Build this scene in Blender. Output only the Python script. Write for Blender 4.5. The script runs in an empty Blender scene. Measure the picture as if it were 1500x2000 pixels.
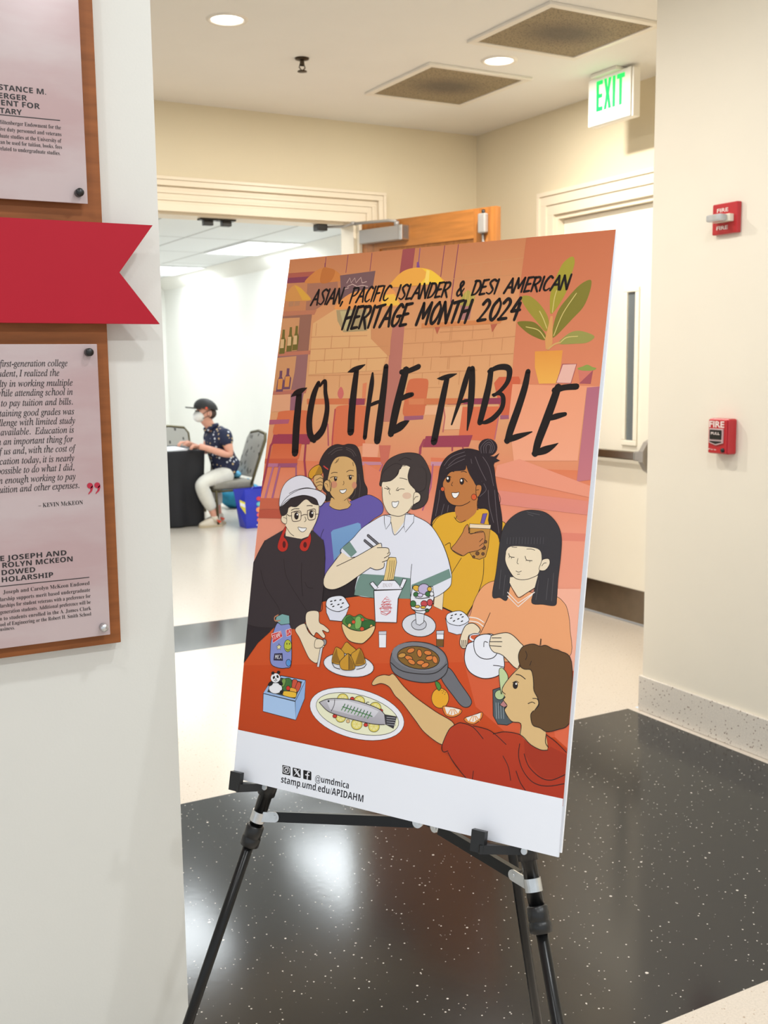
import bpy, bmesh, math, random
from mathutils import Vector, Matrix
from mathutils.geometry import tessellate_polygon
random.seed(7)
scn = bpy.context.scene
C = scn.collection
PI = math.pi

# ------------------------------------------------------------------ camera, world, light, exposure
cam_data = bpy.data.cameras.new('camera'); cam = bpy.data.objects.new('camera', cam_data); C.objects.link(cam)
cam_data.sensor_fit = 'VERTICAL'; cam_data.sensor_height = 36.0; cam_data.lens = 36.0 * 2112.478 / 2000.0
RT = Vector((0.87240201, -0.48866597, -0.01096855)); UP = Vector((0.07524835, 0.11209844, 0.9908439)); FW = Vector((0.48296213, 0.86523957, -0.13456621))
cam.matrix_world = Matrix(((RT.x, UP.x, -FW.x, 0), (RT.y, UP.y, -FW.y, 0), (RT.z, UP.z, -FW.z, 1.5), (0, 0, 0, 1)))
cam_data.dof.use_dof = True; cam_data.dof.focus_distance = 1.72; cam_data.dof.aperture_fstop = 11.0
cam_data.clip_start = 0.05
scn.camera = cam
scn.view_settings.view_transform = 'Standard'; scn.view_settings.look = 'None'
scn.view_settings.exposure = 0.0; scn.view_settings.gamma = 1.0; scn.view_settings.use_curve_mapping = False
world = bpy.data.worlds.new('world'); scn.world = world; world.use_nodes = True
wb = world.node_tree.nodes['Background']; wb.inputs[0].default_value = (0.88, 0.95, 1.0, 1); wb.inputs[1].default_value = 1.0

WARM = (1.0, 0.955, 0.88); NEUTRAL = (0.93, 0.97, 1.0); COOL = (0.90, 0.965, 1.0)
def area(name, loc, power, color, sx, sy=None, spread=PI, rot=(0, 0, 0)):
    d = bpy.data.lights.new(name, 'AREA'); d.energy = power; d.color = color; d.spread = spread
    if sy is None: d.shape = 'DISK'; d.size = sx
    else: d.shape = 'RECTANGLE'; d.size = sx; d.size_y = sy
    o = bpy.data.objects.new(name, d); C.objects.link(o); o.location = loc; o.rotation_euler = rot
    return o
# ceiling downlights of the hall: two in view, the others unseen and assumed
HALL = [(1.84, 4.65, 27), (3.277, 4.641, 36), (0.40, 4.65, 24), (1.0, 0.75, 13), (1.84, 3.21, 18), (1.9, 1.77, 12), (-0.45, 0.75, 8), (1.0, -0.75, 20), (2.2, -0.75, 24), (-0.45, -0.75, 14)]
for x, y, pw in HALL: area('hall_downlight', (x, y, 2.988), pw, WARM if y > 2 else NEUTRAL, 0.13)
# fluorescent fittings of the meeting room; the two in view have their own fitting objects
ROOM = [(4.36, 10.5), (4.36, 13.3), (3.84, 7.7), (2.32, 7.2), (1.9, 10.5), (1.9, 13.3), (-0.5, 8.5), (-0.5, 11.9)]
for x, y in ROOM: area('room_fluorescent', (x, y, 2.675), 27, COOL, 0.56, 1.16)
for y in (9.0, 10.4, 11.9, 13.2): area('room_wall_washer', (4.45, y, 2.66), 3.5, COOL, 0.12, None, math.radians(110), (0, math.radians(22), 0))

# ------------------------------------------------------------------ helpers
def lin(c):
    def f(v):
        v = v / 255.0
        return v / 12.92 if v <= 0.04045 else ((v + 0.055) / 1.055) ** 2.4
    return (f(c[0]), f(c[1]), f(c[2]), 1.0)
def mat(name, rgb, rough=0.5, metal=0.0, spec=0.5, var=0.0, scale=8.0, bump=0.0, bscale=60.0, coat=0.0, emit=None, estr=0.0, trans=0.0, stretch=None):
    m = bpy.data.materials.new(name); m.use_nodes = True; nt = m.node_tree; N = nt.nodes; Lk = nt.links
    b = N['Principled BSDF']; base = lin(rgb)
    b.inputs['Base Color'].default_value = base; b.inputs['Roughness'].default_value = rough; b.inputs['Metallic'].default_value = metal
    b.inputs['Specular IOR Level'].default_value = spec; b.inputs['Coat Weight'].default_value = coat; b.inputs['Transmission Weight'].default_value = trans
    tc = N.new('ShaderNodeTexCoord'); mp = N.new('ShaderNodeMapping'); Lk.new(tc.outputs['Object'], mp.inputs['Vector'])
    if stretch: mp.inputs['Scale'].default_value = stretch
    nz = N.new('ShaderNodeTexNoise'); nz.inputs['Scale'].default_value = scale; nz.inputs['Detail'].default_value = 5; Lk.new(mp.outputs['Vector'], nz.inputs['Vector'])
    if var > 0:
        rp = N.new('ShaderNodeValToRGB'); Lk.new(nz.outputs['Fac'], rp.inputs['Fac'])
        rp.color_ramp.elements[0].position = 0.3; rp.color_ramp.elements[1].position = 0.7
        rp.color_ramp.elements[0].color = tuple(v * (1 - var) for v in base[:3]) + (1,); rp.color_ramp.elements[1].color = tuple(min(1, v * (1 + var)) for v in base[:3]) + (1,)
        Lk.new(rp.outputs['Color'], b.inputs['Base Color'])
    if bump > 0:
        n2 = N.new('ShaderNodeTexNoise'); n2.inputs['Scale'].default_value = bscale; n2.inputs['Detail'].default_value = 3; Lk.new(mp.outputs['Vector'], n2.inputs['Vector'])
        bp = N.new('ShaderNodeBump'); bp.inputs['Strength'].default_value = bump; bp.inputs['Distance'].default_value = 0.002
        Lk.new(n2.outputs['Fac'], bp.inputs['Height']); Lk.new(bp.outputs['Normal'], b.inputs['Normal'])
    if emit: b.inputs['Emission Color'].default_value = lin(emit); b.inputs['Emission Strength'].default_value = estr
    return m
def nodes(m): return m.node_tree.nodes, m.node_tree.links, m.node_tree.nodes['Principled BSDF']

def add_box(bm, x0, x1, y0, y1, z0, z1, mi=0, bev=0.0, seg=2):
    b2 = bmesh.new(); bmesh.ops.create_cube(b2, size=1)
    for v in b2.verts: v.co = Vector(((x0 + x1) / 2 + v.co.x * abs(x1 - x0), (y0 + y1) / 2 + v.co.y * abs(y1 - y0), (z0 + z1) / 2 + v.co.z * abs(z1 - z0)))
    if bev > 0: bmesh.ops.bevel(b2, geom=list(b2.edges), offset=bev, segments=seg, affect='EDGES', profile=0.5)
    merge(bm, b2, mi)
def merge(bm, b2, mi=0, mtx=None, smooth=False):
    mp = {}
    for v in b2.verts: mp[v] = bm.verts.new(mtx @ v.co if mtx else v.co)
    for f in b2.faces:
        try:
            nf = bm.faces.new([mp[v] for v in f.verts]); nf.material_index = mi; nf.smooth = smooth or f.smooth
        except ValueError: pass
    b2.free()
def add_tube(bm, pts, r, n=12, mi=0, caps=True):
    pts = [Vector(p) for p in pts]; rs = r if isinstance(r, (list, tuple)) else [r] * len(pts)
    rings = []; prev = None
    for i, p in enumerate(pts):
        d = (pts[min(i + 1, len(pts) - 1)] - pts[max(i - 1, 0)])
        if d.length < 1e-9: d = Vector((0, 0, 1))
        d.normalize()
        if prev is None: a = d.orthogonal().normalized()
        else:
            a = prev - d * prev.dot(d); a = a.normalized() if a.length > 1e-6 else d.orthogonal().normalized()
        prev = a; b = d.cross(a)
        rings.append([bm.verts.new(p + (a * math.cos(2 * PI * k / n) + b * math.sin(2 * PI * k / n)) * rs[i]) for k in range(n)])
    for A, B in zip(rings, rings[1:]):
        for k in range(n):
            f = bm.faces.new((A[k], A[(k + 1) % n], B[(k + 1) % n], B[k])); f.smooth = True; f.material_index = mi
    if caps:
        for R_, rev in ((rings[0], True), (rings[-1], False)):
            f = bm.faces.new(R_[::-1] if rev else R_); f.material_index = mi
def add_bar(bm, p0, p1, w, h, up=(0, 0, 1), mi=0):
    p0 = Vector(p0); p1 = Vector(p1); d = (p1 - p0).normalized(); u = Vector(up); s = d.cross(u).normalized(); u = s.cross(d).normalized()
    vs = []
    for p in (p0, p1):
        for a, b in ((-1, -1), (1, -1), (1, 1), (-1, 1)): vs.append(bm.verts.new(p + s * (a * w / 2) + u * (b * h / 2)))
    for q in ((0, 3, 2, 1), (4, 5, 6, 7), (0, 1, 5, 4), (1, 2, 6, 5), (2, 3, 7, 6), (3, 0, 4, 7)):
        f = bm.faces.new([vs[k] for k in q]); f.material_index = mi
def add_prism(bm, pts, vec, mi=0):
    """extrude a polygon (list of 3-D points) along vec"""
    vec = Vector(vec); A = [bm.verts.new(Vector(p)) for p in pts]; B = [bm.verts.new(Vector(p) + vec) for p in pts]
    tris = tessellate_polygon([[Vector(p) for p in pts]])
    for t in tris:
        for S_ in (A, B):
            f = bm.faces.new([S_[k] for k in t]); f.material_index = mi
    n = len(pts)
    for k in range(n):
        f = bm.faces.new((A[k], A[(k + 1) % n], B[(k + 1) % n], B[k])); f.material_index = mi
def add_lathe(bm, prof, origin, axis=(0, 0, 1), n=24, mi=0):
    """prof: list of (radius, height along axis)"""
    ax = Vector(axis).normalized(); a = ax.orthogonal().normalized(); b = ax.cross(a); o = Vector(origin); rings = []
    for r, h in prof:
        if r < 1e-6: rings.append([bm.verts.new(o + ax * h)])
        else: rings.append([bm.verts.new(o + ax * h + (a * math.cos(2 * PI * k / n) + b * math.sin(2 * PI * k / n)) * r) for k in range(n)])
    for A, B in zip(rings, rings[1:]):
        for k in range(n):
            q = [A[k % len(A)], A[(k + 1) % len(A)], B[(k + 1) % len(B)], B[k % len(B)]]; u = []
            for v in q:
                if v not in u: u.append(v)
            if len(u) > 2:
                f = bm.faces.new(u); f.smooth = True; f.material_index = mi
def obj(name, bm, mats, parent=None, local=False, recalc=True):
    """link a bmesh as ONE object; world coordinates unless local"""
    if recalc: bmesh.ops.recalc_face_normals(bm, faces=list(bm.faces))
    me = bpy.data.meshes.new(name); 
    if parent and not local:
        o0 = parent
        off = Vector((0, 0, 0))
        while o0: off += Vector(o0.location); o0 = o0.parent
        for v in bm.verts: v.co -= off
    bm.to_mesh(me); bm.free()
    for m in (mats if isinstance(mats, (list, tuple)) else [mats]): me.materials.append(m)
    o = bpy.data.objects.new(name, me); C.objects.link(o)
    if parent: o.parent = parent
    return o
def thing(name, label, cat, loc=(0, 0, 0), rotz=0.0, group=None):
    o = bpy.data.objects.new(name, None); C.objects.link(o); o.location = loc; o.rotation_euler = (0, 0, rotz)
    o.empty_display_size = 0.1
    return tag(o, label, cat, group)
def tag(o, label, cat, group=None):
    o['label'] = label; o['category'] = cat
    if group: o['group'] = group
    return o
def struct(o, label=None):
    o['kind'] = 'structure'
    if label: o['label'] = label
    return o
def copy_tree(o, parent=None):
    c = o.copy(); C.objects.link(c)
    if parent: c.parent = parent; c.matrix_parent_inverse = o.matrix_parent_inverse
    for ch in list(o.children): copy_tree(ch, c)
    return c
def text_tris(body, shear=0.0, bold=0.0, spacing=1.0):
    """flat triangles of a line of type: (verts2d, faces, xmin, xmax, cap height)"""
    cu = bpy.data.curves.new('type', 'FONT'); cu.body = body; cu.size = 1.0; cu.shear = shear; cu.offset = bold; cu.space_character = spacing; cu.resolution_u = 3
    o = bpy.data.objects.new('type', cu); C.objects.link(o); bpy.context.view_layer.update()
    me = bpy.data.meshes.new_from_object(o.evaluated_get(bpy.context.evaluated_depsgraph_get()))
    vs = [(v.co.x, v.co.y) for v in me.vertices]; fs = [tuple(p.vertices) for p in me.polygons]
    bpy.data.objects.remove(o); bpy.data.curves.remove(cu); bpy.data.meshes.remove(me)
    xs = [v[0] for v in vs] or [0, 1]
    return vs, fs, min(xs), max(xs)
CAP = 0.72
def add_text(bm, body, origin, xdir, ydir, height, width=None, mi=0, shear=0.0, bold=0.0, align='l', spacing=1.0):
    vs, fs, x0, x1 = text_tris(body, shear, bold, spacing); sy = height / CAP; sx = sy if width is None else width / (x1 - x0)
    o = Vector(origin); X = Vector(xdir); Y = Vector(ydir); sh = {'l': x0, 'r': x1, 'c': (x0 + x1) / 2}[align]
    V_ = [bm.verts.new(o + X * ((x - sh) * sx) + Y * (y * sy)) for x, y in vs]
    for f in fs:
        try: nf = bm.faces.new([V_[k] for k in f]); nf.material_index = mi
        except ValueError: pass

# ------------------------------------------------------------------ materials of the building
def paint(name, rgb, rough=0.6): return mat(name, rgb, rough, var=0.012, scale=3, bump=0.06, bscale=220)
M_cream = paint('cream wall paint', (227, 215, 187)); M_white = paint('off white wall paint', (216, 215, 209)); M_ceil = paint('hall ceiling paint', (239, 237, 233), 0.8)
M_alarm_wall = paint('pale cream wall paint', (238, 230, 214))
M_roomwall = paint('white room wall paint', (236, 236, 230)); M_trim = paint('cream trim gloss paint', (237, 225, 203), 0.35); M_door = paint('ivory door paint', (245, 239, 223), 0.4)
def terrazzo(name, base, chips, rough, thr, sc, grain, coat=0.0):
    m = mat(name, base, rough, spec=0.5, bump=0.035, bscale=38, coat=coat); N, Lk, b = nodes(m)
    tc = [n for n in N if n.type == 'TEX_COORD'][0]
    def vor(scale): 
        v = N.new('ShaderNodeTexVoronoi'); v.inputs['Scale'].default_value = scale; Lk.new(tc.outputs['Object'], v.inputs['Vector']); return v
    cur = None
    n1 = N.new('ShaderNodeTexNoise'); n1.inputs['Scale'].default_value = grain; n1.inputs['Detail'].default_value = 6; n1.inputs['Roughness'].default_value = 0.8; Lk.new(tc.outputs['Object'], n1.inputs['Vector'])
    r1 = N.new('ShaderNodeValToRGB'); Lk.new(n1.outputs['Fac'], r1.inputs['Fac']); l = lin(base)
    r1.color_ramp.elements[0].position = 0.36; r1.color_ramp.elements[1].position = 0.64
    r1.color_ramp.elements[0].color = tuple(v * chips[1] for v in l[:3]) + (1,); r1.color_ramp.elements[1].color = tuple(min(1, v * chips[2]) for v in l[:3]) + (1,)
    cur = r1.outputs['Color']
    for scale, t in zip(sc, thr):
        v = vor(scale); sp = N.new('ShaderNodeSeparateColor'); Lk.new(v.outputs['Color'], sp.inputs['Color'])
        mu = N.new('ShaderNodeMath'); mu.operation = 'POWER'; Lk.new(sp.outputs[0], mu.inputs[0]); mu.inputs[1].default_value = 3.0
        m2 = N.new('ShaderNodeMath'); m2.operation = 'MULTIPLY'; Lk.new(mu.outputs[0], m2.inputs[0]); m2.inputs[1].default_value = t
        lt = N.new('ShaderNodeMath'); lt.operation = 'LESS_THAN'; Lk.new(v.outputs['Distance'], lt.inputs[0]); Lk.new(m2.outputs[0], lt.inputs[1])
        mx = N.new('ShaderNodeMix'); mx.data_type = 'RGBA'; Lk.new(lt.outputs[0], mx.inputs['Factor']); Lk.new(cur, mx.inputs['A']); mx.inputs['B'].default_value = lin(chips[0])
        cur = mx.outputs['Result']
    Lk.new(cur, b.inputs['Base Color']); return m
M_floor = terrazzo('cream terrazzo', (208, 198, 186), ((176, 158, 140), 0.90, 1.08), 0.22, (0.24, 0.26), (70, 130), 160)
M_floor.node_tree.nodes['Principled BSDF'].inputs['Specular IOR Level'].default_value = 0.38
M_black = terrazzo('black terrazzo', (31, 32, 35), ((206, 200, 192), 0.6, 1.45), 0.14, (0.12, 0.205), (27, 85), 300)
M_strip = terrazzo('grey terrazzo band', (52, 54, 57), ((190, 190, 190), 0.75, 1.25), 0.12, (0.14,), (60,), 200)
M_base = terrazzo('grey terrazzo skirting', (222, 214, 203), ((140, 118, 108), 0.86, 1.1), 0.45, (0.30, 0.3), (90, 160), 180)
M_steel = mat('brushed steel', (176, 172, 164), 0.32, 1.0, var=0.08, scale=40, stretch=(1, 1, 30)); M_dsteel = mat('dull door steel', (140, 128, 112), 0.36, 1.0, var=0.1, scale=12)
M_grey = mat('grey enamel', (168, 164, 160), 0.4, 0.35); M_black_plastic = mat('black plastic', (20, 20, 21), 0.35); M_blacksatin = mat('black satin tube', (16, 16, 17), 0.28, 0.3)
M_alu = mat('bright zinc', (206, 208, 210), 0.3, 1.0, var=0.1, scale=60)

# ------------------------------------------------------------------ shell of the hall
H = 3.0
def boxes(name, lst, m, lab=None, **k):
    bm = bmesh.new()
    for b in lst: add_box(bm, *b, **k)
    return struct(obj(name, bm, m), lab)
bm = bmesh.new()
def rect(bm, x0, x1, y0, y1, z, mi):
    f = bm.faces.new([bm.verts.new(p) for p in ((x0, y0, z), (x1, y0, z), (x1, y1, z), (x0, y1, z))]); f.material_index = mi
for x0, x1, y0, y1, mi in ((-4, 3.19, -4, 1.70, 0), (-4, 3.15, 1.70, 3.475, 1), (3.15, 3.19, 1.70, 3.475, 0), (-4, 4.4, 3.475, 5.42, 0), (-4, 4.4, 5.42, 6.0, 2), (-4, 5.0, 6.0, 15.2, 0)): rect(bm, x0, x1, y0, y1, 0, mi)
struct(obj('floor', bm, [M_floor, M_black, M_strip]), 'polished terrazzo floor, cream with a black panel and a grey band')
boxes('ceiling', [(-4, 4.4, -4, 6.19, H, H + 0.1)], M_ceil, 'cream painted hall ceiling')
boxes('wall_left', [(-4, 0.612, 1.90, 2.12, 0, H)], M_white, 'off white wall carrying the plaques')
boxes('wall_right', [(3.19, 4.19, -4, 3.43, 0, H)], M_alarm_wall, 'cream wall with the red fire alarms')
boxes('wall_side', [(4.19, 4.35, 3.43, 4.44, 0, H), (4.19, 4.35, 5.34, 6.19, 0, H), (4.19, 4.35, 4.44, 5.34, 2.385, H)], M_cream, 'cream wall around the ivory door')
boxes('wall_back', [(3.28, 5.0, 6.19, 6.36, 0, H), (-4, 1.46, 6.19, 6.36, 0, H), (1.46, 3.28, 6.19, 6.36, 2.39, H)], M_cream, 'cream wall with the wide doorway')
bm = bmesh.new(); add_box(bm, 3.178, 3.19, -4, 3.442, 0, 0.155, bev=0.003); add_box(bm, 3.19, 4.19, 3.43, 3.442, 0, 0.155, bev=0.003)
struct(obj('baseboard_right', bm, M_base), 'speckled grey terrazzo skirting under the fire alarms')
# casing of the wide doorway: stepped profile
bm = bmesh.new()
for (a, b, d) in ((0.0, 0.045, 0.030), (0.045, 0.06, 0.018), (0.06, 0.075, 0.026), (0.075, 0.10, 0.018), (0.10, 0.118, 0.026), (0.118, 0.14, 0.018), (0.14, 0.172, 0.042), (0.172, 0.19, 0.052)):
    add_box(bm, 1.46 - b, 3.28 + b, 6.19 - d, 6.19, 2.39 + a, 2.39 + b, bev=0.002)
    add_box(bm, 3.28 + a, 3.28 + b, 6.19 - d, 6.19, 0, 2.39 + a, bev=0.002); add_box(bm, 1.46 - b, 1.46 - a, 6.19 - d, 6.19, 0, 2.39 + a, bev=0.002)
add_box(bm, 1.46, 3.28, 6.20, 6.37, 2.375, 2.39); add_box(bm, 3.262, 3.28, 6.20, 6.37, 0, 2.39)
struct(obj('trim_1', bm, M_trim), 'moulded cream casing of the wide doorway')
# casing and jamb of the ivory door
bm = bmesh.new()
for y0, y1, d in ((5.34, 5.40, 0.02), (5.40, 5.455, 0.03), (5.455, 5.48, 0.04)): add_box(bm, 4.19 - d, 4.19, y0, y1, 0, 2.385 + (y0 - 5.34), bev=0.002)
for z0, z1, d in ((0, 0.06, 0.02), (0.06, 0.115, 0.03), (0.115, 0.14, 0.04)): add_box(bm, 4.19 - d, 4.19, 4.36, 5.34 + z1, 2.385 + z0, 2.385 + z1, bev=0.002)
add_box(bm, 4.17, 4.19, 4.36, 4.44, 0, 2.385, bev=0.002)
add_box(bm, 4.19, 4.30, 5.315, 5.34, 0, 2.385); add_box(bm, 4.19, 4.30, 4.44, 4.478, 0, 2.385); add_box(bm, 4.19, 4.30, 4.478, 5.315, 2.36, 2.385)
struct(obj('trim_2', bm, M_trim), 'cream casing of the ivory door')

# ivory door with narrow window, panic bar and kick plate
d2 = bpy.data.objects.new('door_2', None); C.objects.link(d2); d2.location = (4.25, 4.9, 0); struct(d2, 'ivory steel exit door with narrow window and kick plate')
bm = bmesh.new()
for b in ((4.232, 4.275, 4.482, 4.665, 0.012, 2.357), (4.232, 4.275, 4.73, 5.312, 0.012, 2.357), (4.232, 4.275, 4.665, 4.73, 0.012, 1.06), (4.232, 4.275, 4.665, 4.73, 1.89, 2.357)): add_box(bm, *b)
leaf = obj('door_leaf', bm, M_door, d2)
bm = bmesh.new()
for b in ((4.220, 4.231, 4.635, 4.665, 1.06, 1.89), (4.220, 4.231, 4.73, 4.76, 1.06, 1.89), (4.220, 4.231, 4.635, 4.76, 1.89, 1.92), (4.220, 4.231, 4.635, 4.76, 1.03, 1.06)): add_box(bm, *b, bev=0.004)
obj('window_frame', bm, M_door, d2)
M_wire = mat('wired grey glass', (112, 120, 124), 0.12, spec=0.6, var=0.12, scale=240)
bm = bmesh.new(); add_box(bm, 4.2335, 4.239, 4.664, 4.731, 1.059, 1.891); obj('window_pane', bm, M_wire, d2)
bm = bmesh.new(); add_box(bm, 4.226, 4.233, 4.525, 5.28, 0.015, 0.205, bev=0.001); obj('kick_plate', bm, M_dsteel, d2)
bm = bmesh.new(); add_box(bm, 4.165, 4.20, 4.585, 5.27, 0.955, 1.003, bev=0.006); add_box(bm, 4.20, 4.232, 5.21, 5.27, 0.955, 1.003, bev=0.004)
bar = obj('panic_bar', bm, M_steel, d2)
bm = bmesh.new(); add_prism(bm, [(4.232, 4.545, 0.88), (4.20, 4.55, 0.90), (4.165, 4.55, 0.95), (4.165, 4.55, 1.01), (4.20, 4.55, 1.06), (4.232, 4.545, 1.075)], (0, -0.035, 0)); add_box(bm, 4.17, 4.232, 4.53, 4.60, 0.952, 1.006, bev=0.006)
obj('latch_case', bm, M_grey, bar)
bm = bmesh.new(); add_box(bm, 4.195, 4.232, 4.484, 4.512, 2.28, 2.355, bev=0.005); obj('top_latch', bm, M_door, d2)

# open wooden door
dr = Vector((0.29342, -0.95598, 0)); dn = Vector((-0.95598, -0.29342, 0)); hinge = Vector((3.30, 6.155, 0))
d1 = bpy.data.objects.new('door_1', None); C.objects.link(d1); d1.location = hinge; struct(d1, 'open honey coloured wooden door')
M_oak = mat('honey oak', (166, 104, 46), 0.38, var=0.22, scale=3.5, stretch=(14, 14, 0.9), bump=0.05, bscale=20); M_oak2 = mat('honey oak rail', (170, 108, 48), 0.38, var=0.18, scale=3.5, stretch=(1.2, 1.2, 16))
MD = Matrix(((dr.x, dn.x, 0, hinge.x), (dr.y, dn.y, 0, hinge.y), (0, 0, 1, 0), (0, 0, 0, 1)))
def dbox(bm, t0, t1, n0, n1, z0, z1, mi=0, bev=0.0):
    b2 = bmesh.new(); add_box(b2, t0, t1, n0, n1, z0, z1, 0, bev); merge(bm, b2, mi, MD)
bm = bmesh.new()
for b in ((0.0, 0.15, -0.045, 0, 0.01, 2.38), (0.90, 1.06, -0.045, 0, 0.01, 2.38)): dbox(bm, *b)
dbox(bm, 0.15, 0.90, -0.036, -0.012, 0.2, 2.216); obj('stile_and_panel', bm, M_oak, d1)
bm = bmesh.new()
for b in ((0.15, 0.90, -0.045, 0, 2.215, 2.38), (0.15, 0.90, -0.045, 0, 1.0, 1.2), (0.15, 0.90, -0.045, 0, 0.01, 0.25)): dbox(bm, *b)
obj('rail', bm, M_oak2, d1)
bm = bmesh.new(); dbox(bm, 0.03, 0.40, 0.002, 0.06, 2.25, 2.335, 0, 0.006); clo = obj('door_closer', bm, M_grey, d1)
bm = bmesh.new(); dbox(bm, 0.375, 0.40, 0.0, 0.066, 2.248, 2.337, 0, 0.003); obj('closer_end_cap', bm, M_alu, clo)
bm = bmesh.new(); P0 = MD @ Vector((0.33, 0.035, 2.335)); P1 = MD @ Vector((0.33, 0.035, 2.362)); P2 = MD @ Vector((0.02, 0.10, 2.372)); P3 = Vector((3.20, 6.22, 2.366)); P4 = Vector((3.07, 6.25, 2.36))
add_tube(bm, [P0, P1], 0.016); add_tube(bm, [P1, MD @ Vector((0.27, 0.045, 2.372)), P2], 0.009); add_tube(bm, [P2, P3, P4], 0.008); add_tube(bm, [P2 + Vector((0, 0, -0.008)), P2 + Vector((0, 0, 0.012))], 0.016)
obj('closer_arm', bm, M_grey, clo)
bm = bmesh.new(); add_box(bm, 3.02, 3.09, 6.215, 6.285, 2.335, 2.376, bev=0.006); obj('closer_bracket', bm, M_black_plastic, clo)
bm = bmesh.new(); dbox(bm, 0.955, 1.01, 0.002, 0.035, 2.235, 2.345, 0, 0.008); bolt = obj('surface_bolt', bm, M_grey, d1)
bm = bmesh.new(); add_tube(bm, [MD @ Vector((0.982, 0.018, 1.6)), MD @ Vector((0.982, 0.018, 2.24))], 0.008); add_tube(bm, [MD @ Vector((0.982, 0.014, 2.34)), MD @ Vector((0.982, 0.014, 2.366))], 0.010, mi=1); obj('bolt_rod', bm, [M_alu, M_black_plastic], bolt)
for k, x in enumerate((2.325, 2.44)):
    t = thing('door_strike', ('left' if k == 0 else 'right') + ' one of two small black door strikes under the doorway header', 'door strike', (x, 6.28, 2.375), 0, 'door strikes on the doorway header')
    bm = bmesh.new(); add_box(bm, x - 0.055, x + 0.055, 6.25, 6.31, 2.365, 2.375, bev=0.002); obj('strike_plate', bm, M_black_plastic, t)
    bm = bmesh.new(); add_box(bm, x - 0.03, x + 0.03, 6.26, 6.30, 2.335, 2.366, bev=0.004); obj('strike_box', bm, M_black_plastic, t)

# ------------------------------------------------------------------ meeting room beyond
M_tile = mat('mineral ceiling tiles', (233, 237, 238), 0.9, var=0.03, scale=60); N, Lk, b = nodes(M_tile)
tc = [n for n in N if n.type == 'TEX_COORD'][0]; sx = N.new('ShaderNodeSeparateXYZ'); Lk.new(tc.outputs['Object'], sx.inputs[0]); outs = []
for ax, off, per in ((0, 4.655, 0.61), (1, 9.9, 1.22)):
    a = N.new('ShaderNodeMath'); a.operation = 'SUBTRACT'; Lk.new(sx.outputs[ax], a.inputs[0]); a.inputs[1].default_value = off - 30 * per
    m_ = N.new('ShaderNodeMath'); m_.operation = 'MODULO'; Lk.new(a.outputs[0], m_.inputs[0]); m_.inputs[1].default_value = per
    l_ = N.new('ShaderNodeMath'); l_.operation = 'LESS_THAN'; Lk.new(m_.outputs[0], l_.inputs[0]); l_.inputs[1].default_value = 0.022; outs.append(l_)
mxm = N.new('ShaderNodeMath'); mxm.operation = 'MAXIMUM'; Lk.new(outs[0].outputs[0], mxm.inputs[0]); Lk.new(outs[1].outputs[0], mxm.inputs[1])
mx = N.new('ShaderNodeMix'); mx.data_type = 'RGBA'; Lk.new(mxm.outputs[0], mx.inputs['Factor']); mx.inputs['A'].default_value = lin((233, 237, 238)); mx.inputs['B'].default_value = lin((176, 178, 176)); Lk.new(mx.outputs['Result'], b.inputs['Base Color'])
boxes('ceiling_room', [(-4, 5.0, 6.36, 15.2, 2.7, 2.78)], M_tile, 'white tiled ceiling of the meeting room')
boxes('wall_room_right', [(4.85, 5.0, 6.36, 15.2, 0, 2.7)], M_roomwall, 'white right wall of the meeting room')
boxes('wall_room_back', [(-4, 5.0, 14.9, 15.2, 0, 2.7)], M_roomwall, 'white far wall of the meeting room')
bm = bmesh.new(); add_prism(bm, [(4.85, 6.36, 2.56), (4.85, 6.36, 2.7), (4.68, 6.36, 2.7)], (0, 8.54, 0)); struct(obj('trim_3', bm, M_roomwall), 'sloping cove along the top of the white room wall')
M_diff = mat('lit diffuser', (250, 252, 255), 0.4, emit=(246, 251, 255), estr=3.2); M_tfr = mat('white enamel', (232, 234, 234), 0.4)
for y, lab in ((10.5, 'larger nearer lit ceiling panel seen through the doorway'), (13.3, 'smaller farther lit ceiling panel partly hidden by the red ribbon wall')):
    t = thing('ceiling_light_panel', lab, 'ceiling light', (4.36, y, 2.7), 0, 'fluorescent panels in the meeting room ceiling')
    bm = bmesh.new()
    for b in ((4.055, 4.08, y - 0.61, y + 0.61, 2.685, 2.70), (4.64, 4.665, y - 0.61, y + 0.61, 2.685, 2.70), (4.08, 4.64, y - 0.61, y - 0.585, 2.685, 2.70), (4.08, 4.64, y + 0.585, y + 0.61, 2.685, 2.70)): add_box(bm, *b)
    for x in (4.265, 4.455): add_box(bm, x - 0.006, x + 0.006, y - 0.585, y + 0.585, 2.682, 2.69)
    obj('frame', bm, M_tfr, t)
    bm = bmesh.new(); add_box(bm, 4.08, 4.64, y - 0.585, y + 0.585, 2.69, 2.696); obj('diffuser', bm, M_diff, t)

# ------------------------------------------------------------------ hall ceiling fittings
M_lens = mat('lit lamp lens', (255, 250, 240), 0.4, emit=(255, 246, 230), estr=14.0); M_wt = mat('white metal trim', (236, 230, 220), 0.4)
for x, y, lab in ((1.84, 4.65, 'bright round recessed downlight at the upper left, near the sprinkler'), (3.277, 4.641, 'bright round recessed downlight between the two square vents')):
    t = thing('downlight', lab, 'ceiling light', (x, y, H), 0, 'recessed downlights in the hall ceiling')
    bm = bmesh.new(); add_lathe(bm, [(0.068, 0.0), (0.072, -0.006), (0.088, -0.006), (0.092, 0.0)], (x, y, H), n=36); obj('trim_ring', bm, M_wt, t)
    bm = bmesh.new(); add_lathe(bm, [(0.0, -0.0035), (0.04, -0.0035), (0.069, -0.001)], (x, y, H), n=36); obj('lens', bm, M_lens, t)
M_vent = mat('taupe perforated panel', (150, 134, 108), 0.7); N, Lk, b = nodes(M_vent)
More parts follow.
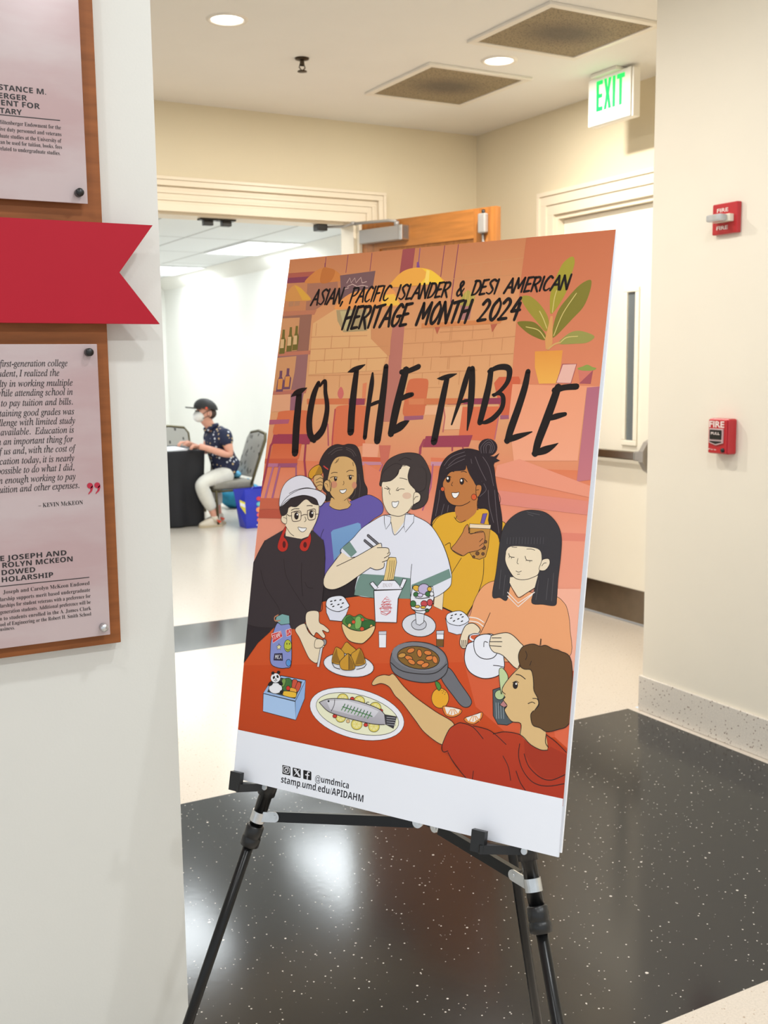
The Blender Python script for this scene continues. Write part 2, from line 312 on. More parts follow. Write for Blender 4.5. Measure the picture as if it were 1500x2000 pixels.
tc = [n for n in N if n.type == 'TEX_COORD'][0]; ln = N.new('ShaderNodeVectorMath'); ln.operation = 'LENGTH'; mp2 = N.new('ShaderNodeMapping'); mp2.inputs['Scale'].default_value = (3.2, 4.2, 0); Lk.new(tc.outputs['Object'], mp2.inputs[0]); Lk.new(mp2.outputs[0], ln.inputs[0])
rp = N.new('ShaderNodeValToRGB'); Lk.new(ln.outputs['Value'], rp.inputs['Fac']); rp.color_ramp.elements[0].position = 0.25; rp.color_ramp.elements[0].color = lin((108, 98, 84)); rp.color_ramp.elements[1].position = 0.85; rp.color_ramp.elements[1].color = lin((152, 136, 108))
vo = N.new('ShaderNodeTexVoronoi'); vo.inputs['Scale'].default_value = 110; Lk.new(tc.outputs['Object'], vo.inputs['Vector']); lt = N.new('ShaderNodeMath'); lt.operation = 'LESS_THAN'; Lk.new(vo.outputs['Distance'], lt.inputs[0]); lt.inputs[1].default_value = 0.32
mx = N.new('ShaderNodeMix'); mx.data_type = 'RGBA'; Lk.new(lt.outputs[0], mx.inputs['Factor']); Lk.new(rp.outputs['Color'], mx.inputs['A']); mx.inputs['B'].default_value = lin((92, 82, 68)); Lk.new(mx.outputs['Result'], b.inputs['Base Color'])
for x, y, lab in ((3.30, 5.165, 'farther square taupe ceiling vent beside the middle downlight'), (3.265, 4.12, 'nearer square taupe ceiling vent at the top of the view')):
    t = thing('ceiling_vent', lab, 'vent', (x, y, H), 0, 'square vents in the hall ceiling'); w = 0.32; wy = 0.345 if y > 5 else 0.315; i = 0.036
    bm = bmesh.new()
    for b in ((x - w, x + w, y - wy, y - wy + i), (x - w, x + w, y + wy - i, y + wy), (x - w, x - w + i, y - wy + i, y + wy - i), (x + w - i, x + w, y - wy + i, y + wy - i)): add_box(bm, *b, H - 0.014, H, bev=0.003)
    obj('frame', bm, M_wt, t)
    bm = bmesh.new(); add_box(bm, x - w + i, x + w - i, y - wy + i, y + wy - i, H - 0.009, H - 0.003); obj('perforated_panel', bm, M_vent, t)
t = thing('sprinkler', 'small pendant fire sprinkler on the ceiling beside the left downlight', 'sprinkler', (2.385, 5.05, H)); M_spr = mat('dark brass', (70, 58, 44), 0.4, 0.8)
bm = bmesh.new(); add_lathe(bm, [(0, 0), (0.036, 0), (0.034, -0.006), (0.012, -0.012), (0, -0.012)], (2.385, 5.05, H)); obj('escutcheon', bm, M_spr, t)
bm = bmesh.new(); add_lathe(bm, [(0.010, -0.008), (0.012, -0.03), (0.008, -0.036)], (2.385, 5.05, H))
for s in (-1, 1): add_tube(bm, [(2.385 + s * 0.010, 5.05, H - 0.03), (2.385 + s * 0.016, 5.05, H - 0.045), (2.385, 5.05, H - 0.06)], 0.003, 6)
add_lathe(bm, [(0, -0.060), (0.022, -0.060), (0.024, -0.064), (0, -0.064)], (2.385, 5.05, H)); obj('head', bm, M_spr, t)

# exit sign
M_sign = mat('white sign plate', (240, 236, 226), 0.35, emit=(255, 246, 232), estr=0.01); M_green = mat('lit green letters', (0, 190, 80), 0.4, emit=(0, 214, 92), estr=0.9)
t = thing('exit_sign', 'white exit sign with green letters hung from the ceiling', 'exit sign', (3.92, 4.54, 2.74))
bm = bmesh.new(); add_box(bm, 3.898, 3.906, 4.372, 4.70, 2.745, 2.985, bev=0.003)
y = lambda v: 4.70 - v
for poly in ([(0.066, 2.812), (0.116, 2.812), (0.116, 2.834), (0.086, 2.834), (0.086, 2.878), (0.112, 2.878), (0.112, 2.898), (0.086, 2.898), (0.086, 2.945), (0.116, 2.945), (0.116, 2.966), (0.066, 2.966)],
             [(0.126, 2.812), (0.146, 2.812), (0.154, 2.866), (0.162, 2.812), (0.182, 2.812), (0.166, 2.889), (0.182, 2.966), (0.162, 2.966), (0.154, 2.914), (0.146, 2.966), (0.126, 2.966), (0.142, 2.889)],
             [(0.193, 2.812), (0.213, 2.812), (0.213, 2.966), (0.193, 2.966)],
             [(0.244, 2.812), (0.264, 2.812), (0.264, 2.943), (0.284, 2.943), (0.284, 2.966), (0.226, 2.966), (0.226, 2.943), (0.244, 2.943)]):
    add_prism(bm, [(3.8965, y(a), z) for a, z in poly], (0.003, 0, 0), 1)
obj('face_plate', bm, [M_sign, M_green], t)
bm = bmesh.new(); add_box(bm, 3.907, 3.955, 4.36, 4.69, 2.74, 2.982, bev=0.006); obj('housing', bm, M_sign, t)
bm = bmesh.new(); add_box(bm, 3.86, 3.98, 4.44, 4.64, 2.98, 3.0, bev=0.004); obj('canopy', bm, M_wt, t)

# ------------------------------------------------------------------ fire alarms on the right wall
M_red = mat('alarm red', (188, 22, 36), 0.35, coat=0.3); M_ltr = mat('white lettering', (238, 220, 214), 0.5); M_clear = mat('clear lens', (236, 238, 240), 0.08, spec=0.8, trans=0.55); M_refl = mat('reflector', (210, 208, 202), 0.12, 1.0); M_cr = mat('cream plastic', (236, 226, 208), 0.4)
t = thing('fire_strobe', 'square red fire strobe with clear lens, high on the right wall', 'fire alarm', (3.19, 3.02, 1.975))
bm = bmesh.new(); add_box(bm, 3.168, 3.19, 2.958, 3.082, 1.976, 2.09, bev=0.004)
add_text(bm, 'FIRE', (3.1665, 3.058, 2.058), (0, -1, 0), (0, 0, 1), 0.014, 0.056, 1, bold=0.02); add_text(bm, 'FIRE', (3.1665, 3.058, 1.993), (0, -1, 0), (0, 0, 1), 0.014, 0.056, 1, bold=0.02)
obj('backplate', bm, [M_red, M_ltr], t)
bm = bmesh.new(); add_box(bm, 3.145, 3.17, 2.975, 3.060, 2.018, 2.046, bev=0.003); obj('lens_base', bm, M_cr, t)
bm = bmesh.new(); add_box(bm, 3.108, 3.146, 2.985, 3.058, 2.019, 2.045, bev=0.006); ls = obj('lens', bm, M_clear, t)
bm = bmesh.new(); add_prism(bm, [(3.142, 2.99, 2.022), (3.142, 3.052, 2.022), (3.118, 3.03, 2.026), (3.118, 3.01, 2.026)], (0, 0, 0.018)); obj('flash_tube', bm, M_refl, ls)
t = thing('fire_pull_station', 'red manual fire alarm pull station on the right wall', 'fire alarm', (3.19, 3.0, 1.145))
bm = bmesh.new(); add_box(bm, 3.147, 3.19, 2.945, 3.048, 1.147, 1.283, bev=0.007, seg=3); obj('body', bm, M_red, t)
bm = bmesh.new(); add_box(bm, 3.141, 3.148, 2.952, 3.044, 1.150, 1.279, bev=0.003)
fx = 3.1395
add_text(bm, 'FIRE', (fx, 3.039, 1.250), (0, -1, 0), (0, 0, 1), 0.024, 0.076, 1, bold=0.03); add_text(bm, 'Fire', (fx, 3.040, 1.161), (0, -1, 0), (0, 0, 1), 0.007, 0.04, 1)
bm2 = bm
obj('cover', bm, [M_red, M_ltr], t)
bm = bmesh.new(); add_prism(bm, [(3.141, 3.034, 1.245), (3.141, 2.966, 1.245), (3.141, 2.966, 1.19), (3.141, 3.0, 1.181), (3.141, 3.034, 1.19)], (-0.006, 0, 0), 0)
add_prism(bm, [(3.1352, 3.029, 1.240), (3.1352, 2.971, 1.240), (3.1352, 2.971, 1.204), (3.1352, 3.029, 1.204)], (-0.003, 0, 0), 1); add_prism(bm, [(3.1352, 3.030, 1.197), (3.1352, 2.970, 1.197), (3.1352, 2.970, 1.194), (3.1352, 3.0, 1.186), (3.1352, 3.030, 1.194)], (-0.002, 0, 0), 1)
add_text(bm, 'PULL', (3.132, 3.022, 1.222), (0, -1, 0), (0, 0, 1), 0.010, 0.044, 2, bold=0.02)
obj('pull_handle', bm, [mat('pale bezel', (206, 178, 178), 0.4), M_black_plastic, M_ltr], t)
bm = bmesh.new(); add_lathe(bm, [(0, 0.004), (0.008, 0.004), (0.009, 0)], (3.1405, 2.968, 1.163), (-1, 0, 0)); obj('key_lock', bm, M_black_plastic, t)

# ------------------------------------------------------------------ plaques on the left wall
M_cherry = mat('cherry veneer', (142, 84, 44), 0.5, spec=0.25, var=0.2, scale=4, stretch=(2, 2, 14), bump=0.03, bscale=30); M_rib = mat('crimson ribbon', (170, 26, 44), 0.5, spec=0.2, var=0.02); M_txt = mat('black print', (28, 24, 26), 0.5); M_crim = mat('crimson print', (176, 24, 54), 0.5)
M_acr = mat('frosted printed acrylic', (184, 160, 160), 0.22, coat=0.5); N, Lk, b = nodes(M_acr)
nz = [n for n in N if n.type == 'TEX_NOISE'][0]; nz.inputs['Scale'].default_value = 5; mpn = [n for n in N if n.type == 'MAPPING'][0]; mpn.inputs['Scale'].default_value = (0.7, 1, 2.2)
rp = N.new('ShaderNodeValToRGB'); Lk.new(nz.outputs['Fac'], rp.inputs['Fac']); e0, e1 = rp.color_ramp.elements; e0.position = 0.38; e0.color = lin((178, 150, 150)); e1.position = 0.62; e1.color = lin((186, 168, 168)); Lk.new(rp.outputs['Color'], b.inputs['Base Color'])
bm = bmesh.new(); add_box(bm, -0.6, 0.506, 1.875, 1.898, 1.0145, 2.45, bev=0.0015)
tag(obj('wooden_backboard', bm, M_cherry), 'tall cherry wood backboard on the left wall behind the plaques', 'backboard')
PL_TEXT = [["B", "STANCE M.", 0.3458, 0.4192, 1.9397, 0.0084],
 ["B", "ERGER", 0.3452, 0.3888, 1.927, 0.0083],
 ["B", "ENT FOR", 0.3484, 0.4083, 1.9163, 0.0084],
 ["B", "TARY", 0.3456, 0.3796, 1.904, 0.0083],
 ["N", "Miltenberger Endowment for the", 0.3412, 0.4402, 1.8874, 0.0065],
 ["N", "tive duty personnel and veterans", 0.3422, 0.4405, 1.8769, 0.0065],
 ["N", "duate studies at the University of", 0.3416, 0.44, 1.8664, 0.0065],
 ["N", "can be used for tuition, books, fees", 0.3411, 0.4403, 1.8567, 0.0065],
 ["N", "related to undergraduate studies.", 0.3405, 0.4374, 1.8467, 0.0065],
 ["I", "first-generation college", 0.3217, 0.4319, 1.5042, 0.0111],
 ["I", "udent, I realized the", 0.3192, 0.4176, 1.4882, 0.0111],
 ["I", "lty in working multiple", 0.3207, 0.4388, 1.4716, 0.0111],
 ["I", "while attending school in", 0.3143, 0.4381, 1.4562, 0.0112],
 ["I", "to pay tuition and bills.", 0.3214, 0.4373, 1.4399, 0.0112],
 ["I", "taining good grades was", 0.3181, 0.439, 1.4234, 0.0112],
 ["I", "llenge with limited study", 0.3165, 0.44, 1.4078, 0.0112],
 ["I", "available.  Education is", 0.318, 0.4371, 1.3924, 0.0113],
 ["I", "n an important thing for", 0.3116, 0.435, 1.3768, 0.0113],
 ["I", "f us and, with the cost of", 0.3131, 0.439, 1.361, 0.0113],
 ["I", "cation today, it is nearly", 0.3138, 0.4352, 1.3446, 0.0113],
 ["I", "possible to do what I did,", 0.3073, 0.4344, 1.3289, 0.0113],
 ["I", "n enough working to pay", 0.3105, 0.4362, 1.313, 0.0114],
 ["I", "tuition and other expenses.", 0.3073, 0.4415, 1.2978, 0.0114],
 ["N", "\u2013 KEVIN McKEON", 0.3721, 0.4462, 1.2692, 0.0075],
 ["B", "E JOSEPH AND", 0.3058, 0.4143, 1.1841, 0.0087],
 ["B", "ROLYN MCKEON", 0.3085, 0.4241, 1.1724, 0.0087],
 ["B", "DOWED", 0.3067, 0.3611, 1.1602, 0.0086],
 ["B", "HOLARSHIP", 0.3062, 0.3902, 1.1483, 0.0087],
 ["N", "Joseph and Carolyn McKeon Endowed", 0.3071, 0.4509, 1.1283, 0.0068],
 ["N", "larship supports merit based undergraduate", 0.3016, 0.4513, 1.1165, 0.0068],
 ["N", "larships for student veterans with a preference for", 0.301, 0.4516, 1.1056, 0.0068],
 ["N", "generation students. Additional preference will be", 0.3004, 0.4511, 1.0948, 0.0068],
 ["N", "n to students enrolled in the A. James Clark", 0.299, 0.4515, 1.0838, 0.0068],
 ["N", "ool of Engineering or the Robert H. Smith School", 0.2993, 0.451, 1.0738, 0.0068],
 ["N", "usiness.", 0.2988, 0.3225, 1.066, 0.0066]]
YP = 1.858
def italic(s):
    r = ''
    for ch in s:
        if ch == 'h': r += '\u210e'
        elif 'a' <= ch <= 'z': r += chr(0x1D44E + ord(ch) - 97)
        elif 'A' <= ch <= 'Z': r += chr(0x1D434 + ord(ch) - 65)
        else: r += ch
    return r
def bold_sans(s): return ''.join(chr(0x1D5D4 + ord(c) - 65) if 'A' <= c <= 'Z' else c for c in s)
def serif(s): return ''.join(chr(0x1D400 + ord(c) - 65) if 'A' <= c <= 'Z' else chr(0x1D41A + ord(c) - 97) if 'a' <= c <= 'z' else c for c in s)
def plaque(name, label, z0, z1, x1, knobs, texts, extra=None):
    t = thing(name, label, 'plaque', (x1 - 0.5, YP, z0), 0, 'acrylic plaques on the wooden backboard')
    bm = bmesh.new(); add_box(bm, -0.55, x1, YP, YP + 0.005, z0, z1, bev=0.0008)
    for kind, s, xa, xb, zb, h in texts:
        s2 = italic(s) if kind == 'I' else bold_sans(s) if kind == 'B' else serif(s)
        add_text(bm, s2, (xa, YP - 0.0005, zb), (1, 0, 0), (0, 0, 1), h, xb - xa, 1, bold=0.004 if kind == 'I' else (-0.006 if kind == 'N' else 0.0))
    if extra: extra(bm)
    obj('acrylic_panel', bm, [M_acr, M_txt, M_crim], t)
    for kx, kz, mm, lab in knobs:
        bm = bmesh.new(); add_lathe(bm, [(0, 0.014), (0.0060, 0.014), (0.0068, 0.012), (0.0068, 0.0), (0.004, 0.0), (0.004, -0.018)], (kx, YP, kz), (0, -1, 0), 20); k = obj('standoff_knob', bm, mm, t)
        if lab: k['label'] = lab
def rule(bm, x0, x1, z): add_box(bm, x0, x1, YP - 0.0006, YP + 0.001, z - 0.0006, z + 0.0006, 1)
def ex2(bm):
    rule(bm, 0.2, 0.4509, 1.1415)
    for dx in (0, 0.0125):
        pts = []
        for k in range(14):
            a = PI * 2 * k / 14; pts.append((0.4595 + dx + 0.005 * math.cos(a), 1.3005 + 0.005 * math.sin(a)))
        add_prism(bm, [(x, YP - 0.0005, z) for x, z in pts], (0, -0.0004, 0), 2)
        add_prism(bm, [(0.4645 + dx, YP - 0.0005, 1.3015), (0.4648 + dx, YP - 0.0005, 1.297), (0.4625 + dx, YP - 0.0005, 1.2905), (0.4565 + dx, YP - 0.0005, 1.2855), (0.4560 + dx, YP - 0.0005, 1.287), (0.4598 + dx, YP - 0.0005, 1.292), (0.4603 + dx, YP - 0.0005, 1.297)], (0, -0.0004, 0), 2)
NT = 9
plaque('plaque', 'upper frosted pink plaque above the red ribbon, black knob at its corner', 1.7715, 2.40, 0.4787, [(0.4636, 1.788, M_black_plastic, None)], PL_TEXT[:NT], lambda bm: rule(bm, 0.2, 0.4395, 1.9015))
plaque('plaque', 'lower frosted pink plaque below the red ribbon with a long italic quotation', 1.0355, 1.5407, 0.4830, [(0.4672, 1.527, M_black_plastic, 'black knob'), (0.4705, 1.0515, M_alu, 'bare silver screw')], PL_TEXT[NT:], ex2)
bm = bmesh.new(); add_prism(bm, [(-0.6, 1.850, 1.7405), (0.5855, 1.850, 1.7415), (0.5245, 1.850, 1.6605), (0.5915, 1.850, 1.5748), (-0.6, 1.850, 1.5748)], (0, 0.012, 0)); add_box(bm, -0.5, 0.40, 1.862, 1.875, 1.62, 1.70)
tag(obj('ribbon_banner', bm, M_rib), 'crimson swallow-tailed ribbon banner across the wooden backboard', 'banner')

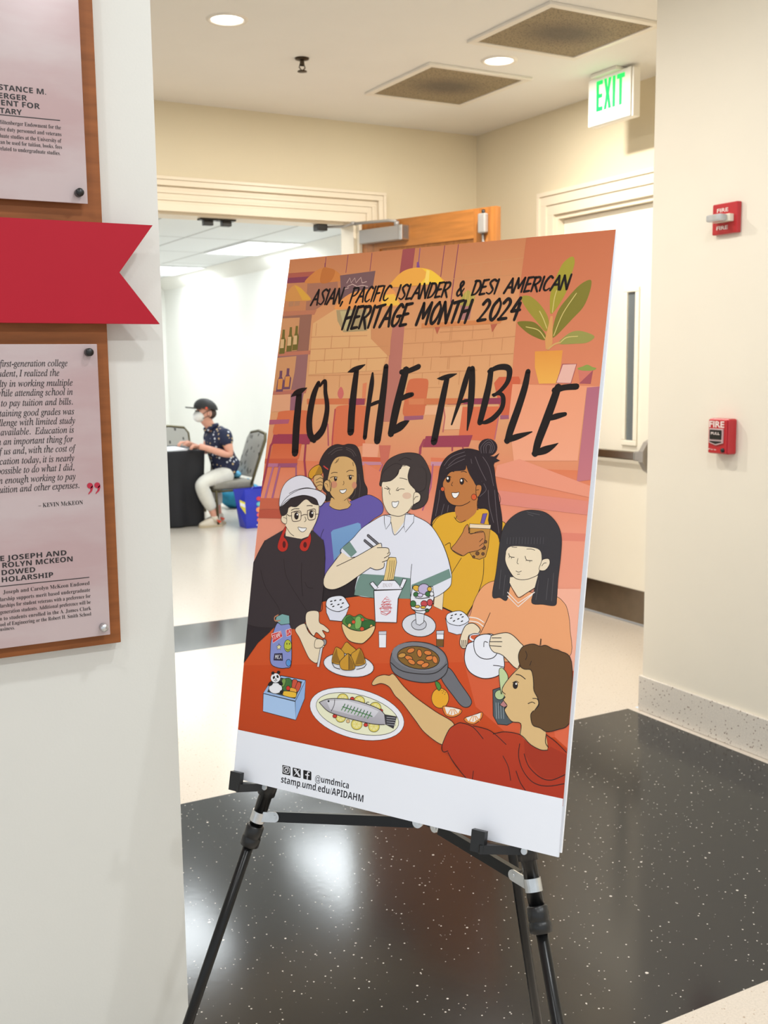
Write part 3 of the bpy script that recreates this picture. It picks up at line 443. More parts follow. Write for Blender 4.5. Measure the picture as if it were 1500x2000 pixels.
# ------------------------------------------------------------------ poster
TL = Vector((0.81696354, 1.79541957, 1.68756731)); TR = Vector((1.10109859, 1.25567363, 1.69401656)); BL = Vector((0.64301323, 1.69319632, 0.79611473))
U = (TR - TL) / 0.61; V = (BL - TL) / 0.914; NB = U.cross(V).normalized()
if NB.y < 0: NB = -NB                                        # points away from the viewer, behind the sheet
BOW = 0.0095; SW = 0.6065; SH = 0.914; EPS = 0.00003; NR = 26
def sheet(u, v, lift=0.0): return TL + U * u + V * v - NB * (BOW * math.sin(PI * min(max(v / SH, 0), 1)) + lift + 0.0008)
ART = '''
p|194 122 80|212 146 98|-100 -100 6065 -100 6065 1000 -100 1000
p|212 146 98|220 162 112|-100 1000 6065 1000 6065 2500 -100 2500
p|220 162 112|224 140 102|-100 2500 6065 2500 6065 3600 -100 3600
p|222 124 84|236 150 122|-100 3600 6065 3600 6065 4500 -100 4500
p|236 150 122|240 168 140|-100 4500 6065 4500 6065 8310 -100 8310
p|172 90 74||-104 252 671 258 565 348 -90 336
p|134 64 82||-90 336 564 341 392 443 -74 436
p|196 128 86||-130 433 1109 465 1192 502 1195 697 661 974 601 1627 618 2452 21 2449
p|168 112 88||461 456 1110 475 1156 695 711 954 498 955
p|188 118 88||-159 946 738 956 698 1041 -145 1036
p|150 102 84||-145 1036 643 1028 671 1705 -118 1728
p|204 144 98||-56 1073 390 1076 414 1670 -42 1688
p|190 116 90||-124 1695 767 1671 751 1740 -112 1766
p|152 104 100||-140 1766 671 1738 700 2377 -96 2404
p|206 146 100||-136 1795 423 1764 425 2059 392 2375 -98 2393
p|186 112 92||-100 2382 737 2356 721 2427 -89 2453
p|222 160 122||-88 2459 535 2434 539 2733 -42 2756
p|150 98 110||400 2429 680 2420 659 2732 425 2737
p|112 100 46||43 1278 93 1280 108 1414 146 1481 149 1713 30 1721 21 1488 47 1411
p|214 174 124||27 1455 103 1453 117 1613 35 1615
p|112 100 46||196 1240 245 1242 261 1375 298 1442 301 1673 183 1681 174 1449 200 1373
p|214 174 124||180 1416 256 1414 270 1573 188 1575
p|112 100 46||324 1223 373 1225 388 1357 425 1425 428 1655 310 1663 302 1431 328 1355
p|214 174 124||308 1398 383 1397 397 1555 316 1557
p|112 74 92||93 2021 153 2022 159 2132 219 2198 216 2395 63 2399 69 2185 99 2131
p|212 140 76||83 2170 186 2163 187 2351 89 2355
p|112 74 92||245 1979 305 1980 311 2090 370 2156 367 2353 215 2356 221 2143 251 2089
p|212 140 76||235 2128 337 2121 339 2309 242 2312
p|180 126 90||103 769 211 763 213 864 105 869
p|180 126 90||226 771 347 764 349 859 230 864
s|138 70 86||15 794 20 803 204
s|138 70 86||14 1262 19 1261 323
s|138 70 86||14 1755 21 1757 329
s|138 70 86||13 3168 8 3160 508
s|138 70 86||13 3420 9 3398 944
s|140 84 120||18 2700 16 2708 339
p|128 76 130||2671 242 2712 245 2739 341 2677 336
s|138 70 86||20 791 126 798 203
s|138 70 86||13 3421 13 3404 965
s|138 70 86||13 3166 2 3158 524
p|158 78 78||2365 6 2607 -13 2603 435 2357 471
p|184 114 98||2345 1288 2577 1273 2616 2197 2602 2544 2602 2909 2376 2911 2343 1678
p|222 168 114||695 1194 1131 964 1872 1011 1946 1498 2312 1801 2237 2048 738 2097
p|206 140 94||1932 1351 2328 1304 2360 1802 2312 1801 1947 1509
s|200 138 92||12 692 1438 1860 1453
s|200 138 92||12 698 1652 2302 1645
s|200 138 92||12 710 1858 2317 1838
s|200 138 92||12 733 2118 2318 2115
s|200 138 92||11 2599 1366 3632 1377
s|200 138 92||11 2609 1614 3659 1593
s|200 138 92||11 2618 1860 3690 1840
s|200 138 92||11 2628 2116 3720 2084
s|200 138 92||11 2637 2361 3396 2347
s|200 138 92||12 775 1197 786 1415
s|200 138 92||12 1136 1428 1147 1643
s|200 138 92||12 1508 1441 1519 1654
s|200 138 92||12 1027 1661 1038 1876
s|200 138 92||12 1388 1661 1398 1874
s|200 138 92||12 1740 1660 1750 1871
s|200 138 92||12 874 1862 885 2077
s|200 138 92||12 1237 1859 1248 2073
s|200 138 92||12 1593 1857 1603 2068
s|200 138 92||11 1915 1843 1924 2052
s|200 138 92||12 1069 2123 1080 2337
s|200 138 92||12 1403 2118 1412 2329
s|200 138 92||11 2812 1375 2820 1579
s|200 138 92||11 3137 1381 3145 1584
s|200 138 92||11 3454 1380 3461 1580
s|200 138 92||11 2983 1615 2991 1818
s|200 138 92||11 3314 1605 3321 1806
s|200 138 92||11 2829 1855 2837 2058
s|200 138 92||11 3164 1859 3172 2060
s|200 138 92||11 3469 1850 3476 2050
s|200 138 92||11 3025 2112 3032 2314
s|200 138 92||11 3342 2097 3350 2297
s|200 138 92||11 3466 362 4629 318
s|200 138 92||11 3290 573 4618 581
s|200 138 92||11 3290 1625 4608 1560
s|200 138 92||11 3319 1857 4609 1830
s|200 138 92||11 3351 2107 4011 2079
s|200 138 92||11 3266 1443 4148 1427
s|200 138 92||11 3534 367 3542 569
s|200 138 92||11 3875 355 3883 556
s|200 138 92||10 4230 338 4237 536
s|200 138 92||10 4088 585 4095 784
s|200 138 92||11 3483 1371 3490 1571
s|200 138 92||11 3859 1366 3866 1564
s|200 138 92||10 4226 1361 4232 1557
s|200 138 92||11 3713 1608 3720 1807
s|200 138 92||10 4049 1590 4056 1786
s|200 138 92||10 4400 1573 4406 1767
s|200 138 92||11 3499 1851 3506 2050
s|200 138 92||10 3863 1840 3869 2037
s|200 138 92||10 4218 1830 4224 2024
s|200 138 92||11 3708 2103 3715 2301
s|200 138 92||11 3772 844 3779 1044
s|200 138 92||10 4247 832 4254 1029
Q|206 128 66||398 448 556 286 717 213 889 216 1071 294 1218 417 1262 453 1033 475 717 472
Q|190 112 56||757 216 890 221 1030 285 953 465 743 465
Q|208 142 76||3 746 47 587 180 479 341 549 589 764 308 775
p|216 160 64||180 479 341 549 589 764 402 767
p|120 88 88||1146 369 1870 337 1853 650 1513 780 1172 891 1189 567
s|206 172 160||14 1309 510 1360 427 1399 515 1463 433 1501 522 1589 431 1628 530 1714 514
s|206 172 160||14 1331 576 1428 539 1536 588 1635 573 1751 601
s|206 172 160||14 1286 616 1360 599
Q|230 150 84||1131 962 1237 808 1450 690 1746 648 2087 622 2294 708 2453 961 2185 972 1691 964
p|240 184 72||2084 769 2301 760 2453 956 2061 957
p|172 148 106||1160 981 1800 991 1853 1369 1367 1376 1214 1173
p|190 172 124||1240 1002 1495 1003 1493 1334 1392 1341
Q|234 164 70||2211 634 2271 507 2418 387 2602 341 2780 350 2974 405 3150 523 3264 643 2971 645 2619 644
p|242 192 62||2781 354 2967 404 3139 523 3250 636 2760 638 2924 467
p|246 206 100||2878 386 2940 411 2945 623 2864 628
p|190 106 70|216 130 94|4619 -44 6120 -25 6099 866 6103 2357 4632 2304 4606 1357 4600 775
p|206 128 76||2901 1286 4369 1277 4331 1346 2911 1360
p|182 96 70||4165 1355 4280 1352 4208 1482
p|182 96 70||3157 1362 3259 1358 3218 1477
p|172 116 110||3583 1014 3796 1005 3780 1259 3620 1260
Q|176 156 76||3569 994 3598 875 3686 779 3776 845 3832 888 3797 1015 3664 1038
S|206 170 90||13 3658 998 3666 798
S|206 170 90||13 3725 1002 3744 803
S|206 170 90||13 3747 1003 3820 877
p|210 118 76||761 2522 1996 2517 1979 2625 775 2620
p|150 66 84||1637 2524 1964 2521 1969 2629 1652 2635
Q|206 108 100||1433 2329 1480 2340 1524 2436 1498 2520 1433 2509 1395 2424
p|220 130 90||1888 2271 1967 2251 1979 2521 1906 2525
Q|214 112 72||169 2843 231 2745 765 2728 834 2807 837 3138 589 3167 128 3159
p|176 92 112||-21 2899 441 2885 425 2960 -9 2980
p|158 62 80||128 3159 960 3136 932 3311 99 3334
Q|216 114 76||1385 2709 1527 2637 1927 2641 2029 2708 2045 3120 2017 3316 1444 3321 1383 3025
S|184 80 80||28 1385 2709 1390 3025 1407 3328
s|176 88 96||28 1267 2963 1329 3320
Q|208 110 72||2770 2260 2851 2200 3059 2199 3152 2245 3155 2505 3135 2795 2766 2811 2743 2544
p|160 92 110||2767 2817 3136 2801 3132 2865 2776 2887
p|214 128 84||2823 2528 3818 2523 3830 2617 2836 2625
p|232 172 130||3150 2645 3410 2637 3406 2784 3146 2795
p|206 98 66||4336 2288 4410 2194 4744 2191 4781 2249 4756 2663 4711 2815 4522 2801
p|160 90 110||4501 2793 4708 2787 4704 2844 4508 2855
p|148 62 82||3540 2536 4501 2520 4480 2616 3551 2625
p|208 120 76||3109 2529 3847 2523 3837 2615 3121 2625
p|216 110 74||3821 2664 4485 2654 4442 3199 3816 3171
p|230 176 134||3488 2665 3829 2645 3819 3016 3511 3029
s|190 104 96||25 3488 2665 3530 2822 3525 3059
s|190 104 112||20 4483 2644 4470 2893 4448 3161
s|170 110 140||12 4758 3136 4762 3268
p|232 152 114|240 164 130|4654 2308 6122 2357 5868 2378 5836 3458 4807 3487 4649 2815
p|232 152 114||5865 2351 6122 2357 6109 2407 5871 2406
p|176 104 120|196 118 124|5869 2371 6167 2350 6148 3718 5853 3766
Q|160 146 50||5416 361 5468 449 5437 636 5371 936 5185 1234 5133 1075 5133 865 5214 602 5287 445
Q|126 116 44||5754 744 5763 902 5688 1141 5532 1321 5256 1602 5226 1459 5281 1196 5417 995 5593 807
Q|154 138 52||4641 952 4774 933 4941 1046 5081 1206 5147 1342 5152 1475 5093 1492 4978 1373 4768 1152
Q|120 110 40||4624 1339 4851 1337 4982 1402 5116 1550 5109 1637 4919 1571 4765 1479
Q|150 144 74||5347 1701 5425 1598 5554 1521 5710 1523 5904 1606 5806 1695 5613 1709
S|206 184 110||14 5253 1574 5365 1238 5549 936
S|206 184 110||14 5117 1616 4990 1478 4779 1419
S|206 184 110||14 5365 1690 5465 1609 5640 1597
S|206 184 110||14 5129 1455 5051 1300 4977 1182
S|206 184 110||14 5192 1211 5199 1002 5224 870
p|212 150 88||5118 1626 5169 1267 5205 1269 5246 1687 5207 1789 5146 1778
S|206 160 96||27 5186 1779 5278 1707 5374 1681
p|222 146 64|234 170 78|4971 1807 5423 1801 5420 2011 5393 2305 5094 2306 4999 2059
p|228 176 160||5447 2015 5670 2016 5609 2307 5373 2297
o|160 78 86||12 5447 2015 5670 2016 5609 2307 5373 2297
p|206 116 98||5704 2105 5935 2102 5913 2318 5752 2316
p|164 82 88||5938 2113 5921 2318 5740 2309
Q|140 152 72||5692 2083 5767 2055 5841 2030 5922 2067 5985 2088 5918 2120 5754 2114
p|156 64 82||3219 3136 4062 3106 4011 3292 3180 3315
s|164 72 86||46 3195 3202 3143 3319 3145 3418
s|164 72 86||28 3720 3290 3727 3355
s|164 72 86||24 3902 3286 3928 3350
p|236 164 130||2022 3275 2347 3285 2344 3497 2042 3505
p|210 96 64||2041 3500 2445 3503 2454 3570 2051 3573
p|196 134 150||2052 3582 2454 3574 2440 3621 2060 3641
p|204 110 90||2349 3302 2577 3297 2557 3601 2428 3605
s|176 96 124||26 2460 3621 2398 3757 2447 3991
p|222 122 86||3351 3475 3669 3480 3675 3535 3359 3536
p|200 140 156||3360 3544 3639 3539 3591 3602 3367 3609
s|176 96 124||28 3403 3592 3408 3951 3300 4315
p|208 100 62|216 110 72|141 3320 765 3308 742 3568 101 3615
p|200 92 64||-89 3591 712 3565 714 3649 -77 3672
p|158 84 112||293 3661 723 3645 703 3718 302 3730
p|184 114 140||78 3667 303 3661 301 3722 77 3729
p|158 62 80||218 3148 922 3138 926 3305 100 3321
s|160 62 80||44 196 3205 94 3354 71 3616 44 3861 -19 4221
s|160 62 80||39 851 3290 864 3593 931 3861
s|160 96 124||29 701 3702 724 3869
s|182 112 142||40 204 3725 143 4052 77 4427
s|170 100 134||40 346 3721 296 4045 237 4427
p|204 104 76||-30 4286 478 4262 484 4454 -25 4473
p|190 88 66||-24 4481 524 4452 546 4611 -13 4634
p|234 150 122||4532 3568 4900 3458 6155 3847 6170 4002 4514 3734
p|226 138 118|222 136 122|4574 3946 6175 4049 6194 4250 4633 4157
p|226 132 110||4746 4544 6219 4510 6229 4621 4796 4671
p|226 130 100||2095 3598 2477 3755 2535 4222 2200 4103
Q|52 42 42||1635 3314 1745 3292 1897 3320 1998 3453 2076 3697 2136 3909 2213 4028 2211 4181 2126 4231 1962 4245 1845 4198 1514 4252 1401 4266 1400 4141 1318 4067 1300 3816 1186 3663 1240 3488 1356 3359 1501 3303
O|38 28 26||9 1635 3314 1745 3292 1897 3320 1998 3453 2076 3697 2136 3909 2213 4028 2211 4181 2126 4231 1962 4245 1845 4198 1514 4252 1401 4266 1400 4141 1318 4067 1300 3816 1186 3663 1240 3488 1356 3359 1501 3303
S|92 80 78||9 1352 3469 1492 3372 1622 3354
S|92 80 78||9 1412 3484 1516 3411 1627 3392
S|92 80 78||9 1697 3352 1833 3396 1919 3486
S|92 80 78||9 1710 3383 1819 3427 1884 3503
S|92 80 78||8 2015 3791 2066 3973 2065 4188
S|92 80 78||8 1982 4038 1975 4131 1921 4210
Q|104 90 166||1219 4634 1280 4365 1479 4277 1708 4297 1906 4244 2204 4129 2370 4151 2528 4244 2553 4405 2347 4553 1940 4958 1715 5250 1527 5573 1335 5404 1220 4947
O|38 28 26||7 1219 4634 1280 4365 1479 4277 1708 4297 1906 4244 2204 4129 2370 4151 2528 4244 2553 4405 2347 4553 1940 4958 1715 5250 1527 5573 1335 5404 1220 4947
p|214 170 110||1508 4206 1847 4213 1932 4298 1866 4363 1684 4403 1550 4383 1487 4339
S|38 28 26||9 1487 4342 1588 4388 1721 4401 1866 4366 1928 4298
S|38 28 26||8 1847 4213 1872 4266 1929 4301
Q|214 170 110||1532 3528 1679 3505 1814 3535 1919 3625 1967 3762 1981 3962 1927 4117 1776 4244 1564 4204 1455 4092 1397 4001 1414 3781 1450 3624
S|38 28 26||8 1974 3977 1924 4121 1780 4241
S|38 28 26||9 1434 4077 1503 4168 1577 4226
Q|214 170 110||1433 3931 1360 3921 1330 3988 1397 4087 1475 4099
O|38 28 26||9 1433 3931 1360 3921 1330 3988 1397 4087 1475 4099
S|38 28 26||7 1359 3971 1399 3985 1418 4031
p|44 30 28||1589 3884 1589 3897 1586 3908 1580 3917 1572 3923 1562 3926 1552 3924 1542 3919 1534 3910 1528 3899 1525 3886 1524 3874 1528 3863 1533 3853 1542 3847 1551 3845 1561 3847 1571 3852 1579 3861 1585 3872
p|240 236 230||1573 3869 1573 3872 1572 3876 1570 3878 1567 3880 1564 3880 1560 3880 1557 3879 1554 3876 1552 3873 1551 3870 1551 3867 1552 3863 1554 3861 1557 3859 1561 3859 1564 3859 1568 3861 1570 3863 1572 3866
p|44 30 28||1884 3851 1884 3864 1881 3875 1875 3884 1867 3890 1858 3893 1848 3891 1838 3886 1830 3877 1824 3866 1821 3854 1821 3841 1824 3830 1830 3821 1838 3815 1847 3813 1857 3814 1867 3820 1875 3828 1881 3839
p|240 236 230||1869 3837 1869 3840 1868 3843 1865 3845 1863 3847 1859 3848 1856 3847 1852 3846 1850 3844 1848 3841 1847 3837 1847 3834 1848 3831 1850 3829 1853 3827 1856 3826 1860 3827 1863 3828 1866 3830 1868 3833
S|38 28 26||10 1445 3877 1499 3850 1594 3856
S|38 28 26||10 1797 3830 1851 3813 1919 3826
S|38 28 26||10 1454 3799 1508 3778 1580 3779
S|38 28 26||10 1766 3763 1822 3733 1900 3737
S|38 28 26||9 1725 3918 1739 3956 1720 3983
p|206 140 108||1603 3980 1602 3998 1595 4015 1583 4028 1566 4038 1547 4041 1527 4039 1508 4032 1492 4019 1480 4003 1475 3985 1476 3967 1483 3950 1495 3936 1512 3927 1531 3924 1552 3926 1570 3933 1586 3946 1598 3962
p|206 140 108||1998 3976 1998 3994 1993 4011 1984 4024 1972 4033 1958 4036 1942 4034 1928 4026 1916 4014 1907 3998 1902 3980 1902 3962 1907 3946 1916 3932 1928 3923 1943 3920 1958 3922 1972 3930 1984 3942 1993 3958
Q|244 240 236||1669 4070 1734 4064 1800 4049 1785 4096 1734 4123 1687 4106
O|38 28 26||9 1669 4070 1734 4064 1800 4049 1785 4096 1734 4123 1687 4106
S|206 70 62||21 1285 3679 1337 3709 1376 3728
S|38 28 26||9 1581 3542 1559 3589 1506 3622
S|38 28 26||9 1555 3558 1532 3598
S|38 28 26||9 1869 3596 1890 3657
S|38 28 26||9 1430 3906 1488 3981 1483 4091
S|38 28 26||9 1424 4739 1395 4810 1376 4889
Q|214 152 44||1186 3660 1258 3739 1257 3818 1114 3847 1064 3904 990 3867 998 3780 1075 3701
O|38 28 26||9 1186 3660 1258 3739 1257 3818 1114 3847 1064 3904 990 3867 998 3780 1075 3701
p|168 122 44||1191 3669 1259 3742 1254 3821 1114 3842
Q|214 170 110||1115 3855 1228 3827 1296 3879 1308 4067 1244 4093 1156 4010 1109 3949
O|38 28 26||7 1115 3855 1228 3827 1296 3879 1308 4067 1244 4093 1156 4010 1109 3949
S|38 28 26||9 1163 3924 1235 3882 1295 3895
S|38 28 26||9 1160 3971 1244 3944 1299 3958
S|38 28 26||9 1187 4025 1251 3999 1294 4005
p|124 164 208|112 150 196|1578 4783 1614 4742 2097 4590 2150 4607 2173 4684 1940 4958 1696 5252
Q|226 170 46||3508 4554 3643 4376 3905 4307 4022 4339 4258 4263 4462 4265 4626 4437 4715 4415 4784 4476 4731 4659 4735 5309 4578 5372 4445 5498 4310 5806 4197 5983 3837 5889 3821 5557 3935 5280 3755 4859
O|38 28 26||7 3508 4554 3643 4376 3905 4307 4022 4339 4258 4263 4462 4265 4626 4437 4715 4415 4784 4476 4731 4659 4735 5309 4578 5372 4445 5498 4310 5806 4197 5983 3837 5889 3821 5557 3935 5280 3755 4859
Q|46 34 38||3477 4542 3494 4266 3525 3855 3553 3598 3687 3423 3944 3324 4173 3344 4368 3423 4477 3569 4541 3816 4624 4076 4717 4431 4702 4726 4584 4726 4503 4477 4409 4284 4198 4229 3979 4291 3755 4337 3529 4570
O|38 28 26||7 3477 4542 3494 4266 3525 3855 3553 3598 3687 3423 3944 3324 4173 3344 4368 3423 4477 3569 4541 3816 4624 4076 4717 4431 4702 4726 4584 4726 4503 4477 4409 4284 4198 4229 3979 4291 3755 4337 3529 4570
p|46 34 38||4510 3289 4507 3332 4488 3370 4456 3401 4413 3422 4364 3430 4313 3424 4265 3406 4225 3376 4197 3339 4185 3297 4188 3254 4207 3215 4239 3184 4283 3164 4332 3156 4383 3162 4431 3181 4470 3210 4497 3248
p|46 34 38||4173 3344 4368 3423 4517 3435 4477 3569 4298 3458
p|46 34 38||4462 3437 4556 3376 4511 3461 4578 3492 4491 3527 4411 3472
S|104 92 96||9 4247 3384 4234 3275 4358 3172 4460 3287 4430 3380
S|104 92 96||9 4291 3383 4279 3274 4363 3212 4425 3288 4403 3380
S|104 92 96||9 4329 3382 4316 3274 4367 3246 4395 3289 4381 3381
S|104 92 96||9 3611 3596 3730 3456 3950 3374
S|104 92 96||9 3688 3594 3811 3488 3975 3424
S|104 92 96||9 3656 3646 3799 3556 3963 3484
S|104 92 96||9 4076 3481 4129 3614 4302 3825
S|104 92 96||9 4147 3445 4241 3610 4374 3805
S|104 92 96||9 4278 3442 4407 3605 4512 3883
S|104 92 96||9 4291 4058 4391 3954 4343 3857
S|104 92 96||9 4428 3953 4471 4182 4572 4440
S|104 92 96||9 4537 3948 4600 4274 4680 4597
S|104 92 96||9 3549 4399 3578 4142 3579 3989
S|104 92 96||9 3645 4393 3682 4205
S|104 92 96||9 3753 4320 3761 4218
Q|226 170 46||3508 4554 3625 4386 3905 4307 3926 4411 4035 4455 4161 4398 4276 4262 4462 4268 4488 4511 4690 4694 4717 5311 4578 5372 4190 5918 3837 5889 3821 5557 3935 5280 3755 4859
S|38 28 26||9 3504 4554 3590 4422 3736 4341 3905 4307
Q|190 120 64||3903 4211 4206 3962 4267 4259 4161 4398 4037 4468 3937 4427 3913 4378
Q|190 120 64||3672 3781 3758 3693 3983 3660 4012 3584 4086 3733 4213 3862 4232 4028 4135 4166 3971 4217 3797 4199 3699 4103 3645 3969 3627 3868
S|38 28 26||11 3653 3986 3711 4119 3816 4202 3971 4216 4080 4177 4132 4141
Q|46 34 38||4010 3567 4063 3700 4152 3814 4217 3895 4291 3892 4354 3956 4254 3727 4123 3563
Q|190 120 64||4217 3895 4294 3883 4313 3957 4273 4059 4234 4044
O|38 28 26||9 4217 3895 4294 3883 4313 3957 4273 4059 4234 4044
S|38 28 26||9 4224 3961 4265 3953
S|38 28 26||9 4282 4059 4261 4159 4286 4266
S|38 28 26||9 3932 4377 3909 4429
S|38 28 26||9 3886 4397 3940 4452 4009 4473 4089 4435
p|216 92 48||4240 4067 4239 4082 4235 4095 4226 4106 4214 4113 4201 4116 4186 4114 4173 4108 4162 4098 4154 4086 4151 4071 4151 4057 4156 4044 4165 4033 4177 4026 4190 4023 4204 4025 4217 4031 4228 4040 4236 4053
o|38 28 26||7 4240 4067 4239 4082 4235 4095 4226 4106 4214 4113 4201 4116 4186 4114 4173 4108 4162 4098 4154 4086 4151 4071 4151 4057 4156 4044 4165 4033 4177 4026 4190 4023 4204 4025 4217 4031 4228 4040 4236 4053
p|216 92 48||3664 3969 3664 3979 3660 3989 3653 3996 3644 4002 3634 4004 3623 4003 3612 3998 3604 3991 3598 3982 3595 3971 3595 3961 3599 3951 3606 3943 3615 3938 3626 3936 3637 3937 3647 3942 3655 3949 3661 3958
o|38 28 26||7 3664 3969 3664 3979 3660 3989 3653 3996 3644 4002 3634 4004 3623 4003 3612 3998 3604 3991 3598 3982 3595 3971 3595 3961 3599 3951 3606 3943 3615 3938 3626 3936 3637 3937 3647 3942 3655 3949 3661 3958
p|40 28 26||3750 3809 3750 3826 3746 3841 3739 3853 3728 3861 3716 3865 3703 3862 3691 3855 3681 3844 3673 3829 3669 3812 3669 3795 3673 3780 3681 3768 3691 3759 3703 3756 3716 3759 3728 3766 3739 3777 3746 3792
p|246 242 238||3718 3797 3718 3803 3716 3809 3713 3813 3708 3816 3703 3818 3697 3817 3692 3814 3688 3810 3685 3804 3683 3798 3683 3792 3685 3786 3688 3781 3693 3778 3698 3777 3704 3778 3709 3780 3713 3785 3716 3790
p|40 28 26||3996 3833 3995 3850 3992 3865 3984 3877 3974 3885 3962 3889 3949 3886 3937 3879 3927 3868 3920 3853 3916 3836 3916 3820 3920 3805 3927 3792 3938 3784 3950 3781 3962 3783 3974 3791 3984 3802 3992 3817
p|246 242 238||3964 3821 3964 3827 3962 3833 3959 3838 3954 3841 3949 3842 3944 3841 3939 3838 3934 3834 3931 3829 3930 3822 3930 3816 3932 3810 3935 3806 3939 3803 3944 3802 3950 3802 3955 3805 3959 3809 3962 3815
S|38 28 26||11 3675 3781 3718 3763 3758 3778
S|38 28 26||11 3920 3806 3979 3787 4051 3838
S|38 28 26||11 3686 3709 3738 3686 3800 3689
S|38 28 26||11 3926 3688 3976 3678 4025 3693
S|38 28 26||9 3796 3853 3777 3896 3799 3912
Q|246 242 238||3800 4022 3872 4019 3928 4008 3915 4062 3872 4101 3826 4083
O|38 28 26||9 3800 4022 3872 4019 3928 4008 3915 4062 3872 4101 3826 4083
S|38 28 26||7 4574 3946 4651 4074 4635 4174
p|194 138 64||4175 4530 4526 4525 4521 4821 4491 4970 4395 5017 4282 5003 4197 4910
o|38 28 26||9 4175 4530 4526 4525 4521 4821 4491 4970 4395 5017 4282 5003 4197 4910
p|112 74 48||4380 4926 4379 4935 4375 4943 4369 4950 4361 4954 4351 4956 4341 4956 4332 4952 4325 4947 4319 4939 4317 4931 4318 4922 4321 4914 4328 4907 4336 4903 4345 4901 4355 4901 4364 4905 4372 4910 4377 4918
o|38 28 26||7 4380 4926 4379 4935 4375 4943 4369 4950 4361 4954 4351 4956 4341 4956 4332 4952 4325 4947 4319 4939 4317 4931 4318 4922 4321 4914 4328 4907 4336 4903 4345 4901 4355 4901 4364 4905 4372 4910 4377 4918
p|112 74 48||4470 4926 4469 4933 4466 4940 4461 4945 4454 4949 4447 4951 4439 4950 4431 4948 4425 4943 4421 4937 4419 4930 4419 4923 4422 4916 4427 4911 4434 4907 4442 4905 4450 4906 4457 4908 4464 4913 4468 4919
o|38 28 26||7 4470 4926 4469 4933 4466 4940 4461 4945 4454 4949 4447 4951 4439 4950 4431 4948 4425 4943 4421 4937 4419 4930 4419 4923 4422 4916 4427 4911 4434 4907 4442 4905 4450 4906 4457 4908 4464 4913 4468 4919
p|112 74 48||4312 4984 4311 4990 4309 4996 4304 5001 4298 5004 4292 5005 4285 5005 4278 5003 4273 4999 4269 4993 4267 4987 4268 4981 4270 4976 4275 4971 4281 4968 4287 4966 4294 4967 4301 4969 4306 4973 4310 4978
o|38 28 26||7 4312 4984 4311 4990 4309 4996 4304 5001 4298 5004 4292 5005 4285 5005 4278 5003 4273 4999 4269 4993 4267 4987 4268 4981 4270 4976 4275 4971 4281 4968 4287 4966 4294 4967 4301 4969 4306 4973 4310 4978
p|112 74 48||4482 4832 4481 4841 4477 4849 4471 4856 4462 4861 4452 4863 4442 4863 4432 4859 4424 4853 4419 4845 4416 4836 4417 4827 4421 4819 4427 4812 4436 4807 4446 4805 4456 4805 4466 4809 4474 4815 4479 4823
o|38 28 26||7 4482 4832 4481 4841 4477 4849 4471 4856 4462 4861 4452 4863 4442 4863 4432 4859 4424 4853 4419 4845 4416 4836 4417 4827 4421 4819 4427 4812 4436 4807 4446 4805 4456 4805 4466 4809 4474 4815 4479 4823
p|112 74 48||4492 4741 4492 4748 4489 4754 4484 4760 4477 4763 4469 4765 4461 4765 4454 4762 4448 4757 4443 4751 4441 4744 4442 4737 4445 4730 4450 4725 4457 4721 4465 4719 4473 4720 4480 4723 4486 4727 4490 4734
o|38 28 26||7 4492 4741 4492 4748 4489 4754 4484 4760 4477 4763 4469 4765 4461 4765 4454 4762 4448 4757 4443 4751 4441 4744 4442 4737 4445 4730 4450 4725 4457 4721 4465 4719 4473 4720 4480 4723 4486 4727 4490 4734
p|238 214 180||4166 4484 4529 4479 4528 4541 4173 4550
o|38 28 26||7 4166 4484 4529 4479 4528 4541 4173 4550
p|112 88 160||4375 4319 4451 4305 4414 4469 4351 4466
o|38 28 26||7 4375 4319 4451 4305 4414 4469 4351 4466
Q|196 128 76||3894 4899 3959 4794 4055 4637 4084 4552 4138 4499 4187 4637 4322 4595 4414 4589 4455 4677 4443 4777 4447 4818 4353 4882 4199 4926 4083 4985
O|38 28 26||9 3894 4899 3959 4794 4055 4637 4084 4552 4138 4499 4187 4637 4322 4595 4414 4589 4455 4677 4443 4777 4447 4818 4353 4882 4199 4926 4083 4985
S|38 28 26||9 4166 4530 4167 4630
S|38 28 26||9 4187 4637 4406 4598
S|38 28 26||9 4416 4696 4366 4749
S|38 28 26||9 4432 4761 4373 4815
S|38 28 26||9 3773 4844 3855 4801 3894 4899 4092 4981
S|38 28 26||9 4078 5019 3998 5158 3934 5271
S|38 28 26||9 4466 4997 4479 5299 4385 5635 4261 5877
p|40 32 34||22 7114 196 6650 818 6230 1523 5645 2208 5499 2807 5529 2834 5773 1656 6058 440 6797
p|42 33 36||1523 5645 2004 5500 2238 5413 2198 5768 1982 5839 1536 5933
p|214 92 42|210 80 32|-428 7261 -21 7137 262 6722 618 6409 1128 6094 1639 5915 2141 5798 2632 5718 3209 5688 3686 5770 4153 5903 4699 6092 6125 6406 6237 7699 -364 7790
p|212 80 30|190 64 12|-428 7261 6119 6334 6297 8411 -272 8579
p|216 98 58|218 90 50|4082 6084 6099 6116 6213 7413 5179 7585 4549 7228
p|224 104 68||5798 7187 6182 7055 6237 7699 5863 7471
S|38 28 26||21 1557 5931 2141 5798 2632 5718 3210 5696 3686 5770 4153 5903 4291 5944
p|238 220 190||3672 5643 3826 5533 3832 5850 3671 5803
o|38 28 26||7 3672 5643 3826 5533 3832 5850 3671 5803
Q|230 231 241||2591 4440 2414 4530 2190 4678 2029 4857 1826 5041 1826 5109 1965 5174 2126 5153 2269 5159 2202 5450 2196 5751 2560 5783 3099 5731 3251 5724 3281 5648 3639 5678 3913 5493 3944 5348 3922 5239 3822 4992 3667 4747 3457 4534 3180 4423 3003 4384 2795 4425
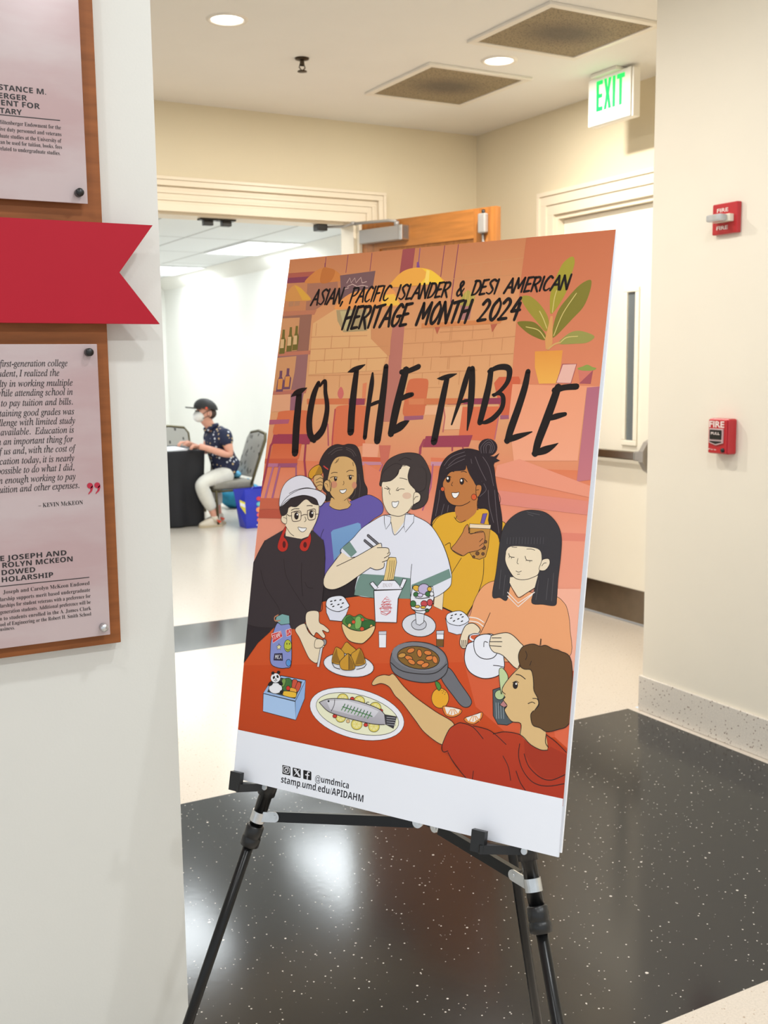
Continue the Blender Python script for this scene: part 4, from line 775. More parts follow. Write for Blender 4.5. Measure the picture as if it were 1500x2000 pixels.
O|38 28 26||9 2591 4440 2414 4530 2190 4678 2029 4857 1826 5041 1826 5109 1965 5174 2126 5153 2269 5159 2202 5450 2196 5751 2560 5783 3099 5731 3251 5724 3281 5648 3639 5678 3913 5493 3944 5348 3922 5239 3822 4992 3667 4747 3457 4534 3180 4423 3003 4384 2795 4425
p|116 146 136||1979 4911 2141 5072 2036 5164 1836 5026
p|116 146 136||2255 5418 2753 5402 3207 5409 3242 5730 2560 5783 2170 5771 2187 5585
p|116 146 136||3237 5510 3885 5202 3935 5333 3567 5525 3386 5574 3253 5651
S|38 28 26||9 3207 5185 3207 5412 3241 5717
S|38 28 26||9 1964 5166 1834 5108 1821 5041
p|238 220 190||2712 4380 2990 4348 2982 4530 2833 4745 2735 4544
S|38 28 26||9 2741 4544 2830 4747 2986 4595
p|230 231 241||2597 4436 2731 4462 2733 4561 2658 4665 2616 4560
o|38 28 26||9 2597 4436 2731 4462 2733 4561 2658 4665 2616 4560
p|230 231 241||2996 4405 3158 4396 3163 4519 3029 4688 2990 4595
o|38 28 26||9 2996 4405 3158 4396 3163 4519 3029 4688 2990 4595
Q|66 56 54||2450 3857 2468 3688 2568 3533 2753 3441 2943 3410 3138 3435 3266 3547 3359 3692 3393 3789 3378 3985 3379 4148 3295 4267 3111 4319 3043 4230 2624 3984 2454 3966
O|38 28 26||9 2450 3857 2468 3688 2568 3533 2753 3441 2943 3410 3138 3435 3266 3547 3359 3692 3393 3789 3378 3985 3379 4148 3295 4267 3111 4319 3043 4230 2624 3984 2454 3966
Q|238 220 190||2505 3902 2651 3883 2775 3778 2809 3660 2872 3616 3002 3657 2970 3787 3013 3902 3109 3980 3151 4093 3113 4259 3030 4366 2875 4440 2676 4407 2559 4254 2507 4056
S|38 28 26||9 2506 3989 2525 4139 2571 4270 2675 4402 2797 4438 2913 4435 3030 4366 3104 4260
Q|66 56 54||2495 3897 2612 3887 2723 3830 2786 3711 2834 3626 2694 3597 2512 3720 2460 3856
O|38 28 26||7 2495 3897 2612 3887 2723 3830 2786 3711 2834 3626 2694 3597 2512 3720 2460 3856
Q|66 56 54||2992 3654 2970 3787 3013 3902 3120 3996 3209 4025 3315 3955 3283 3694 3082 3602
S|38 28 26||9 2993 3657 2970 3787 3013 3902 3109 3980
Q|238 220 190||3119 4062 3183 4043 3240 4089 3236 4171 3175 4215 3128 4226
O|38 28 26||9 3119 4062 3183 4043 3240 4089 3236 4171 3175 4215 3128 4226
S|38 28 26||9 3130 4160 3154 4118 3200 4108
S|38 28 26||9 2766 3544 2876 3491 2995 3521
S|38 28 26||9 2821 3676 2835 3634 2902 3624
S|38 28 26||9 2820 3826 2889 3830 2962 3847
S|38 28 26||9 2547 4000 2608 4010 2638 4003
S|38 28 26||9 2583 3972 2642 4003 2609 4021
S|38 28 26||9 2810 3979 2777 4027 2825 4029
S|38 28 26||9 2805 4023 2861 4001 2929 4001
S|38 28 26||9 2659 4007 2645 4058 2674 4099
p|224 190 164||3073 4100 3071 4117 3061 4132 3044 4144 3021 4153 2996 4157 2969 4155 2945 4149 2925 4138 2911 4124 2905 4108 2907 4092 2917 4076 2935 4064 2957 4055 2983 4052 3009 4053 3034 4059 3054 4070 3067 4084
Q|244 242 240||2722 4220 2790 4216 2847 4203 2835 4265 2797 4305 2744 4292
O|38 28 26||9 2722 4220 2790 4216 2847 4203 2835 4265 2797 4305 2744 4292
s|40 32 32||48 2325 4787 2561 4929
s|112 110 116||26 2325 4787 2561 4929
s|40 32 32||48 2271 4874 2447 4976
s|112 110 116||26 2271 4874 2447 4976
p|232 200 132||2742 5131 2797 5105 2898 5103 2922 5175 2908 5307 2896 5459 2705 5492 2732 5305
o|38 28 26||9 2742 5131 2797 5105 2898 5103 2922 5175 2908 5307 2896 5459 2705 5492 2732 5305
S|38 28 26||7 2794 5160 2800 5316 2783 5474
S|38 28 26||7 2832 5157 2839 5313 2821 5470
S|38 28 26||7 2871 5154 2877 5310 2860 5467
Q|238 220 190||1834 5108 1985 5164 2126 5153 2391 5003 2483 4943 2566 4894 2623 4958 2742 4961 2772 5022 2762 5138 2700 5192 2682 5290 2548 5330 2426 5305 2204 5466 1978 5624 1762 5718 1594 5710 1530 5618 1565 5470 1708 5271
S|38 28 26||11 1768 5334 2126 5153 2390 5000 2576 4895 2613 4950
S|38 28 26||11 2526 4973 2722 4962 2760 5022 2733 5057
S|38 28 26||11 2682 5127 2774 5071 2779 5029
S|38 28 26||11 2651 5196 2745 5156 2768 5104
S|38 28 26||11 2426 5305 2558 5329 2681 5285 2692 5209
S|38 28 26||9 2427 5310 2204 5466 1978 5624 1762 5718 1594 5710 1530 5618 1565 5470 1708 5271 1834 5108
p|60 50 52|54 45 48|634 4774 205 5015 77 5257 -107 5612 -258 6254 -254 7238 -10 7136 262 6722 624 6461 1041 6457 1222 6343 1306 6231 1275 6148 1534 6096 1543 5813 1523 5217 1446 4931 1202 4774
S|38 28 26||12 205 5015 77 5257 -52 5589 -142 5973
p|42 33 37||-288 6480 -50 6484 241 6518 569 6489 503 6572 272 6779 -5 7174 -174 7418
S|38 28 26||9 -50 6484 240 6512 569 6489
S|38 28 26||9 656 5302 727 5549 894 5770 1249 6124
S|38 28 26||9 1046 5334 1067 5582 1133 5888
S|38 28 26||9 179 5531 317 5807 639 6124 694 6244
S|38 28 26||9 1153 5653 1221 5732 1328 5738
S|38 28 26||9 1541 5925 1551 6093 1365 6131
S|38 28 26||9 1437 4916 1501 5128 1542 5541
Q|238 220 190||1260 6146 1485 6113 1524 6282 1630 6328 1737 6393 1713 6434 1604 6412 1673 6497 1630 6536 1490 6460 1437 6524 1331 6439 1248 6312
O|38 28 26||9 1260 6146 1485 6113 1524 6282 1630 6328 1737 6393 1713 6434 1604 6412 1673 6497 1630 6536 1490 6460 1437 6524 1331 6439 1248 6312
Q|238 220 190||1044 6452 1234 6339 1335 6477 1488 6547 1646 6576 1673 6669 1605 6735 1596 6871 1558 6956 1486 6954 1383 6898 1270 6757 1154 6595
O|38 28 26||9 1044 6452 1234 6339 1335 6477 1488 6547 1646 6576 1673 6669 1605 6735 1596 6871 1558 6956 1486 6954 1383 6898 1270 6757 1154 6595
S|38 28 26||11 1234 6339 1335 6477 1488 6549 1646 6576
p|214 212 216||1596 6701 1647 6688 1608 7019 1560 7017
o|38 28 26||9 1596 6701 1647 6688 1608 7019 1560 7017
p|150 146 150||1708 6604 1704 6620 1697 6635 1686 6647 1674 6654 1660 6656 1648 6654 1637 6646 1628 6634 1624 6618 1624 6602 1627 6585 1635 6571 1645 6559 1658 6552 1671 6549 1684 6552 1695 6560 1703 6572 1708 6587
o|38 28 26||9 1708 6604 1704 6620 1697 6635 1686 6647 1674 6654 1660 6656 1648 6654 1637 6646 1628 6634 1624 6618 1624 6602 1627 6585 1635 6571 1645 6559 1658 6552 1671 6549 1684 6552 1695 6560 1703 6572 1708 6587
Q|238 220 190||1491 6575 1622 6570 1664 6632 1601 6701 1482 6708
O|38 28 26||9 1491 6575 1622 6570 1664 6632 1601 6701 1482 6708
p|238 220 190||624 4749 822 4895 1160 4779 1143 4874 985 4934 645 4907
Q|238 220 190||586 4465 809 4342 1011 4237 1178 4324 1277 4342 1294 4474 1257 4632 1164 4810 983 4919 824 4911 670 4794 606 4687 561 4578
S|38 28 26||9 1280 4365 1292 4490 1249 4648 1164 4810
S|38 28 26||9 634 4749 738 4853 822 4895
Q|238 220 190||605 4531 528 4556 513 4636 566 4689 636 4685
O|38 28 26||9 605 4531 528 4556 513 4636 566 4689 636 4685
S|38 28 26||7 553 4594 604 4599 638 4629
Q|52 42 42||458 4408 563 4290 830 4206 1004 4187 1206 4244 1280 4337 1140 4326 990 4257 815 4392 658 4401 623 4519 520 4567 462 4471
O|38 28 26||7 458 4408 563 4290 830 4206 1004 4187 1206 4244 1280 4337 1140 4326 990 4257 815 4392 658 4401 623 4519 520 4567 462 4471
Q|226 223 231||459 4416 439 4184 513 4005 668 3895 841 3856 1025 3905 1137 4011 1175 4080 1003 4175 697 4252
O|38 28 26||9 459 4416 439 4184 513 4005 668 3895 841 3856 1025 3905 1137 4011 1175 4080 1003 4175 697 4252
Q|226 223 231||469 4415 559 4267 742 4142 950 4074 1185 4085 1367 4150 1409 4211 1377 4298 1295 4362 1206 4244 1005 4193 830 4208 602 4289
O|38 28 26||9 469 4415 559 4267 742 4142 950 4074 1185 4085 1367 4150 1409 4211 1377 4298 1295 4362 1206 4244 1005 4193 830 4208 602 4289
S|38 28 26||9 627 4176 777 4105 987 4062 1175 4080
Q|192 48 36||627 4741 571 4832 501 5036 511 5138 601 5182 696 5144 719 5044 662 4961 610 4917 642 4812
O|38 28 26||7 627 4741 571 4832 501 5036 511 5138 601 5182 696 5144 719 5044 662 4961 610 4917 642 4812
Q|192 48 36||1156 4826 1117 4899 999 4970 968 5074 1030 5135 1126 5122 1176 5028 1191 4933 1177 4856
O|38 28 26||7 1156 4826 1117 4899 999 4970 968 5074 1030 5135 1126 5122 1176 5028 1191 4933 1177 4856
p|90 24 22||666 5051 667 5070 664 5087 658 5100 650 5109 640 5113 629 5111 619 5103 609 5090 603 5074 598 5056 598 5037 600 5020 606 5006 614 4997 624 4994 635 4996 646 5004 655 5016 662 5033
p|90 24 22||1114 5026 1114 5041 1110 5055 1104 5067 1094 5075 1083 5078 1072 5076 1061 5070 1051 5060 1044 5046 1040 5031 1040 5015 1044 5001 1050 4990 1060 4982 1071 4979 1082 4980 1094 4987 1103 4997 1110 5011
S|90 74 66||12 720 4497 806 4472 908 4467 930 4541 924 4617 829 4645 759 4638 730 4568 720 4497
S|90 74 66||12 1055 4448 1133 4423 1210 4416 1229 4493 1230 4574 1156 4601 1093 4595 1064 4518 1055 4448
S|90 74 66||12 929 4549 990 4519 1060 4518
S|90 74 66||13 626 4534 679 4558 730 4552
S|90 74 66||10 1230 4501 1287 4493
p|42 30 28||879 4547 880 4567 875 4585 867 4599 855 4609 841 4613 826 4610 811 4602 799 4589 790 4572 785 4552 785 4533 789 4515 798 4501 810 4491 824 4487 839 4489 853 4497 866 4511 875 4528
p|246 242 240||865 4526 865 4531 863 4535 860 4539 856 4541 851 4542 846 4542 842 4540 838 4537 835 4532 833 4528 834 4523 835 4518 838 4515 842 4512 847 4511 852 4512 857 4514 861 4517 863 4521
p|42 30 28||1190 4503 1190 4523 1186 4540 1178 4555 1166 4564 1152 4568 1137 4566 1123 4558 1111 4544 1102 4527 1098 4508 1097 4489 1102 4471 1110 4457 1122 4447 1136 4443 1150 4446 1164 4454 1176 4467 1185 4484
p|246 242 240||1176 4482 1176 4487 1174 4491 1171 4495 1167 4497 1162 4498 1157 4498 1153 4496 1149 4493 1146 4488 1145 4484 1145 4479 1147 4474 1150 4471 1154 4468 1158 4467 1163 4468 1168 4470 1171 4473 1174 4477
S|38 28 26||11 710 4461 781 4431 875 4427
S|38 28 26||11 1032 4366 1086 4360 1148 4363
S|38 28 26||9 1014 4555 1045 4610 1017 4640
Q|246 244 242||891 4739 980 4746 1070 4745 1045 4792 989 4815 927 4790
O|38 28 26||9 891 4739 980 4746 1070 4745 1045 4792 989 4815 927 4790
S|38 28 26||9 770 4495 823 4476 908 4495
S|38 28 26||9 1098 4453 1154 4438 1205 4455
p|246 178 152||5670 5347 6181 5300 6209 6468 5858 6515
Q|238 164 114||4718 5314 4577 5359 4460 5464 4368 5653 4331 5837 4293 6005 4510 6144 4535 6401 4906 6499 5324 6446 5966 6317 5956 5900 5896 5643 5818 5526 5659 5447 5226 5425 4863 5330
O|38 28 26||7 4718 5314 4577 5359 4460 5464 4368 5653 4331 5837 4293 6005 4510 6144 4535 6401 4906 6499 5324 6446 5966 6317 5956 5900 5896 5643 5818 5526 5659 5447 5226 5425 4863 5330
Q|56 52 55||4669 5550 4695 5182 4709 4791 4738 4544 4837 4375 5002 4256 5192 4218 5422 4249 5608 4394 5699 4594 5714 4877 5705 5223 5712 5474 5693 5588 5502 5592 5320 5583 5348 5334 5211 5267 4971 5336 4916 5586 4797 5562
O|38 28 26||7 4669 5550 4695 5182 4709 4791 4738 4544 4837 4375 5002 4256 5192 4218 5422 4249 5608 4394 5699 4594 5714 4877 5705 5223 5712 5474 5693 5588 5502 5592 5320 5583 5348 5334 5211 5267 4971 5336 4916 5586 4797 5562
p|238 220 190||4935 5243 5384 5172 5346 5366 5105 5529 4936 5340
S|38 28 26||10 4935 5332 5017 5445 5105 5529 5229 5449 5346 5366
Q|238 220 190||4897 4785 5161 4771 5365 4800 5417 4931 5401 5076 5359 5182 5192 5253 5034 5254 4916 5148 4831 5009 4826 4880
S|38 28 26||9 4826 4880 4831 5009 4917 5151 5034 5254 5209 5251 5384 5172
Q|238 220 190||5411 5003 5439 4938 5532 4922 5551 5000 5488 5092 5394 5092
O|38 28 26||8 5411 5003 5439 4938 5532 4922 5551 5000 5488 5092 5394 5092
S|38 28 26||8 5431 5033 5461 4991 5498 4982
S|38 28 26||10 4876 4892 4904 4936 4974 4940
S|38 28 26||10 5149 4912 5181 4966 5269 4968
S|38 28 26||7 4894 4931 4888 4956
S|38 28 26||7 4931 4943 4930 4966
S|38 28 26||7 5181 4962 5168 4979
S|38 28 26||7 5234 4969 5233 4994
S|38 28 26||8 5035 4953 5028 5018 5050 5034
S|38 28 26||8 5022 5142 5068 5154 5110 5135
S|38 28 26||7 5048 5188 5088 5182
S|38 28 26||8 4919 4789 4960 4792 5001 4789
S|38 28 26||8 5165 4803 5234 4798 5296 4810
S|84 80 84||7 4830 4652 4833 4750
S|84 80 84||7 4880 4649 4882 4746
S|84 80 84||7 4929 4646 4932 4743
S|84 80 84||7 4979 4642 4982 4739
S|84 80 84||7 5028 4639 5031 4736
S|84 80 84||7 5077 4636 5080 4732
S|84 80 84||7 5126 4632 5129 4729
S|84 80 84||7 5175 4629 5178 4725
S|84 80 84||7 5224 4626 5226 4722
S|84 80 84||7 5272 4623 5275 4719
S|84 80 84||7 5321 4619 5323 4715
S|84 80 84||7 5369 4616 5371 4712
S|84 80 84||7 5417 4613 5419 4708
S|92 88 90||7 5108 4247 5197 4266 5321 4283
S|92 88 90||7 5128 4278 5219 4305
S|92 88 90||7 4773 5144 4775 5435
S|92 88 90||7 4852 5218 4847 5525
S|92 88 90||7 5551 5205 5547 5521
S|92 88 90||7 5628 5120 5633 5529
S|92 88 90||7 5400 5250 5385 5537
s|246 236 228||14 4917 5470 5104 5613 5352 5429
s|246 236 228||14 4922 5524 5110 5666 5320 5465
S|246 236 228||16 4305 5905 4450 5910 4568 5959
S|246 236 228||16 4311 5964 4455 5968 4561 6018
S|38 28 26||9 4658 5803 4601 5955 4526 6126
S|38 28 26||8 5524 6098 5524 6184
p|226 228 241||1624 5973 1740 6057 1907 6073 2087 5984 2051 6111 1971 6224 1737 6232 1652 6114
o|38 28 26||11 1624 5973 1740 6057 1907 6073 2087 5984 2051 6111 1971 6224 1737 6232 1652 6114
Q|234 236 246||1634 6001 1650 5893 1762 5834 1947 5813 2062 5910 2086 5974 1906 6069 1740 6057
O|38 28 26||11 1634 6001 1650 5893 1762 5834 1947 5813 2062 5910 2086 5974 1906 6069 1740 6057
S|38 28 26||19 1715 5923 1743 5913
S|38 28 26||19 1793 5902 1820 5892
S|38 28 26||19 1899 5882 1925 5872
S|38 28 26||19 1728 5972 1755 5962
S|38 28 26||19 1866 5962 1893 5952
S|38 28 26||19 1951 5931 1978 5920
S|38 28 26||19 1767 6003 1794 5992
S|38 28 26||19 1926 5998 1953 5988
p|226 228 241||3900 5964 3984 6043 4162 6054 4308 5975 4271 6154 4126 6194 3972 6168
o|38 28 26||9 3900 5964 3984 6043 4162 6054 4308 5975 4271 6154 4126 6194 3972 6168
Q|234 236 246||3914 5973 3943 5888 4139 5828 4269 5885 4307 5964 4161 6050 3984 6039
O|38 28 26||9 3914 5973 3943 5888 4139 5828 4269 5885 4307 5964 4161 6050 3984 6039
S|38 28 26||16 3997 5918 4021 5906
S|38 28 26||16 4062 5893 4086 5882
S|38 28 26||16 4152 5888 4176 5877
S|38 28 26||16 3988 5959 4012 5947
S|38 28 26||16 4114 5958 4138 5947
S|38 28 26||16 4186 5920 4209 5909
S|38 28 26||16 4043 5997 4067 5985
S|38 28 26||16 4180 5986 4204 5975
Q|86 138 66||1997 6250 2020 6152 2107 6101 2213 6122 2322 6071 2441 6126 2600 6143 2633 6199 2592 6269 2396 6334 2167 6326
O|38 28 26||8 1997 6250 2020 6152 2107 6101 2213 6122 2322 6071 2441 6126 2600 6143 2633 6199 2592 6269 2396 6334 2167 6326
Q|52 104 50||2380 6189 2489 6149 2602 6156 2609 6220 2526 6285 2392 6291
O|38 28 26||6 2380 6189 2489 6149 2602 6156 2609 6220 2526 6285 2392 6291
Q|58 112 54||2057 6167 2144 6124 2220 6188 2161 6270 2065 6242
O|38 28 26||6 2057 6167 2144 6124 2220 6188 2161 6270 2065 6242
Q|130 180 96||2239 6148 2314 6102 2367 6172 2346 6287 2257 6306
O|38 28 26||6 2239 6148 2314 6102 2367 6172 2346 6287 2257 6306
p|216 84 48||2247 6204 2247 6213 2242 6222 2235 6229 2226 6235 2215 6237 2203 6237 2193 6234 2184 6228 2178 6220 2175 6211 2176 6202 2180 6193 2187 6186 2197 6180 2208 6178 2219 6178 2230 6181 2239 6187 2245 6195
o|38 28 26||6 2247 6204 2247 6213 2242 6222 2235 6229 2226 6235 2215 6237 2203 6237 2193 6234 2184 6228 2178 6220 2175 6211 2176 6202 2180 6193 2187 6186 2197 6180 2208 6178 2219 6178 2230 6181 2239 6187 2245 6195
p|216 84 48||2414 6148 2413 6157 2410 6165 2403 6172 2394 6177 2384 6179 2373 6179 2363 6176 2355 6171 2349 6164 2347 6155 2348 6146 2351 6138 2358 6131 2367 6126 2377 6124 2388 6124 2398 6127 2406 6132 2412 6139
o|38 28 26||6 2414 6148 2413 6157 2410 6165 2403 6172 2394 6177 2384 6179 2373 6179 2363 6176 2355 6171 2349 6164 2347 6155 2348 6146 2351 6138 2358 6131 2367 6126 2377 6124 2388 6124 2398 6127 2406 6132 2412 6139
p|216 84 48||2428 6296 2428 6307 2423 6317 2415 6325 2404 6331 2392 6334 2379 6334 2367 6331 2358 6324 2351 6316 2348 6306 2349 6295 2353 6285 2361 6277 2372 6271 2384 6268 2397 6268 2409 6271 2419 6278 2425 6286
o|38 28 26||6 2428 6296 2428 6307 2423 6317 2415 6325 2404 6331 2392 6334 2379 6334 2367 6331 2358 6324 2351 6316 2348 6306 2349 6295 2353 6285 2361 6277 2372 6271 2384 6268 2397 6268 2409 6271 2419 6278 2425 6286
p|236 190 110||2169 6278 2164 6288 2157 6296 2148 6302 2138 6306 2128 6305 2119 6302 2111 6296 2107 6287 2105 6277 2107 6267 2112 6257 2119 6248 2128 6242 2138 6239 2148 6239 2158 6242 2165 6249 2169 6257 2171 6267
o|38 28 26||6 2169 6278 2164 6288 2157 6296 2148 6302 2138 6306 2128 6305 2119 6302 2111 6296 2107 6287 2105 6277 2107 6267 2112 6257 2119 6248 2128 6242 2138 6239 2148 6239 2158 6242 2165 6249 2169 6257 2171 6267
p|236 190 110||2591 6241 2591 6251 2588 6261 2582 6269 2575 6275 2566 6277 2557 6277 2548 6273 2541 6266 2536 6257 2533 6247 2534 6237 2537 6227 2542 6219 2550 6213 2559 6211 2568 6211 2576 6215 2583 6222 2589 6231
o|38 28 26||6 2591 6241 2591 6251 2588 6261 2582 6269 2575 6275 2566 6277 2557 6277 2548 6273 2541 6266 2536 6257 2533 6247 2534 6237 2537 6227 2542 6219 2550 6213 2559 6211 2568 6211 2576 6215 2583 6222 2589 6231
Q|234 206 150||1993 6260 2167 6330 2396 6332 2620 6223 2601 6352 2471 6498 2373 6539 2166 6519 2037 6397
O|38 28 26||11 1993 6260 2167 6330 2396 6332 2620 6223 2601 6352 2471 6498 2373 6539 2166 6519 2037 6397
p|240 240 246||2705 6303 2849 6283 2870 6543 2739 6559
o|38 28 26||8 2705 6303 2849 6283 2870 6543 2739 6559
p|206 206 214||2705 6303 2849 6283 2853 6338 2713 6354
o|38 28 26||6 2705 6303 2849 6283 2853 6338 2713 6354
p|240 240 246||3761 6176 3892 6157 3910 6407 3794 6421
o|38 28 26||10 3761 6176 3892 6157 3910 6407 3794 6421
p|206 206 214||3761 6176 3892 6157 3895 6211 3769 6225
o|38 28 26||7 3761 6176 3892 6157 3895 6211 3769 6225
p|120 86 38||3774 6306 3901 6291 3907 6401 3788 6415
o|38 28 26||7 3774 6306 3901 6291 3907 6401 3788 6415
p|236 236 243||2678 6905 2664 6946 2626 6986 2566 7022 2487 7053 2393 7077 2289 7093 2179 7100 2068 7098 1963 7086 1869 7065 1791 7037 1733 7002 1698 6962 1687 6920 1703 6877 1743 6836 1806 6799 1888 6768 1984 6745 2091 6730 2202 6724 2311 6728 2414 6741 2505 6762 2580 6791 2635 6825 2669 6864
o|38 28 26||10 2678 6905 2664 6946 2626 6986 2566 7022 2487 7053 2393 7077 2289 7093 2179 7100 2068 7098 1963 7086 1869 7065 1791 7037 1733 7002 1698 6962 1687 6920 1703 6877 1743 6836 1806 6799 1888 6768 1984 6745 2091 6730 2202 6724 2311 6728 2414 6741 2505 6762 2580 6791 2635 6825 2669 6864
S|38 28 26||11 1856 6914 1915 6982 2022 6997
S|38 28 26||10 2351 6959 2482 6912 2531 6845
Q|206 152 48||2111 6546 2196 6587 2314 6659 2213 6740 2025 6706 2050 6624
O|38 28 26||8 2111 6546 2196 6587 2314 6659 2213 6740 2025 6706 2050 6624
Q|206 152 48||1925 6650 2085 6733 2047 6908 1873 6915 1857 6837 1877 6740
O|38 28 26||8 1925 6650 2085 6733 2047 6908 1873 6915 1857 6837 1877 6740
p|150 108 34||1926 6658 1964 6786 2042 6905 1875 6911 1862 6837
Q|206 152 48||2386 6617 2488 6758 2502 6849 2304 6903 2225 6744 2297 6669
O|38 28 26||8 2386 6617 2488 6758 2502 6849 2304 6903 2225 6744 2297 6669
p|150 108 34||2387 6624 2489 6767 2493 6850 2312 6893
Q|206 152 48||2177 6729 2295 6867 2301 6965 2080 6998 2011 6898 2081 6800
O|38 28 26||10 2177 6729 2295 6867 2301 6965 2080 6998 2011 6898 2081 6800
p|150 108 34||2178 6736 2292 6876 2297 6962 2204 6978
S|38 28 26||10 2178 6733 2204 6978
Q|138 148 206||641 6408 736 6408 902 6379 968 6539 1026 7040 920 7125 734 7141 589 7081 556 6844 560 6665
O|38 28 26||11 641 6408 736 6408 902 6379 968 6539 1026 7040 920 7125 734 7141 589 7081 556 6844 560 6665
p|126 172 170||621 6291 740 6229 891 6243 917 6378 737 6417 609 6358
o|38 28 26||11 621 6291 740 6229 891 6243 917 6378 737 6417 609 6358
S|196 130 96||20 655 6258 585 6305 605 6362 704 6348
p|212 52 58||551 6591 745 6521 790 6609 600 6743
o|246 220 220||9 551 6591 745 6521 790 6609 600 6743
p|212 52 58||847 6498 955 6450 973 6558 879 6600
o|246 220 220||9 847 6498 955 6450 973 6558 879 6600
T|248 236 236||594 6697 765 6606 76 76 10 85|STAMP|b
T|248 236 236||885 6568 956 6536 71 70 10 85|LA|b
p|236 226 170||730 6740 754 6772 790 6776 762 6799 777 6837 739 6818 708 6845 708 6806 681 6789 720 6777
o|38 28 26||9 730 6740 754 6772 790 6776 762 6799 777 6837 739 6818 708 6845 708 6806 681 6789 720 6777
p|190 196 66||999 6741 999 6772 991 6802 976 6826 956 6843 933 6851 908 6849 885 6837 865 6817 850 6790 843 6760 843 6728 851 6699 865 6674 886 6657 909 6650 934 6652 958 6663 977 6684 992 6710
o|38 28 26||9 999 6741 999 6772 991 6802 976 6826 956 6843 933 6851 908 6849 885 6837 865 6817 850 6790 843 6760 843 6728 851 6699 865 6674 886 6657 909 6650 934 6652 958 6663 977 6684 992 6710
S|38 28 26||11 883 6804 934 6821 976 6793
p|38 28 26||907 6719 908 6723 907 6728 905 6732 902 6734 899 6735 896 6735 893 6733 891 6730 889 6726 888 6721 888 6716 889 6712 890 6708 893 6705 896 6704 899 6705 902 6707 905 6710 906 6714
p|38 28 26||961 6712 961 6717 960 6721 959 6725 956 6728 953 6729 950 6728 947 6726 945 6723 943 6719 942 6714 942 6710 943 6705 944 6701 947 6699 950 6698 953 6698 956 6700 958 6703 960 6707
p|36 28 58||650 6915 822 6886 847 7013 644 7031
T|238 236 244||676 7003 814 6989 71 71 5 85|MICA|b
p|90 150 216||1022 7025 1022 7043 1016 7061 1005 7075 991 7085 975 7090 958 7089 942 7083 929 7072 920 7057 915 7039 915 7021 921 7004 932 6989 946 6979 962 6974 979 6975 995 6981 1008 6993 1017 7008
o|38 28 26||9 1022 7025 1022 7043 1016 7061 1005 7075 991 7085 975 7090 958 7089 942 7083 929 7072 920 7057 915 7039 915 7021 921 7004 932 6989 946 6979 962 6974 979 6975 995 6981 1008 6993 1017 7008
p|172 202 240||486 7616 1176 7652 1222 7955 512 7918
o|38 28 26||11 486 7616 1176 7652 1222 7955 512 7918
p|148 182 230||1176 7646 1353 7272 1367 7575 1222 7955
o|38 28 26||11 1176 7646 1353 7272 1367 7575 1222 7955
p|160 190 232||602 7412 836 7265 1353 7272 1176 7646 486 7616
o|38 28 26||13 602 7412 836 7265 1353 7272 1176 7646 486 7616
p|70 78 66||631 7447 841 7304 1284 7307 1171 7604 570 7574
o|38 28 26||9 631 7447 841 7304 1284 7307 1171 7604 570 7574
Q|68 114 58||849 7377 939 7296 1051 7300 1079 7443 964 7517 872 7472
O|38 28 26||7 849 7377 939 7296 1051 7300 1079 7443 964 7517 872 7472
Q|126 160 80||859 7356 890 7303 943 7325 917 7426 869 7443
O|38 28 26||7 859 7356 890 7303 943 7325 917 7426 869 7443
Q|206 84 60||1088 7305 1148 7287 1188 7320 1141 7444 1083 7432
O|38 28 26||9 1088 7305 1148 7287 1188 7320 1141 7444 1083 7432
Q|206 84 60||1189 7330 1242 7319 1268 7377 1218 7481 1150 7462
O|38 28 26||9 1189 7330 1242 7319 1268 7377 1218 7481 1150 7462
Q|236 170 60||1059 7436 1178 7448 1173 7517 1057 7504
O|38 28 26||7 1059 7436 1178 7448 1173 7517 1057 7504
p|212 52 40||1048 7447 1047 7459 1042 7471 1034 7481 1023 7488 1011 7491 998 7491 986 7487 976 7480 969 7470 965 7459 966 7447 970 7435 979 7425 990 7418 1002 7415 1015 7415 1027 7418 1037 7426 1044 7435
o|38 28 26||7 1048 7447 1047 7459 1042 7471 1034 7481 1023 7488 1011 7491 998 7491 986 7487 976 7480 969 7470 965 7459 966 7447 970 7435 979 7425 990 7418 1002 7415 1015 7415 1027 7418 1037 7426 1044 7435
Q|238 190 60||927 7513 1159 7499 1192 7533 1157 7591 922 7586
O|38 28 26||9 927 7513 1159 7499 1192 7533 1157 7591 922 7586
p|240 240 244||885 7470 881 7500 864 7528 834 7553 796 7572 752 7583 708 7585 666 7578 632 7562 608 7539 598 7511 602 7481 619 7452 649 7427 687 7408 731 7398 776 7396 817 7404 851 7420 874 7443
o|38 28 26||9 885 7470 881 7500 864 7528 834 7553 796 7572 752 7583 708 7585 666 7578 632 7562 608 7539 598 7511 602 7481 619 7452 649 7427 687 7408 731 7398 776 7396 817 7404 851 7420 874 7443
p|240 240 244||826 7306 824 7332 812 7356 791 7377 763 7393 732 7401 699 7402 669 7394 644 7379 626 7359 618 7334 620 7308 633 7284 654 7262 681 7247 713 7239 746 7238 776 7246 801 7261 818 7281
o|38 28 26||7 826 7306 824 7332 812 7356 791 7377 763 7393 732 7401 699 7402 669 7394 644 7379 626 7359 618 7334 620 7308 633 7284 654 7262 681 7247 713 7239 746 7238 776 7246 801 7261 818 7281
p|30 26 28||693 7241 692 7250 688 7258 681 7265 672 7270 662 7273 651 7273 641 7271 632 7266 626 7259 624 7251 624 7242 629 7234 636 7227 645 7221 655 7219 666 7219 676 7221 685 7226 691 7233
p|30 26 28||810 7214 810 7222 806 7231 799 7238 790 7243 779 7245 768 7246 758 7243 750 7238 744 7231 741 7223 742 7214 746 7206 753 7199 762 7194 773 7191 784 7191 794 7194 802 7199 808 7206
